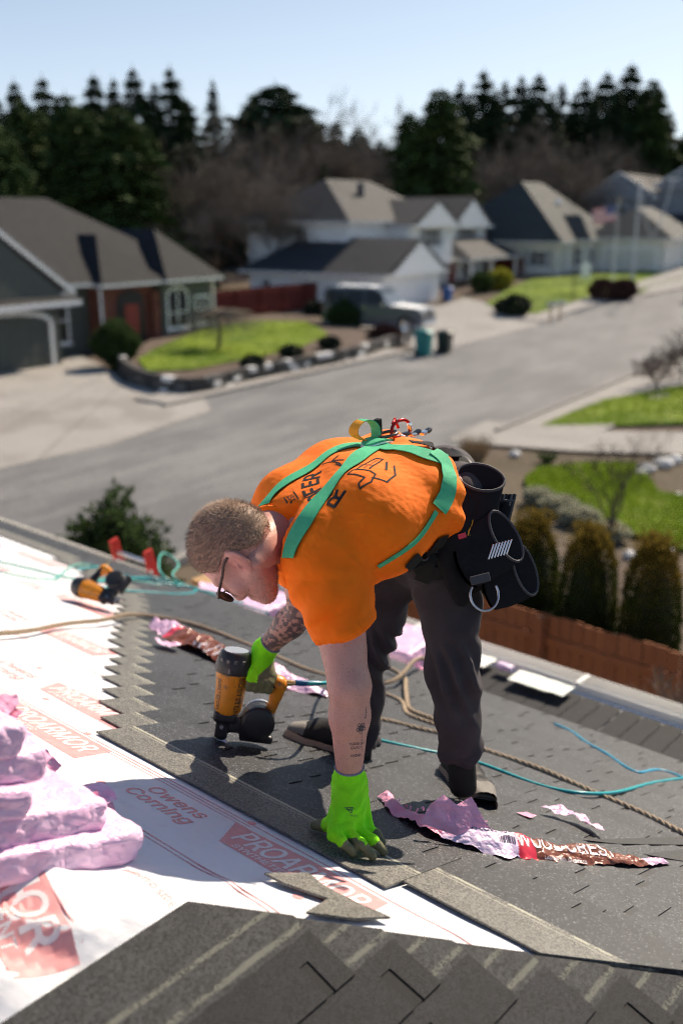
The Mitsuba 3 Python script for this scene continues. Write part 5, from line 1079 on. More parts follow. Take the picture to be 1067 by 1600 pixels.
# far side: driveways, lawns
sheet_on([(13.08, -20.13), (15.88, -20.96), (19.42, -20.7), (24.97, -21.65), (26.77, -23.54), (27.44, -28.13), (30.01, -31.86), (32.14, -35.97), (29.45, -34.43), (26.47, -34.31), (22.87, -35.07)], .05, 'driveway', 'm_concrete', .02)
for q_ in ([(21.32, -27.82), (22.11, -21.27)], [(17.89, -24.06), (28.08, -30.03)], [(17.13, -20.97), (27.44, -28.13)]):
    sheet_on(line2d(q_, .04), .056, 'driveway_joint', 'm_stone_mid')
sheet_on([(45.84, -29.1), (42.5, -23.14), (43.52, -22.45), (59.28, -23.13), (64.97, -27.02), (65.01, -30.64), (67.09, -33.43), (62.59, -32.89), (60.05, -35.52), (53.02, -33.66)], .06, 'driveway', 'm_concrete', .02)
lawn([(30.31, -30.22), (32.97, -31.85), (36.22, -33.46), (41.57, -35.81), (45.59, -35.89), (46.62, -33.03), (42.52, -28.85), (37.55, -26.98), (33.67, -26.56), (29.5, -26.48), (28.16, -27.6)], .50, n=6000)
lawn([(64.34, -30.41), (73.52, -32.78), (80.23, -33.78), (84.47, -31.18), (90.36, -27.79), (89.18, -24.1), (83.31, -22.1), (72.83, -22.95), (69.39, -25.51), (61.1, -24.73), (60.87, -26.84)], .10, n=6000)
sheet_on([(71.98, -21.98), (87.63, -25.28), (93.92, -24.57), (89.11, -20.89), (78.05, -20.65)], .12, 'driveway', 'm_concrete', .02)
bed = Polygon([(28.89, -29.41), (27.34, -24.6), (32.03, -24.63), (38.82, -24.64), (42.01, -25.18), (48.07, -31.38), (50.64, -35.88), (45.69, -39.36), (36.73, -35.46), (30.46, -31.17)])
sheet_on(bed, .42, 'planting_bed', 'm_soil', .42, cell=1.0, wob=.12)

# stone edging wall below the bed
wl = thing('retaining_wall', 'low wall of dark and pale stone blocks along the sidewalk below the left lawn', 'wall')
path = spline([(*p, 0) for p in ((30.02, -30.84), (28.14, -28.48), (26.9, -25.78), (26.94, -24.24), (29, -24.14), (31.91, -24.21), (34.91, -24.09), (38.11, -24.18), (41.4, -24.81), (44.92, -25.39))], 400)
d_ = np.r_[0, np.cumsum(np.linalg.norm(np.diff(path, axis=0), axis=1))]
for row in range(3):
    s = .1 * (row % 2)
    while s < d_[-1] - .4:
        L = rng.uniform(.34, .62); i = np.searchsorted(d_, s + L / 2); c = path[min(i, 399)]; t = unit(path[min(i + 2, 399)] - path[max(i - 2, 0)]); nrm = np.cross([0, 0, 1], t)
        m = rbox(L - .02, .3, .21, .03, 1); m = displace(m, lambda v, n: .03 * (fbm(v * 6 + s, 2, 3) - .5)); m = put(m, frame(c + A([0, 0, .11 + .215 * row]) + nrm * rng.uniform(-.03, .03), t, nrm, [0, 0, 1]))
        add('stone', to_world(m), rng.choice(['m_stone_dark', 'm_stone_dark', 'm_stone_mid', 'm_stone_pale'], p=[.45, .27, .14, .14]), wl, 40); s += L

# ---------------------------------------------------------------- houses
def sbx(a0, a1, b0, b1, z0, z1): return to_world(box((a0 + a1) / 2, (b0 + b1) / 2, (z0 + z1) / 2, abs(a1 - a0), abs(b1 - b0), z1 - z0))
def shull(pts): return to_world(hull(pts))
def roof(h, corners, ridge, mt='m_far_roof', th=.16, name='roof', trim='m_trim_white'):
    """A solid roof: eave corners (a, b, z) and ridge points; a white fascia runs round the eave."""
    c = A(corners, float); r = A(ridge, float); low = c - [0, 0, th]
    k = add(name, shull(np.vstack([c, r, c - [0, 0, .02]])), mt, h)
    if trim: add('fascia', shull(np.vstack([c * 1.0 - [0, 0, .021], low])), trim, k)
    return k
def window(h, face, at_, u0, u1, z0, z1, arch=0.0, mull=1, mt='m_trim_white', shutters=None):
    """face 'b': on the plane b = at_, facing the road; 'a': on the plane a = at_, facing -a."""
    def P(poly, d0, d1, name, mt, par):
        m = extrude(poly, d1 - d0); v = np.array(m.vertices); u, z, d = v[:, 0], v[:, 1], v[:, 2] + d0
        w = np.stack([u, at_ + d, z], 1) if face == 'b' else np.stack([at_ - d, u, z], 1)
        m2 = to_world(trimesh.Trimesh(w, m.faces, process=False)); m2.fix_normals(); return add(name, m2, mt, par)
    o = sbox(u0, z0, u1, z1)
    if arch: o = o.union(affinity.scale(shapely.Point((u0 + u1) / 2, z1).buffer(1, 12), (u1 - u0) / 2, arch))
    i = o.buffer(-.10, join_style='mitre'); fr = o.difference(i)
    for k in range(mull): x = u0 + (u1 - u0) * (k + 1) / (mull + 1); fr = fr.union(sbox(x - .035, z0, x + .035, z1 + arch).intersection(o))
    if z1 - z0 > 1.0: fr = fr.union(sbox(u0, (z0 + z1) / 2 - .03, u1, (z0 + z1) / 2 + .03))
    k = P(fr, .005, .07, 'window', mt, h); P(i, .008, .02, 'pane', 'm_window_dark', k)
    P(sbox(u0 - .08, z0 - .09, u1 + .08, z0 - .002), .004, .11, 'sill', mt, k)
    if shutters:
        for x0 in (u0 - .42, u1 + .04): P(sbox(x0, z0, x0 + .38, z1), .004, .05, 'shutter', shutters, h)
    return k
def panel(h, face, at_, poly, d0, d1, name, mt, par=None):
    m = extrude(poly, d1 - d0); v = np.array(m.vertices); u, z, d = v[:, 0], v[:, 1], v[:, 2] + d0
    w = np.stack([u, at_ + d, z], 1) if face == 'b' else np.stack([at_ - d, u, z], 1)
    m2 = to_world(trimesh.Trimesh(w, m.faces, process=False)); m2.fix_normals(); return add(name, m2, mt, par or h)
def garage_door(h, face, at_, u0, u1, z0, z1, mt, arch=0.0, trim='m_trim_white', rows=4, cols=8):
    o = sbox(u0, z0, u1, z1)
    if arch: o = o.union(affinity.scale(shapely.Point((u0 + u1) / 2, z1).buffer(1, 16), (u1 - u0) / 2, arch).intersection(sbox(u0, z1 - .01, u1, z1 + arch)))
    panel(h, face, at_, o.buffer(.22, join_style='mitre').difference(o).intersection(sbox(u0 - 1, z0, u1 + 1, z1 + 3)), .004, .08, 'door_surround', trim)
    k = panel(h, face, at_, o, .004, .03, 'garage_door', mt); H = (z1 + arch - z0) / rows
    for r in range(rows):
        for c in range(cols):
            w = (u1 - u0) / cols; q = sbox(u0 + c * w + .06, z0 + r * H + .06, u0 + (c + 1) * w - .06, z0 + (r + 1) * H - .06).intersection(o.buffer(-.05))
            if q.area > .02: panel(h, face, at_, q, .032, .05, 'door_panel', mt, k)
    return k
# the low dark green house on the left
h1 = thing('ranch_house', 'low dark green house with brick entry and grey hip roof at the left', 'house')
add('wall', sbx(22, 29.7, -42, -34.2, 0, 2.95), 'm_siding_green', h1)
add('gable_wall', shull([(22.0, -33.72, 2.95), (29.75, -33.72, 2.95), (29.75, -34.5, 2.95), (22, -34.5, 2.95), (25.8, -33.72, 5.95), (25.8, -34.5, 5.95)]), 'm_siding_green', h1)
add('wall', sbx(29.7, 40.6, -46, -36.1, 0, 3.1), 'm_siding_green', h1)
add('brick_front', sbx(33.2, 36.9, -36.1, -35.5, 0, 3.1), 'm_brick', h1)
add('entry_shade', sbx(34.4, 36.2, -35.52, -35.47, .05, 2.3), 'm_window_dark', h1)  # entry and its arch: shade of the recess painted as flat dark sheets
ar = affinity.scale(shapely.Point(35.3, 2.3).buffer(1, 14), .9, .55).intersection(sbox(34, 2.28, 37, 3.2)); panel(h1, 'b', -35.5, ar, .02, .03, 'entry_shade_arch', 'm_window_dark')
for a_ in (33.2, 36.55): add('brick_pier', sbx(a_, a_ + .45, -35.5, -35.15, 0, 2.7), 'm_brick', h1)
add('front_door', sbx(34.9, 35.8, -35.47, -35.44, .05, 2.15), 'm_door_red', h1)
garage_door(h1, 'b', -34.2, 24.6, 29.1, 0, 1.85, 'm_siding_green', .45)
add('pent_roof', shull([(22, -34.18, 3.3), (30.0, -34.18, 3.3), (22, -33.3, 2.75), (30.2, -33.3, 2.75), (22, -34.18, 2.7), (30.2, -34.18, 2.7)]), 'm_far_roof_dark', h1)
add('pent_fascia', sbx(21.9, 30.2, -33.29, -33.22, 2.6, 2.8), 'm_trim_white', h1)
rk = lambda z0: [(30.25, -33.71, 2.95 + z0), (25.8, -33.71, 6.1 + z0), (30.25, -33.64, 2.95 + z0), (25.8, -33.64, 6.1 + z0)]
add('rake_board', shull(rk(0) + rk(.22)), 'm_trim_white', h1)
roof(h1, [(21.4, -33.75, 3.15), (30.3, -33.75, 3.15), (30.3, -42, 3.15), (21.4, -42, 3.15)], [(25.8, -33.75, 6.25), (25.8, -42, 6.25)], 'm_far_roof_dark')
roof(h1, [(22, -35.5, 3.3), (41.3, -35.5, 3.3), (41.3, -46.6, 3.3), (22, -46.6, 3.3)], [(27, -41, 7.1), (35.4, -41, 7.1)], 'm_far_roof_dark')
roof(h1, [(33.0, -34.9, 3.22), (37.2, -34.9, 3.22), (37.2, -40, 3.22), (33.0, -40, 3.22)], [(35.0, -37.2, 5.4), (35.0, -40, 5.4)], 'm_far_roof_dark')
roof(h1, [(37.0, -34.6, 3.24), (41.3, -34.6, 3.24), (41.3, -41, 3.24), (37.0, -41, 3.24)], [(39.2, -37.4, 5.6), (39.2, -41, 5.6)], 'm_far_roof_dark')
add('bay_wall', sbx(37.2, 40.9, -36.1, -35.2, 0, 3.1), 'm_siding_green', h1)
window(h1, 'b', -35.2, 37.5, 39.1, .75, 2.35, .5); window(h1, 'b', -35.2, 39.6, 40.7, .8, 2.3); window(h1, 'b', -36.1, 30.4, 31.9, .6, 2.7)
add('skylight', sbx(40.0, 40.7, -38.6, -37.9, 4.75, 4.87), 'm_window_dark', h1)
for a_ in (33.05, 41.0): add('downspout', sbx(a_, a_ + .09, -35.2, -35.1, 0, 3.0), 'm_trim_white', h1)
# white two-storey house
h2 = thing('two_storey_house', 'white two-storey house with grey roofs and a front gabled garage', 'house'); g2 = float(terr(62)) - .05
add('wall', sbx(58.2, 66.0, -46.3, -35.0, g2 - .6, 2.5), 'm_siding_white', h2)
add('gable_wall', shull([(58.2, -34.37, 2.35), (66, -34.37, 2.35), (58.2, -35.3, 2.35), (66, -35.3, 2.35), (62.1, -34.37, 4.5), (62.1, -35.3, 4.5)]), 'm_siding_white', h2)
garage_door(h2, 'b', -34.99, 59.3, 64.6, g2, 2.25, 'm_siding_white')
roof(h2, [(57.6, -34.4, 2.5), (66.6, -34.4, 2.5), (66.6, -42, 2.5), (57.6, -42, 2.5)], [(62.1, -34.4, 4.75), (62.1, -42, 4.75)])
roof(h2, [(57.6, -40, 2.5), (62.5, -40, 2.5), (62.5, -46.9, 2.5), (57.6, -46.9, 2.5)], [(62.4, -41, 4.9), (62.4, -44, 4.9)])
add('wall', sbx(61.5, 75.4, -49, -40, 2.5, 5.75), 'm_siding_white', h2)
add('wall', sbx(66, 84.0, -49, -40.01, g2, 2.6), 'm_siding_white', h2)
roof(h2, [(60.9, -39.4, 5.85), (76.0, -39.4, 5.85), (76.0, -49.6, 5.85), (60.9, -49.6, 5.85)], [(65.3, -44.5, 8.9), (71.6, -44.5, 8.9)])
add('dormer_wall', sbx(67.0, 74.2, -40, -38.2, 2.5, 5.6), 'm_siding_white', h2)
add('gable_wall', shull([(67.0, -37.57, 5.4), (74.2, -37.57, 5.4), (67.0, -38.5, 5.4), (74.2, -38.5, 5.4), (70.6, -37.57, 7.2), (70.6, -38.5, 7.2)]), 'm_siding_white', h2)
roof(h2, [(66.5, -37.6, 5.55), (74.7, -37.6, 5.55), (74.7, -43, 5.55), (66.5, -43, 5.55)], [(70.6, -37.6, 7.45), (70.6, -43, 7.45)])
add('wall', sbx(76.6, 84.0, -47, -40, 2.6, 5.4), 'm_siding_white', h2)
add('gable_wall', shull([(76.6, -39.37, 5.25), (84, -39.37, 5.25), (76.6, -40.3, 5.25), (84, -40.3, 5.25), (80.3, -39.37, 7.5), (80.3, -40.3, 7.5)]), 'm_siding_white', h2)
roof(h2, [(76.1, -39.4, 5.4), (84.6, -39.4, 5.4), (84.6, -47, 5.4), (76.1, -47, 5.4)], [(80.3, -39.4, 7.8), (80.3, -47, 7.8)])
roof(h2, [(74.6, -36.6, 2.9), (84.8, -36.6, 2.9), (84.8, -40.2, 2.9), (74.6, -40.2, 2.9)], [(77, -39.9, 4.4), (83, -39.9, 4.4)])
for a_ in (75.2, 79.0, 84.0): add('porch_post', sbx(a_, a_ + .22, -37.1, -36.88, g2, 2.75), 'm_trim_white', h2)
add('front_door', sbx(77.2, 78.3, -40.0, -39.95, g2 + .2, 2.5), 'm_door_red', h2)
window(h2, 'b', -38.19, 69.3, 71.9, 3.9, 5.3, mull=2, shutters='m_siding_grey'); window(h2, 'b', -39.99, 78.8, 81.8, 3.8, 5.2, mull=2, shutters='m_siding_grey')
window(h2, 'a', 61.5, -44.6, -43.4, 4.3, 5.4); window(h2, 'a', 58.2, -41.5, -40.2, .9, 1.9); window(h2, 'a', 58.2, -45.2, -44.3, .9, 1.9); window(h2, 'b', -40.0, 79.6, 81.4, 1.0, 2.4)
add('brick_front', sbx(66.1, 74.0, -40.0, -39.7, g2, 1.2), 'm_brick', h2)
add('chimney', sbx(66.8, 67.2, -42.6, -42.2, 7.4, 8.6), 'm_metal_dark', h2)
# pale house beyond it
h3 = thing('pale_house', 'pale cream house with a tall hip roof and right-hand garage, beyond the white house', 'house'); g3 = float(terr(87)) - .1
add('wall', sbx(85.3, 100, -46, -33.6, g3 - .4, 4.0), 'm_siding_cream', h3)
roof(h3, [(84.6, -32.9, 4.05), (101, -32.9, 4.05), (101, -46.7, 4.05), (84.6, -46.7, 4.05)], [(88.2, -38.6, 9.2), (93.0, -38.6, 9.2)], 'm_far_roof_green')
add('wall', sbx(88.4, 92.4, -33.6, -32.2, g3, 4.1), 'm_siding_cream', h3)
roof(h3, [(87.9, -31.6, 4.2), (92.9, -31.6, 4.2), (92.9, -37, 4.2), (87.9, -37, 4.2)], [(90.4, -33.6, 6.3), (90.4, -37, 6.3)], 'm_far_roof_green')
add('wall', sbx(90.4, 101, -32.2, -25.8, g3 - .2, 4.3), 'm_siding_cream', h3)
roof(h3, [(89.8, -25.0, 4.35), (101.5, -25.0, 4.35), (101.5, -33, 4.35), (89.8, -33, 4.35)], [(93.5, -29.6, 7.0), (98, -29.6, 7.0)], 'm_far_roof_green')
garage_door(h3, 'a', 90.4, -31.2, -26.6, g3 + .1, 3.4, 'm_siding_cream', rows=4, cols=6)
window(h3, 'a', 88.4, -33.3, -32.5, 1.9, 3.5); window(h3, 'a', 85.3, -36.2, -34.6, 1.9, 3.3, shutters='m_siding_grey'); window(h3, 'a', 85.3, -42, -40, 1.9, 3.3); window(h3, 'b', -32.2, 89.2, 91.6, 1.9, 3.4)
add('porch_post', sbx(86.6, 86.8, -33.2, -33.0, g3, 4.0), 'm_trim_white', h3)
add('glint_ball', to_world(put(trimesh.creation.icosphere(3, .26), frame([84.5, -33.5, 7.24], [1, 0, 0], [0, 1, 0], [0, 0, 1]))), 'm_chrome', h3, True)  # chrome ball added clear of the roof to catch a sun glint; no vent
# grey house at the far right
h4 = thing('grey_house', 'grey two-storey house with pale roof edges at the far right', 'house'); g4 = float(terr(105)) - .2
for a0, a1, b0, b1, zw, zr in ((105, 118, -38.4, -31.5, 8.0, 10.4), (106.5, 120, -31.5, -23, 9.0, 11.9)):
    add('wall', sbx(a0, a1, b0, b1, g4 - .4, zw), 'm_siding_grey', h4); bm2 = (b0 + b1) / 2
    add('gable_wall', shull([(a0 - .63, b0, zw - .1), (a0 + .3, b0, zw - .1), (a0 - .63, b1, zw - .1), (a0 + .3, b1, zw - .1), (a0 - .63, bm2, zr - .25), (a0 + .3, bm2, zr - .25)]), 'm_siding_grey', h4)
    roof(h4, [(a0 - .6, b0 - .5, zw), (a1, b0 - .5, zw), (a1, b1 + .5, zw), (a0 - .6, b1 + .5, zw)], [(a0 - .6, bm2, zr), (a1, bm2, zr)], 'm_far_roof')
    for sgn in (-1, 1):
        e = b0 - .5 if sgn < 0 else b1 + .5
        add('rake_board', shull([(a0 - .68, e, zw - .12), (a0 - .61, e, zw - .12), (a0 - .68, e, zw + .1), (a0 - .61, e, zw + .1), (a0 - .68, bm2, zr - .12), (a0 - .61, bm2, zr - .12), (a0 - .68, bm2, zr + .1), (a0 - .61, bm2, zr + .1)]), 'm_trim_white', h4)
window(h4, 'a', 105, -36.2, -34.2, 5.8, 7.2); window(h4, 'a', 106.5, -28.5, -26.5, 6.2, 7.8); window(h4, 'a', 106.5, -28.2, -25.4, 2.8, 4.6)
roof(h4, [(103.2, -31.8, 5.0), (106.6, -31.8, 5.0), (106.6, -23, 5.0), (103.2, -23, 5.0)], [(106.4, -30, 6.4), (106.4, -24, 6.4)])
# a house half hidden behind the bare tree
h5 = thing('hidden_house', 'dark-roofed house half hidden behind the bare brown tree', 'house'); add('wall', sbx(52, 66, -78, -66, 0, 4.6), 'm_siding_tan', h5); roof(h5, [(51, -65, 4.6), (67, -65, 4.6), (67, -79, 4.6), (51, -79, 4.6)], [(56, -72, 8.2), (63, -72, 8.2)])
window(h5, 'b', -66, 55, 57, 1.5, 3.0)

# fences
def board_fence(name, p0, p1, hgt, w, mt, lb, z0=0.0, posts=2.4):
    p0, p1 = A(p0, float), A(p1, float); L = np.linalg.norm(p1 - p0); t = unit(p1 - p0); nrm = A([-t[1], t[0]]); f = thing(name, lb, 'fence'); n = int(L / w)
    for k in range(n):
        c = p0 + t * (k + .5) * w; hh = hgt + rng.uniform(-.012, .012); m = trimesh.creation.box((w - .008, .02, hh)); x = np.array(m.vertices); x[:, 0] *= np.where(x[:, 2] > 0, .96, 1); m = trimesh.Trimesh(x, m.faces, process=False)
        a = rng.normal(0, .012); m = put(m, frame([*(c + nrm * rng.normal(0, .003)), z0 + hh / 2], [t[0] * math.cos(a) - nrm[0] * math.sin(a), t[1] * math.cos(a) - nrm[1] * math.sin(a), 0], [nrm[0] * math.cos(a) + t[0] * math.sin(a), nrm[1] * math.cos(a) + t[1] * math.sin(a), 0], [0, 0, 1]))
        add('board', m, mt, f, uv=np.tile([rng.random(), 0], (len(m.vertices), 1)))
    for z in (.35, hgt - .3): m = put(box(0, 0, 0, L, .04, .09), frame([*((p0 + p1) / 2 - nrm * .035), z0 + z], [*t, 0], [*nrm, 0], [0, 0, 1])); add('rail', m, mt, f, uv=np.tile([.5, 0], (len(m.vertices), 1)))
    k = 0
    while k * posts <= L: m = put(box(0, 0, hgt / 2, .09, .09, hgt - .02), frame([*(p0 + t * k * posts - nrm * .10), z0], [*t, 0], [*nrm, 0], [0, 0, 1])); add('post', m, mt, f, uv=np.tile([.3, 0], (len(m.vertices), 1))); k += 1
    return f
board_fence('cedar_fence', (.58, 12.44), (6.7, 7.12), 1.8, .145, 'm_cedar_board', 'brown cedar board fence below the porch gutter, in front of the clipped evergreens')
board_fence('red_fence', st_(44.5, -40.5)[:2], st_(58.0, -40.2)[:2], 1.75, .16, 'm_red_fence', 'dark red board fence between the green house and the white house', 0.1)
board_fence('red_fence', st_(84.6, -39.5)[:2], st_(84.9, -36.6)[:2], 1.8, .16, 'm_red_fence', 'short dark red fence between the white house and the cream house', float(terr(84)))


# ---------------------------------------------------------------- trees and plants
def conifer(H, R, levels, per, seed, tuft=.55, droop=.25, shape=1.0, low=.06, fill=14):
    """(crown, trunk) of a needle tree: whorls of drooping branches, each hung with ragged tufts."""
    r_ = np.random.default_rng(seed); V = []
    for i in range(levels):
        t = low + (1 - low) * (i + r_.uniform(-.4, .4)) / levels; z0 = H * t; Rm = R * (1 - t) ** shape * r_.uniform(.72, 1.12) + .06
        for k in range(per):
            if r_.random() < .07: continue
            a = r_.uniform(0, 6.283); L = Rm * r_.uniform(.65, 1.12); n = int(fill * (.35 + .65 * L / R)) + 3
            s = np.sqrt(r_.uniform(.02, 1, n)); d = A([math.cos(a), math.sin(a)]); side = A([-d[1], d[0]])
            c = np.stack([d[0] * s * L, d[1] * s * L, z0 + (.30 * s - droop * 2.2 * s ** 2) * L * .6], 1); c[:, :2] += side * (r_.normal(0, .13, n) * L * (1.15 - s))[:, None]; c[:, 2] += r_.normal(0, .12, n)
            sz = tuft * (.32 + .68 * min(1, (5 if shape < .7 else 2.2) * (1 - t))) * r_.uniform(.55, 1.2, n)[:, None]; ax = np.stack([d[0] + r_.normal(0, .5, n), d[1] + r_.normal(0, .5, n), r_.normal(-.25, .3, n)], 1); ax /= np.linalg.norm(ax, axis=1, keepdims=True)
            w = np.cross(ax, r_.normal(0, 1, (n, 3))); w /= np.linalg.norm(w, axis=1, keepdims=True)
            V.append(np.stack([c - ax * sz * .4 - w * sz * .22, c - ax * sz * .3 + w * sz * .26, c + ax * sz * .75], 1))
    V = np.concatenate(V).reshape(-1, 3); crown = trimesh.Trimesh(V, np.arange(len(V)).reshape(-1, 3), process=False)
    lead = tube([[0, 0, H * .93], [.03, 0, H * 1.02]], [.06, .02], 5); z = np.linspace(0, H * .96, 9)
    return cat(crown, lead), tube(np.stack([.05 * np.sin(z), .05 * np.cos(z * .7), z], 1), np.linspace(.028 * H ** .9, .03, 9), 8)
def bare(H, spread, seed, depth=5, n0=5, r0=.16, up=.35, kids=(3, 5), twig=.006):
    """(trunk, twigs) of a leafless tree."""
    r_ = np.random.default_rng(seed); big, small = [], []
    def grow(p, d, L, r, lv):
        k = 4; pts = [p]; dd = d
        for i in range(k):
            dd = unit(dd + r_.normal(0, .13, 3) + A([0, 0, up * .12])); pts.append(pts[-1] + dd * L / k)
        rr = np.linspace(r, r * .6, k + 1); (big if lv < 2 else small).append(tube(np.array(pts), np.maximum(rr, twig), 7 if lv < 2 else 3, lv < 2))
        if lv >= depth: return
        for j in range(r_.integers(*kids)):
            t = r_.uniform(.35, 1.0); q = np.array(pts)[int(round(t * k))]; a = r_.normal(0, 1, 3); a -= dd * (a @ dd); nd_ = unit(dd * .75 + unit(a) * spread * r_.uniform(.5, 1.1) + A([0, 0, up * .3]))
            grow(q, nd_, L * r_.uniform(.55, .82), r * r_.uniform(.42, .6), lv + 1)
    h0 = H * .16; tr = tube([[0, 0, 0], [.02, .02, h0 * .5], [0, 0, h0]], [r0 * 1.25, r0, r0 * .95], 9); big.append(tr)
    for j in range(n0):
        a = 6.283 * j / n0 + r_.uniform(-.4, .4); grow(A([0, 0, h0 * r_.uniform(.7, 1.0)]), unit(A([math.cos(a) * spread, math.sin(a) * spread, 1.0])), H * .36 * r_.uniform(.85, 1.15), r0 * .55, 0)
    return cat(*big), cat(*small)
def leaves(fn, n, size, seed, elong=1.6):
    """n leaf-sized triangles at points and outward normals given by fn(rng, n)."""
    r_ = np.random.default_rng(seed); p, nn = fn(r_, n); n = len(p)
    d = nn * .5 + r_.normal(0, .6, (n, 3)); d /= np.linalg.norm(d, axis=1, keepdims=True); w = np.cross(d, r_.normal(0, 1, (n, 3))); w /= np.linalg.norm(w, axis=1, keepdims=True); s = size * r_.uniform(.6, 1.3, n)[:, None]
    V = np.stack([p - w * s * .5, p + w * s * .5, p + d * s * elong], 1).reshape(-1, 3)
    return trimesh.Trimesh(V, np.arange(len(V)).reshape(-1, 3), process=False)
def blob(rx, ry, rz, power=2.0, clump=.25, freq=2.5, flat=0.0, inner=.55, seed=0):
    def fn(r_, n):
        d = r_.normal(0, 1, (n, 3)); d /= (np.abs(d) ** power).sum(1, keepdims=True) ** (1 / power)
        q = 1 + clump * (fbm(d * freq + seed, 3, seed) - .5) * 2; rad = q * r_.uniform(inner, 1, n) ** .5
        p = d * rad[:, None] * [rx, ry, rz]; p[:, 2] += rz
        return p[p[:, 2] > flat], (d / [rx, ry, rz] * rx)[p[:, 2] > flat]
    return fn
def group_of(name, parts):
    scene[name] = {'type': 'shapegroup', **{k: mikit.ply(m, b) for k, (m, b) in parts.items()}}
def plant(name, gid, P, scale=1.0, rot=0.0, label=None, category=None, group=None, sxy=None):
    M = np.eye(4); c, s = math.cos(rot), math.sin(rot); sx = scale if sxy is None else sxy; M[:3, :3] = A([[c, -s, 0], [s, c, 0], [0, 0, 1]]) @ np.diag([sx, sx, scale]); M[:3, 3] = P
    return add(name, {'type': 'instance', 'shapegroup': {'type': 'ref', 'id': gid}}, None, to_world=mi.ScalarTransform4f(M.tolist()), label=label, category=category, group=group)
for i, (H, R, lv, per, sd, tf_, dr_, sh) in enumerate(((20, 5.2, 46, 9, 1, 1.0, .30, .95), (21, 4.2, 48, 8, 2, .95, .22, .9), (18, 6.2, 46, 11, 3, 1.1, .35, .62), (16, 6.2, 34, 11, 4, 1.15, .10, .52), (22, 3.9, 44, 7, 5, .95, .30, .85))):
    cr, tk = conifer(H, R, lv, per, sd, tf_, dr_, sh, low=.15 if i in (3, 4) else .03, fill=20)
    group_of(f'conifer_kind_{i}', {'crown': (cr, 'm_cedar' if i == 2 else 'm_fir'), 'trunk': (tk, 'm_bark')})
KIND_H = (20, 21, 18, 16, 22)
CONS = [(49.7, -61.7, 14.3, 1, 1.6), (68.7, -82.7, 18.8, 0, 1.6), (65.1, -74.6, 18.2, 0, 1.81), (62.9, -69.4, 16.4, 2, 1.32), (67.6, -70.9, 18.4, 0, 1.75), (55.8, -56.1, 14.1, 2, 1.44), (76.3, -77.3, 19.4, 1, 1.75), (87.2, -85.1, 22.2, 0, 1.75), (89.6, -84.3, 20.8, 1, 1.75), (81.3, -74.2, 20.8, 0, 1.81), (91.2, -81.1, 19.1, 0, 1.75), (98.3, -83.1, 21.9, 1, 1.16), (94.7, -75.2, 18.0, 3, 0.92), (91.1, -68.4, 19.9, 3, 1.44), (96.3, -68.8, 17.8, 3, 1.03), (102.5, -68.3, 16.9, 0, 2.33), (106.5, -67.7, 16.5, 2, 1.15), (109.4, -66.4, 15.2, 2, 1.03), (98.1, -56.0, 17.0, 2, 1.03), (88.1, -47.1, 17.8, 2, 1.32), (116.4, -59.5, 22.0, 1, 1.86), (118.3, -57.3, 23.3, 0, 2.03), (123.4, -56.8, 22.6, 4, 1.86), (126.6, -56.1, 23.4, 1, 1.86), (123.8, -52.6, 23.1, 0, 2.03), (129.3, -51.7, 22.6, 4, 1.86), (124.8, -46.9, 22.2, 1, 2.03), (130.6, -46.4, 23.6, 0, 2.03), (126.1, -41.9, 23.7, 0, 2.2), (124.9, -38.8, 21.8, 2, 1.03), (131.6, -38.4, 18.7, 0, 2.03), (130.7, -35.1, 17.0, 2, 1.26), (43.8, -53.9, 11.5, 2, 0.92), (42.1, -53.3, 12.4, 2, 1.15), (104.5, -41.7, 11.7, 2, 1.03), (138.0, -35.4, 20.5, 0, 2.03), (60.5, -64.7, 14.9, 2, 1.38), (58.4, -67.7, 14.7, 2, 1.26), (61.2, -58.9, 13.3, 2, 1.03), (84.0, -57.4, 11.3, 2, 0.69), (109.0, -54.4, 19.8, 0, 1.5), (112.6, -53.0, 20.3, 1, 1.6), (116.8, -50.4, 20.2, 0, 1.5), (116.1, -47.6, 20.1, 1, 1.6), (121.7, -46.9, 20.5, 0, 1.5), (121.0, -44.1, 20.4, 1, 1.5), (120.4, -41.2, 20.3, 0, 1.6), (124.0, -39.5, 20.4, 1, 1.5), (54.9, -65.6, 15.0, 2, 1.1), (55.6, -60.2, 14.1, 2, 1.2), (62.3, -61.6, 14.4, 2, 1.1)]
BARS = [(65.6, -55.7, 11.9, 0, 1.2), (63.7, -50.1, 10.2, 1, 1.3), (62.5, -47.1, 8.5, 0, 1.1), (88.3, -61.1, 15.4, 0, 1.1), (93.0, -60.7, 13.8, 1, 1.0), (103.0, -46.5, 13.8, 1, 1.3), (107.0, -44.6, 14.5, 0, 1.4), (106.6, -40.5, 13.0, 1, 1.3), (99.5, -47.0, 11.9, 0, 1.1), (112.1, -38.8, 11.0, 1, 1.2), (115.6, -36.7, 10.1, 0, 1.1), (104.2, -59.9, 15.9, 0, 0.8), (119.4, -35.0, 10.6, 1, 1.2)]
seen = {}
for L_, kk in ((CONS, 0), (BARS, 1)):
    for q in L_:
        P = st_(q[0], q[1]); az_ = P[0] / P[1]; kd = 'bare' if kk else {2: 'cedar', 3: 'pine'}.get(q[3], 'fir'); zone = 'dark green house' if az_ < -.125 else 'white two-storey house' if az_ < .085 else 'cream house' if az_ < .225 else 'grey house'
        seen.setdefault((kd, zone), []).append((az_, q))
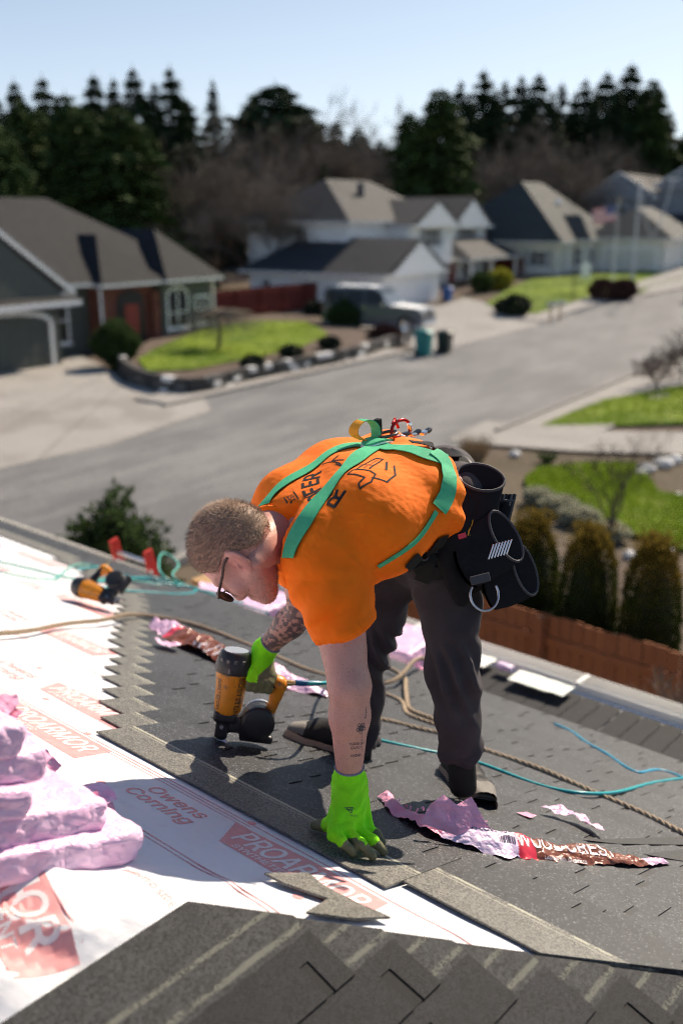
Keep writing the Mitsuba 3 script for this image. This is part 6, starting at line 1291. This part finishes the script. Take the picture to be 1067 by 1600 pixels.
def where(q, kd):
    for (k_, zone), v in seen.items():
        if k_ == kd and any(w is q for _, w in v):
            i = [w is q for _, w in sorted(v, key=lambda t: t[0])].index(True); n_ = len(v)
            o_ = 'only one' if n_ == 1 else 'leftmost' if i == 0 else 'rightmost' if i == n_ - 1 else ('second', 'third', 'fourth', 'fifth', 'sixth', 'seventh', 'eighth', 'ninth', 'tenth', 'eleventh', 'twelfth', 'thirteenth', 'fourteenth', 'fifteenth', 'sixteenth', 'seventeenth')[i - 1] + ' from left'
            return f'{o_} above the {zone}'
def conifer_at(a, b, top, kind, wide=1.0, lb=None, grp=None):
    g = float(terr(a)); s = (top - g) / KIND_H[kind] / 1.01; plant(('fir_tree', 'fir_tree', 'cedar_tree', 'pine_tree', 'fir_tree')[kind], f'conifer_kind_{kind}', st_(a, b, g - .05), s, rng.uniform(0, 6.28), lb, ('fir tree', 'fir tree', 'cedar tree', 'pine tree', 'fir tree')[kind], grp, s * wide)
for q in CONS:
    a, b, top, k_, w_ = q; kd = {2: 'cedar', 3: 'pine'}.get(k_, 'fir')
    nm, gr = {'cedar': ('dense dark cedar', 'cedars beyond the houses'), 'pine': ('broad dark pine', 'broad pines beyond the houses'), 'fir': ('tall dark pointed fir', 'firs on the skyline')}[kd]
    conifer_at(a, b, top, k_, w_, nm + ', ' + where(q, kd), gr)
for i, (H, sp, sd, dp) in enumerate(((14, .62, 11, 5), (13, .75, 12, 5))):
    tk, tw = bare(H, sp, sd, dp, 6, .22, .4, (3, 6), .012); group_of(f'bare_kind_{i}', {'trunk': (tk, 'm_bark'), 'twigs': (tw, 'm_twig')})
def bare_at(a, b, top, kind, wide=1.0, lb=None, grp=None):
    g = float(terr(a)); s = (top - g) / (14, 13)[kind]; plant('bare_tree', f'bare_kind_{kind}', st_(a, b, g - .05), s, rng.uniform(0, 6.28), lb, 'bare tree', grp, s * wide)
for q in BARS: bare_at(*q, 'brown leafless tree, ' + where(q, 'bare'), 'bare trees beyond the houses')

def shrub(name, P, mesh, mt, lb, catg, stem=.25, srad=.03, grp=None, parts=()):
    k = thing(name, lb, catg, grp); M = frame(P, [1, 0, 0], [0, 1, 0], [0, 0, 1])
    add('crown', put(mesh, M), mt, k); add('stem', put(tube([[0, 0, -.1], [.01, 0, stem * .5], [0, .01, stem]], [srad * 1.2, srad, srad * .8], 7), M), 'm_bark', k)
    for nm, m, b in parts: add(nm, put(m, M), b, k)
    return k
# clipped evergreens behind the cedar fence
for i, (x, y, H, R_, lb) in enumerate(((2.42, 12.05, 2.58, .36, 'clipped evergreen behind the cedar fence, nearest the tool belt'), (3.02, 11.42, 2.60, .34, 'clipped evergreen behind the cedar fence, middle one of three in the open'), (3.64, 10.90, 2.62, .33, 'clipped evergreen behind the cedar fence at the right edge'), (1.72, 12.7, 2.5, .40, 'clipped evergreen behind the cedar fence, hidden by the tool belt'))):
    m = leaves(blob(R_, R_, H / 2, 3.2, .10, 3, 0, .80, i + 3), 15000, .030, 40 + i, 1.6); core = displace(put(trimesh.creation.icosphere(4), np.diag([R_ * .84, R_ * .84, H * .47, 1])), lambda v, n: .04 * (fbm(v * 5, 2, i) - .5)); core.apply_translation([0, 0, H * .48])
    tips = leaves(lambda r_, n: ((lambda p: (p, p * 0 + [0, 0, 1]))(np.c_[r_.normal(0, R_ * .33, (n, 2)), H * r_.uniform(.93, 1.05, n)])), 500, .04, 60 + i, 2.2)
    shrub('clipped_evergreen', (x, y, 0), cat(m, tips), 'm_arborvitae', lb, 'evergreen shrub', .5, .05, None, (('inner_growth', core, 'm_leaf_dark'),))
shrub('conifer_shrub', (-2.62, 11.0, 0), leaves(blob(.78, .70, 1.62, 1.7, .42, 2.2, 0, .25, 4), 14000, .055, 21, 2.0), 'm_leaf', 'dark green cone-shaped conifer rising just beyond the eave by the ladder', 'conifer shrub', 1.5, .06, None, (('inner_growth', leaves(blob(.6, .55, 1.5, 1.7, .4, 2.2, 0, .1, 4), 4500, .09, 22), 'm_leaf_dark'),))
shrub('green_bush', (2.358, 14.165, 0), leaves(blob(.6, .6, .62, 2, .3, 2.5, 0, .5, 8), 6000, .06, 23), 'm_leaf_dark', 'dark green bush between the tool belt and the cedar fence', 'bush', .3)
tk, tw = bare(2.5, .75, 31, 4, 4, .05, .3, (2, 5), .004); k = thing('young_tree', 'small leafless tree standing in the oval lawn', 'bare tree'); M = frame((5.35, 18.9, 0), [1, 0, 0], [0, 1, 0], [0, 0, 1]); add('trunk', put(tk, M), 'm_bark', k); add('twigs', put(tw, M), 'm_twig_dark', k)
for i, (x, y, s, lb) in enumerate((((13.039, 38.696, 0)[0] + .2, (13.039, 38.696, 0)[1], .75, 'grey bare shrub by the road at the right edge, the upper one'), ((11.135, 33.108, 0)[0] + .6, (12.35, 36.925, 0)[1], .55, 'reddish bare shrub at the right edge above the lawn'))):
    tk, tw = bare(3.4 * s, .8, 33 + i, 4, 6, .05, .2, (3, 5), .006); k = thing('bare_shrub', lb, 'bare shrub'); M = frame((x, y, 0), [1, 0, 0], [0, 1, 0], [0, 0, 1]); add('trunk', put(tk, M), 'm_bark', k); add('twigs', put(tw, M), 'm_twig' if i == 0 else 'm_red_twig', k)
tk, tw = bare(1.7, .7, 37, 4, 7, .02, .3, (3, 5), .003); k = thing('bare_shrub', 'tangle of pinkish bare twigs in front of the cedar fence at the right edge', 'bare shrub'); M = frame((3.25, 7.2, 2.1), [1, 0, 0], [0, 1, 0], [0, 0, 1]); M[2, 3] = 1.35; add('trunk', put(cat(tk, tube([[0, 0, -1.6], [0, 0, .1]], .03, 7)), M), 'm_bark', k); add('twigs', put(tw, M), 'm_twig', k)
def blades(r_, n, R_, H): a = r_.uniform(0, 6.283, n); q = R_ * .3 * np.sqrt(r_.random(n)); p = np.c_[q * np.cos(a), q * np.sin(a), 0 * a]; tip = p + np.c_[np.cos(a), np.sin(a), 0 * a] * (R_ * r_.uniform(.2, 1, n))[:, None] + [0, 0, 1] * (H * r_.uniform(.6, 1, n))[:, None]; return p, tip
def tussock(P, R_, H, mt, lb, sd, n=900):
    r_ = np.random.default_rng(sd); p, t = blades(r_, n, R_, H); w = r_.normal(0, 1, (n, 3)) * [1, 1, 0]; w *= .006 / np.linalg.norm(w, axis=1, keepdims=True); V = np.stack([p - w, p + w, t], 1).reshape(-1, 3)
    add('ornamental_grass', put(trimesh.Trimesh(V, np.arange(len(V)).reshape(-1, 3), process=False), frame(P, [1, 0, 0], [0, 1, 0], [0, 0, 1])), mt, label=lb, category='ornamental grass')
tussock((3.506, 25.412, 0), .5, .95, 'm_straw', 'straw-coloured ornamental grass by the walkway just right of the carabiner', 3)
tussock((5.463, 25.694, 0), .35, .30, 'm_leaf', 'low green tuft at the edge of the walkway above the oval lawn', 4, 700)
for i, (x, y, R_, lb) in enumerate(((*(4.787, 21.068, 0)[:2], .42, 'grey-green low shrub beyond the evergreens, left of the young tree'), (*(5.058, 20.212, 0)[:2], .42, 'grey-green low shrub beyond the evergreens, beside the young tree trunk'), (*(4.469, 21.78, 0)[:2], .32, 'small grey-green shrub beyond the leftmost evergreen'), (*(5.402, 19.166, 0)[:2], .38, 'grey-green low shrub right of the young tree trunk'))):
    shrub('sage_shrub', (x, y, 0), leaves(blob(R_, R_, .17, 2, .4, 3, 0, .5, 50 + i), 4500, .045, 50 + i), 'm_sage', lb, 'shrub', .15)
# white rocks in the mulch
for i, (u_, v_, r__) in enumerate(((*(4.736, 26.425, 0)[:2], .16), (*(7.833, 24.797, 0)[:2], .22), (*(8.391, 25.273, 0)[:2], .26), (*(8.861, 25.694, 0)[:2], .2), (*(7.537, 24.338, 0)[:2], .18), (*(7.868, 22.372, 0)[:2], .10), (*(5.549, 18.065, 0)[:2], .14), (*(6.382, 18.368, 0)[:2], .10), (*(6.021, 22.764, 0)[:2], .08))):
    m = displace(trimesh.creation.icosphere(3, r__), lambda v, n: r__ * .5 * (fbm(v / r__ * 1.3 + i, 3, i) - .5)); m.vertices[:, 2] *= .6
    add('rock', put(m, frame((u_, v_, r__ * .3), [1, 0, 0], [0, 1, 0], [0, 0, 1])), 'm_stone_pale', smooth=True, label='pale rock in the bark mulch, ' + ('just below the walkway right of the ornamental grass', 'leftmost of the group by the walkway at the right', 'largest of the group by the walkway at the right', 'rightmost of the group by the walkway at the right', 'small one just below the group by the walkway', 'at the right edge inside the oval lawn', 'beyond the gap between the middle and right evergreens', 'above the rightmost evergreen', 'tiny, inside the oval lawn left of the young tree')[i], category='rock', group='pale rocks in the mulch round the oval lawn')
# the far side of the street
def ab_shrub(name, ab, R_, H, mt, lb, sd, n=4500, size=.10, catg='shrub', z=0.0, power=2.0, clump=.25):
    a, b = ab; return shrub(name, st_(a, b, float(terr(a)) + z), leaves(blob(R_, R_, H / 2, power, clump, 2.2, 0, .5, sd), n, size, sd), mt, lb, catg, .4)
ab_shrub('dark_shrub', (30.28, -31.44), 1.0, 2.1, 'm_leaf', 'dark broad shrub beside the driveway in front of the brick entry', 71, 6000, .10, power=1.6)
ab_shrub('dark_shrub', (59.85, -26.16), .95, 1.35, 'm_leaf_dark', 'round dark shrub at the corner of the far sunlit lawn', 72)
ab_shrub('dark_shrub', (60.63, -27.4), .55, .9, 'm_leaf_dark', 'smaller dark shrub left of the round one at the far lawn', 73, 2500)
ab_shrub('yellow_shrub', (73.26, -33.48), 1.1, 1.6, 'm_leaf_yellow', 'yellow-green shrub at the left end of the far lawn', 74)
ab_shrub('dark_shrub', (71.2, -34.02), .9, 1.5, 'm_leaf', 'green shrub left of the yellow-green one', 75)
ab_shrub('brown_shrub', (43.11, -25.77), .8, 1.0, 'm_red_twig', 'brown shrub at the right end of the stone wall', 76)
ab_shrub('green_shrub', (47.26, -30.85), 1.0, 1.7, 'm_leaf', 'loose green shrub in front of the parked vehicle', 77, 5000, .12)
ab_shrub('green_shrub', (50.96, -35.38), .8, 1.2, 'm_leaf_dark', 'dark green shrub at the foot of the red fence', 78)
ab_shrub('dark_red_shrub', (69.27, -23.83), .95, 1.5, 'm_red_twig', 'dark reddish shrub by the lamp post, left one of two', 79)
ab_shrub('dark_red_shrub', (70.47, -22.77), .95, 1.4, 'm_red_twig', 'dark reddish shrub by the lamp post, right one of two', 80)
for i, (p_, lb) in enumerate((((30.95, -24.59), 'lowest'), ((34.44, -25.26), 'middle'), ((37.98, -25.66), 'rightmost'))): ab_shrub('bed_plant', p_, .5, .55, 'm_leaf_dark', f'small dark plant in the bed above the stone wall, {lb} of three', 90 + i, 1600, .08, z=.4)
r_ = np.random.default_rng(5); ms, mg_ = [], tube([[0, 0, 0], [.05, 0, .8], [0, .05, 1.5]], [.10, .08, .07], 8)
for k in range(420):
    a = r_.uniform(0, 6.283); L = r_.uniform(.5, 2.1); s = np.linspace(0, 1, 6); p = np.stack([math.cos(a) * L * s ** .8, math.sin(a) * L * s ** .8, 1.5 + .35 * np.sin(s * 2.2) - (1.5 - r_.uniform(.1, .9)) * s ** 3], 1) + r_.normal(0, .03, (6, 3)); ms.append(tube(p, np.linspace(.014, .004, 6), 3, False))
k = thing('weeping_tree', 'mounded leafless weeping tree on the lawn of the dark green house', 'weeping tree'); M = frame(st_(*(34.59, -29.39), .5), [1, 0, 0], [0, 1, 0], [0, 0, 1]); add('trunk', put(mg_, M), 'm_bark', k); add('twigs', put(cat(*ms), M), 'm_twig', k)


# ---------------------------------------------------------------- vehicles, bins and posts on the street
def street_frame(a, b, heading, z=None):
    """Frame standing on the street: local x forward, turned by heading from +b towards +a."""
    f = unit(qd * math.cos(heading) + rd * math.sin(heading)); l = A([-f[1], f[0]]); return frame(st_(a, b, float(terr(a)) + .05 if z is None else z), [*f, 0], [*l, 0], [0, 0, 1])
def vehicle(M, lb, L, W, H, belt, hood, paint, lower, wheel_r, roof_back, catg, sky_glare=False):
    k = thing('parked_vehicle', lb, catg)
    side = Polygon([(-L / 2, .42), (-L / 2 + .05, belt), (roof_back, belt + .02), (roof_back + .12, H - .10), (roof_back + .35, H), (hood - .95, H - .02), (hood - .55, H - .12), (hood, belt + .04), (L / 2 - .28, belt - .10), (L / 2 - .04, belt - .28), (L / 2, .48), (L / 2 - .12, .32), (-L / 2 + .1, .32)]).buffer(.05).buffer(-.05)
    wx = (L / 2 - .95, -L / 2 + 1.0)
    for x in wx: side = side.difference(shapely.Point(x, wheel_r).buffer(wheel_r + .06, 12))
    def body_of(poly, w, top_in=.16):
        m = extrude(poly, w); v = np.array(m.subdivide_to_size(.35).vertices); f = m.subdivide_to_size(.35).faces; y = v[:, 2] - w / 2; s = 1 - top_in * np.clip((v[:, 1] - belt) / (H - belt), 0, 1) - .05 * np.clip((np.abs(v[:, 0]) - L / 2 + .6) / .6, 0, 1)
        m = trimesh.Trimesh(np.stack([v[:, 0], y * s, v[:, 1]], 1), f, process=True); m.fix_normals(); return m
    add('body', put(body_of(side, W), M), paint, k, 35)
    if sky_glare: add('roof_sky_glare', put(rbox(hood - roof_back - 1.4, W * .70, .05, .02), M @ frame([(hood + roof_back - .6) / 2 - .1, 0, H + .015], [1, 0, 0], [0, 1, 0], [0, 0, 1])), 'm_trim_white', k, True); add('bonnet_sky_glare', put(hull([(hood - .02, -W * .40, belt + .05), (hood - .02, W * .40, belt + .05), (L / 2 - .32, -W * .38, belt - .08), (L / 2 - .32, W * .38, belt - .08), (hood - .02, -W * .40, belt - .02), (hood - .02, W * .40, belt - .02), (L / 2 - .32, -W * .38, belt - .14), (L / 2 - .32, W * .38, belt - .14)]), M), 'm_trim_white', k)  # white sheets on roof and bonnet put the sky reflection into the colour
    add('rocker', put(box(0, 0, .42, L - .35, W * .985, .16), M), lower, k)
    gh = Polygon([(roof_back + .16, belt + .06), (roof_back + .25, H - .14), (hood - 1.0, H - .10), (hood - .62, H - .20), (hood - .12, belt + .06)])
    for i, x0 in enumerate(np.linspace(roof_back + .18, hood - .25, 4)[:-1]):
        x1 = np.linspace(roof_back + .18, hood - .25, 4)[i + 1] - .07; g = gh.intersection(sbox(x0, belt, x1, H))
        if g.area > .01: add('side_window', put(body_of(g, W * 1.012), M), 'm_window_dark', k)
    ws = hull([(hood - .08, -W * .40, belt + .07), (hood - .08, W * .40, belt + .07), (hood - .57, -W * .36, H - .16), (hood - .57, W * .36, H - .16), (hood - .04, -W * .40, belt + .07), (hood - .04, W * .40, belt + .07), (hood - .53, -W * .36, H - .14), (hood - .53, W * .36, H - .14)]); add('windscreen', put(ws, M), 'm_window_dark', k)
    add('rear_window', put(box(-L / 2 + .06 if roof_back < -L / 2 + .3 else roof_back + .06, 0, (belt + H) / 2, .08, W * .68, (H - belt) * .55), M), 'm_window_dark', k)
    for x in wx:
        for s in (-1, 1):
            Mw = M @ frame([x, s * (W / 2 - .12), wheel_r], [1, 0, 0], [0, 0, 1], [0, -1, 0]); w = add('wheel', put(lathe([(wheel_r * .62, -.11), (wheel_r * .94, -.11), (wheel_r, -.06), (wheel_r, .06), (wheel_r * .94, .11), (wheel_r * .62, .11)], 28), Mw), 'm_rubber', k, 40)
            add('rim', put(lathe([(0, -.075), (wheel_r * .62, -.09), (wheel_r * .64, .09), (wheel_r * .3, .06), (0, .05)], 20), Mw), 'm_chrome', w, 40)
    for s in (-1, 1):
        add('headlight', put(rbox(.10, .34, .20, .03), M @ frame([L / 2 - .06, s * W * .36, belt - .30], [1, 0, 0], [0, 1, 0], [0, 0, 1])), 'm_chrome', k, True); add('mirror', put(rbox(.16, .22, .17, .04), M @ frame([hood - .25, s * (W / 2 + .10), belt + .14], [1, 0, 0], [0, 1, 0], [0, 0, 1])), 'm_chrome', k, True)
        add('tail_light', put(rbox(.06, .14, .34, .02), M @ frame([-L / 2 + .02, s * W * .43, belt - .2], [1, 0, 0], [0, 1, 0], [0, 0, 1])), 'm_film_red', k, True)
        add('roof_rail', put(tube([[roof_back + .4, s * W * .36, H + .02], [roof_back + .5, s * W * .36, H + .07], [hood - 1.2, s * W * .36, H + .06], [hood - 1.1, s * W * .36, H + .0]], .02, 6), M), 'm_chrome', k, True)
    add('grille', put(rbox(.06, W * .40, .30, .02), M @ frame([L / 2 - .02, 0, belt - .32], [1, 0, 0], [0, 1, 0], [0, 0, 1])), 'm_metal_dark', k, True); add('front_bumper', put(rbox(.20, W * .96, .22, .05), M @ frame([L / 2 - .02, 0, .50], [1, 0, 0], [0, 1, 0], [0, 0, 1])), 'm_chrome', k, True)
    add('rear_bumper', put(rbox(.18, W * .94, .20, .05), M @ frame([-L / 2 + .02, 0, .52], [1, 0, 0], [0, 1, 0], [0, 0, 1])), 'm_chrome', k, True)
    for x in (hood - 1.45, hood - 2.4): add('door_handle', put(cat(box(x, W / 2 + .01, belt - .10, .18, .03, .04), box(x, -W / 2 - .01, belt - .10, .18, .03, .04)), M), 'm_chrome', k, kind='stuff')
    return k
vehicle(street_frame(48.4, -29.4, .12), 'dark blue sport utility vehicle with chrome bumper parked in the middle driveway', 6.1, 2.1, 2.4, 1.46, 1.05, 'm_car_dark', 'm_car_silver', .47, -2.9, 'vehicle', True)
vehicle(street_frame(72.6, -17.6, 1.57), 'silver car parked on the street at the right edge', 4.5, 1.8, 1.45, .88, .75, 'm_car_silver', 'm_dark_plastic', .32, -1.9, 'car')
def bin_(ab, lb, mt, h=1.08, w=.58, heading=.2):
    M = street_frame(*ab, heading, float(terr(ab[0])) + .04); k = thing('wheeled_bin', lb, 'wheeled bin')
    q = np.array([(x * w / 2 * s, y * w / 2 * s * 1.1, z) for z, s in ((.08, .80), (h * .9, 1.0)) for x in (-1, 1) for y in (-1, 1)]); sp = trimesh.creation.icosphere(1, .03).vertices; add('body', put(hull(np.vstack([sp + c for c in q])), M), mt, k, 35)
    lid = hull(np.vstack([sp * .9 + c for c in [(w * .56, -w * .58, h * .93), (w * .56, w * .58, h * .93), (-w * .58, -w * .58, h * .94), (-w * .58, w * .58, h * .94), (w * .30, -w * .45, h * 1.02), (w * .30, w * .45, h * 1.02), (-w * .4, -w * .5, h * 1.04), (-w * .4, w * .5, h * 1.04)]])); add('lid', put(lid, M), mt, k, 35)
    add('handle', put(tube([[-w * .62, -w * .4, h * .9], [-w * .74, -w * .4, h * .94], [-w * .74, w * .4, h * .94], [-w * .62, w * .4, h * .9]], .018, 8), M), mt, k, 35)
    for s in (-1, 1): add('wheel', put(trimesh.creation.cylinder(.13, .05, sections=16), M @ frame([-w * .42, s * w * .52, .13], [1, 0, 0], [0, 0, 1], [0, -1, 0])), 'm_rubber', k, 40)
bin_((40.6, -22.2), 'teal wheeled bin standing at the kerb in front of the parked vehicle', 'm_teal_plastic', 1.15, .62)
bin_((42.1, -21.9), 'dark green wheeled bin standing right of the teal one', 'm_dark_plastic', 1.0, .6)
bin_((64.4, -33.4), 'blue wheeled bin beside the white garage', 'm_blue_plastic', 1.05, .6)
# street lamp
k = thing('street_lamp', 'grey street lamp post with a long arm beside the far lawn', 'street lamp'); g = float(terr(71.8)); P0 = st_(71.8, -22.6, g)
add('pole', tube([P0, P0 + [0, 0, 4], P0 + [0, 0, 7.9]], [.10, .085, .065], 12), 'm_gutter', k, True); add('base', put(lathe([(0, 0), (.22, 0), (.22, .25), (.13, .35), (0, .35)], 14), frame(P0, [1, 0, 0], [0, 1, 0], [0, 0, 1])), 'm_gutter', k, 40)
hd = P0 + A([*(rd * .9 + qd * 2.0), 8.0]); add('arm', tube(spline([P0 + [0, 0, 7.7], P0 * .5 + hd * .5 + [0, 0, 4.05 - 4.0 + .25], hd], 10), .04, 8), 'm_gutter', k, True); add('lamp_head', put(rbox(.7, .28, .14, .05), frame(hd, [*qd, 0], [*(-rd), 0], [0, 0, 1])), 'm_gutter', k, True)
# flag on its pole
k = thing('flag_pole', 'thin pale flag pole with a striped flag in front of the cream garage', 'flag pole'); g = float(terr(78)); P0 = st_(77.5, -25.9, g)
add('pole', tube([P0, P0 + [0, 0, 6.4]], [.05, .03], 10), 'm_trim_white', k, True); add('finial', put(trimesh.creation.icosphere(2, .09), frame(P0 + [0, 0, 6.45], [1, 0, 0], [0, 1, 0], [0, 0, 1])), 'm_brass', k, True)
fx = unit(A([-1, .15, -.22])); fy = unit(np.cross(np.cross(fx, [0, 0, 1]), fx)); fn_ = np.cross(fx, fy)
def flagpiece(x0, x1, y0, y1, nm, mt, off):
    nx = 14; X_, Y_ = np.meshgrid(np.linspace(x0, x1, nx), np.linspace(y0, y1, 4), indexing='ij'); wv = .10 * np.sin(X_ * 5.5 + Y_ * 1.5) * X_
    def side(o): return (P0 + A([0, 0, 5.05])) + X_[..., None] * fx + Y_[..., None] * fy + (wv[..., None] + o) * fn_
    I_ = np.arange(nx * 4).reshape(nx, 4); q_ = np.stack([I_[:-1, :-1], I_[1:, :-1], I_[1:, 1:], I_[:-1, 1:]], -1).reshape(-1, 4); t_ = np.vstack([q_[:, [0, 1, 2]], q_[:, [0, 2, 3]]]); n_ = nx * 4
    add(nm, trimesh.Trimesh(np.vstack([side(off).reshape(-1, 3), side(-off).reshape(-1, 3)]), np.vstack([t_, t_[:, ::-1] + n_]), process=False), mt, fl_, True)
fl_ = f'{k}__flag'; things.add(fl_)
for i in range(13): flagpiece(.03, 1.75, i * .0846, (i + 1) * .0846, 'stripe', 'm_flag_red' if i % 2 == 0 else 'm_flag_white', .004)
flagpiece(.03, .72, .51, 1.10, 'canton', 'm_flag_blue', .010)
for r_i in range(5):
    for c_i in range(6):
        s_ = shapely.Polygon([(.036 * (1 if j % 2 == 0 else .42) * math.sin(j * .628), .036 * (1 if j % 2 == 0 else .42) * math.cos(j * .628)) for j in range(10)]); x_, y_ = .11 + .105 * c_i, .565 + .115 * r_i; m = extrude(s_, .024); v = np.array(m.vertices); v = (P0 + A([0, 0, 5.05])) + (v[:, :1] + x_) * fx + (v[:, 1:2] + y_) * fy + (v[:, 2:] - .012 + .10 * math.sin(x_ * 5.5 + y_ * 1.5) * x_) * fn_
        add('star', trimesh.Trimesh(v, m.faces, process=False), 'm_flag_white', fl_)
# mailboxes, a small board and a utility cover on the far verge
for i, (a, b) in enumerate(((57.6, -22.9), (58.6, -22.7))):
    k = thing('mailbox', ('pale mailbox on a post at the far kerb, left one of two', 'pale mailbox on a post at the far kerb, right one of two')[i], 'mailbox'); M = street_frame(a, b, 0, float(terr(a)))
    add('post', put(box(0, 0, .5, .1, .1, 1.0), M), 'm_wood', k); bx_ = extrude(Polygon([(-.11, 0), (.11, 0), (.11, .14)] + [(.11 * math.cos(t), .14 + .11 * math.sin(t)) for t in np.linspace(0, math.pi, 9)]), .52); add('box', put(bx_, M @ frame([-.2, 0, 1.0], [0, 1, 0], [0, 0, 1], [1, 0, 0])), 'm_chrome', k, 40); add('door', put(box(.325, 0, 1.12, .012, .2, .22), M), 'm_chrome', k); add('signal_flag', put(box(.05, -.125, 1.2, .16, .012, .07), M), 'm_film_red', k)
k = thing('yard_sign', 'small pale yard sign on two legs on the far lawn', 'sign'); M = street_frame(*(79.83, -28.95), -.5); add('board', put(box(0, 0, 1.0, .04, .95, 1.1), M), 'm_trim_white', k)
for y in (-.38, .38): add('leg', put(box(-.05, y, .5, .05, .05, 1.2), M), 'm_trim_white', k)
k = thing('garden_post', 'thin dark post standing on the far lawn edge', 'post'); M = street_frame(*(68.55, -25.66), 0); add('shaft', put(box(0, 0, .8, .08, .08, 1.6), M), 'm_bark', k); add('post_cap', put(hull([(-.07, -.07, 1.6), (.07, -.07, 1.6), (-.07, .07, 1.6), (.07, .07, 1.6), (0, 0, 1.75)]), M), 'm_bark', k)
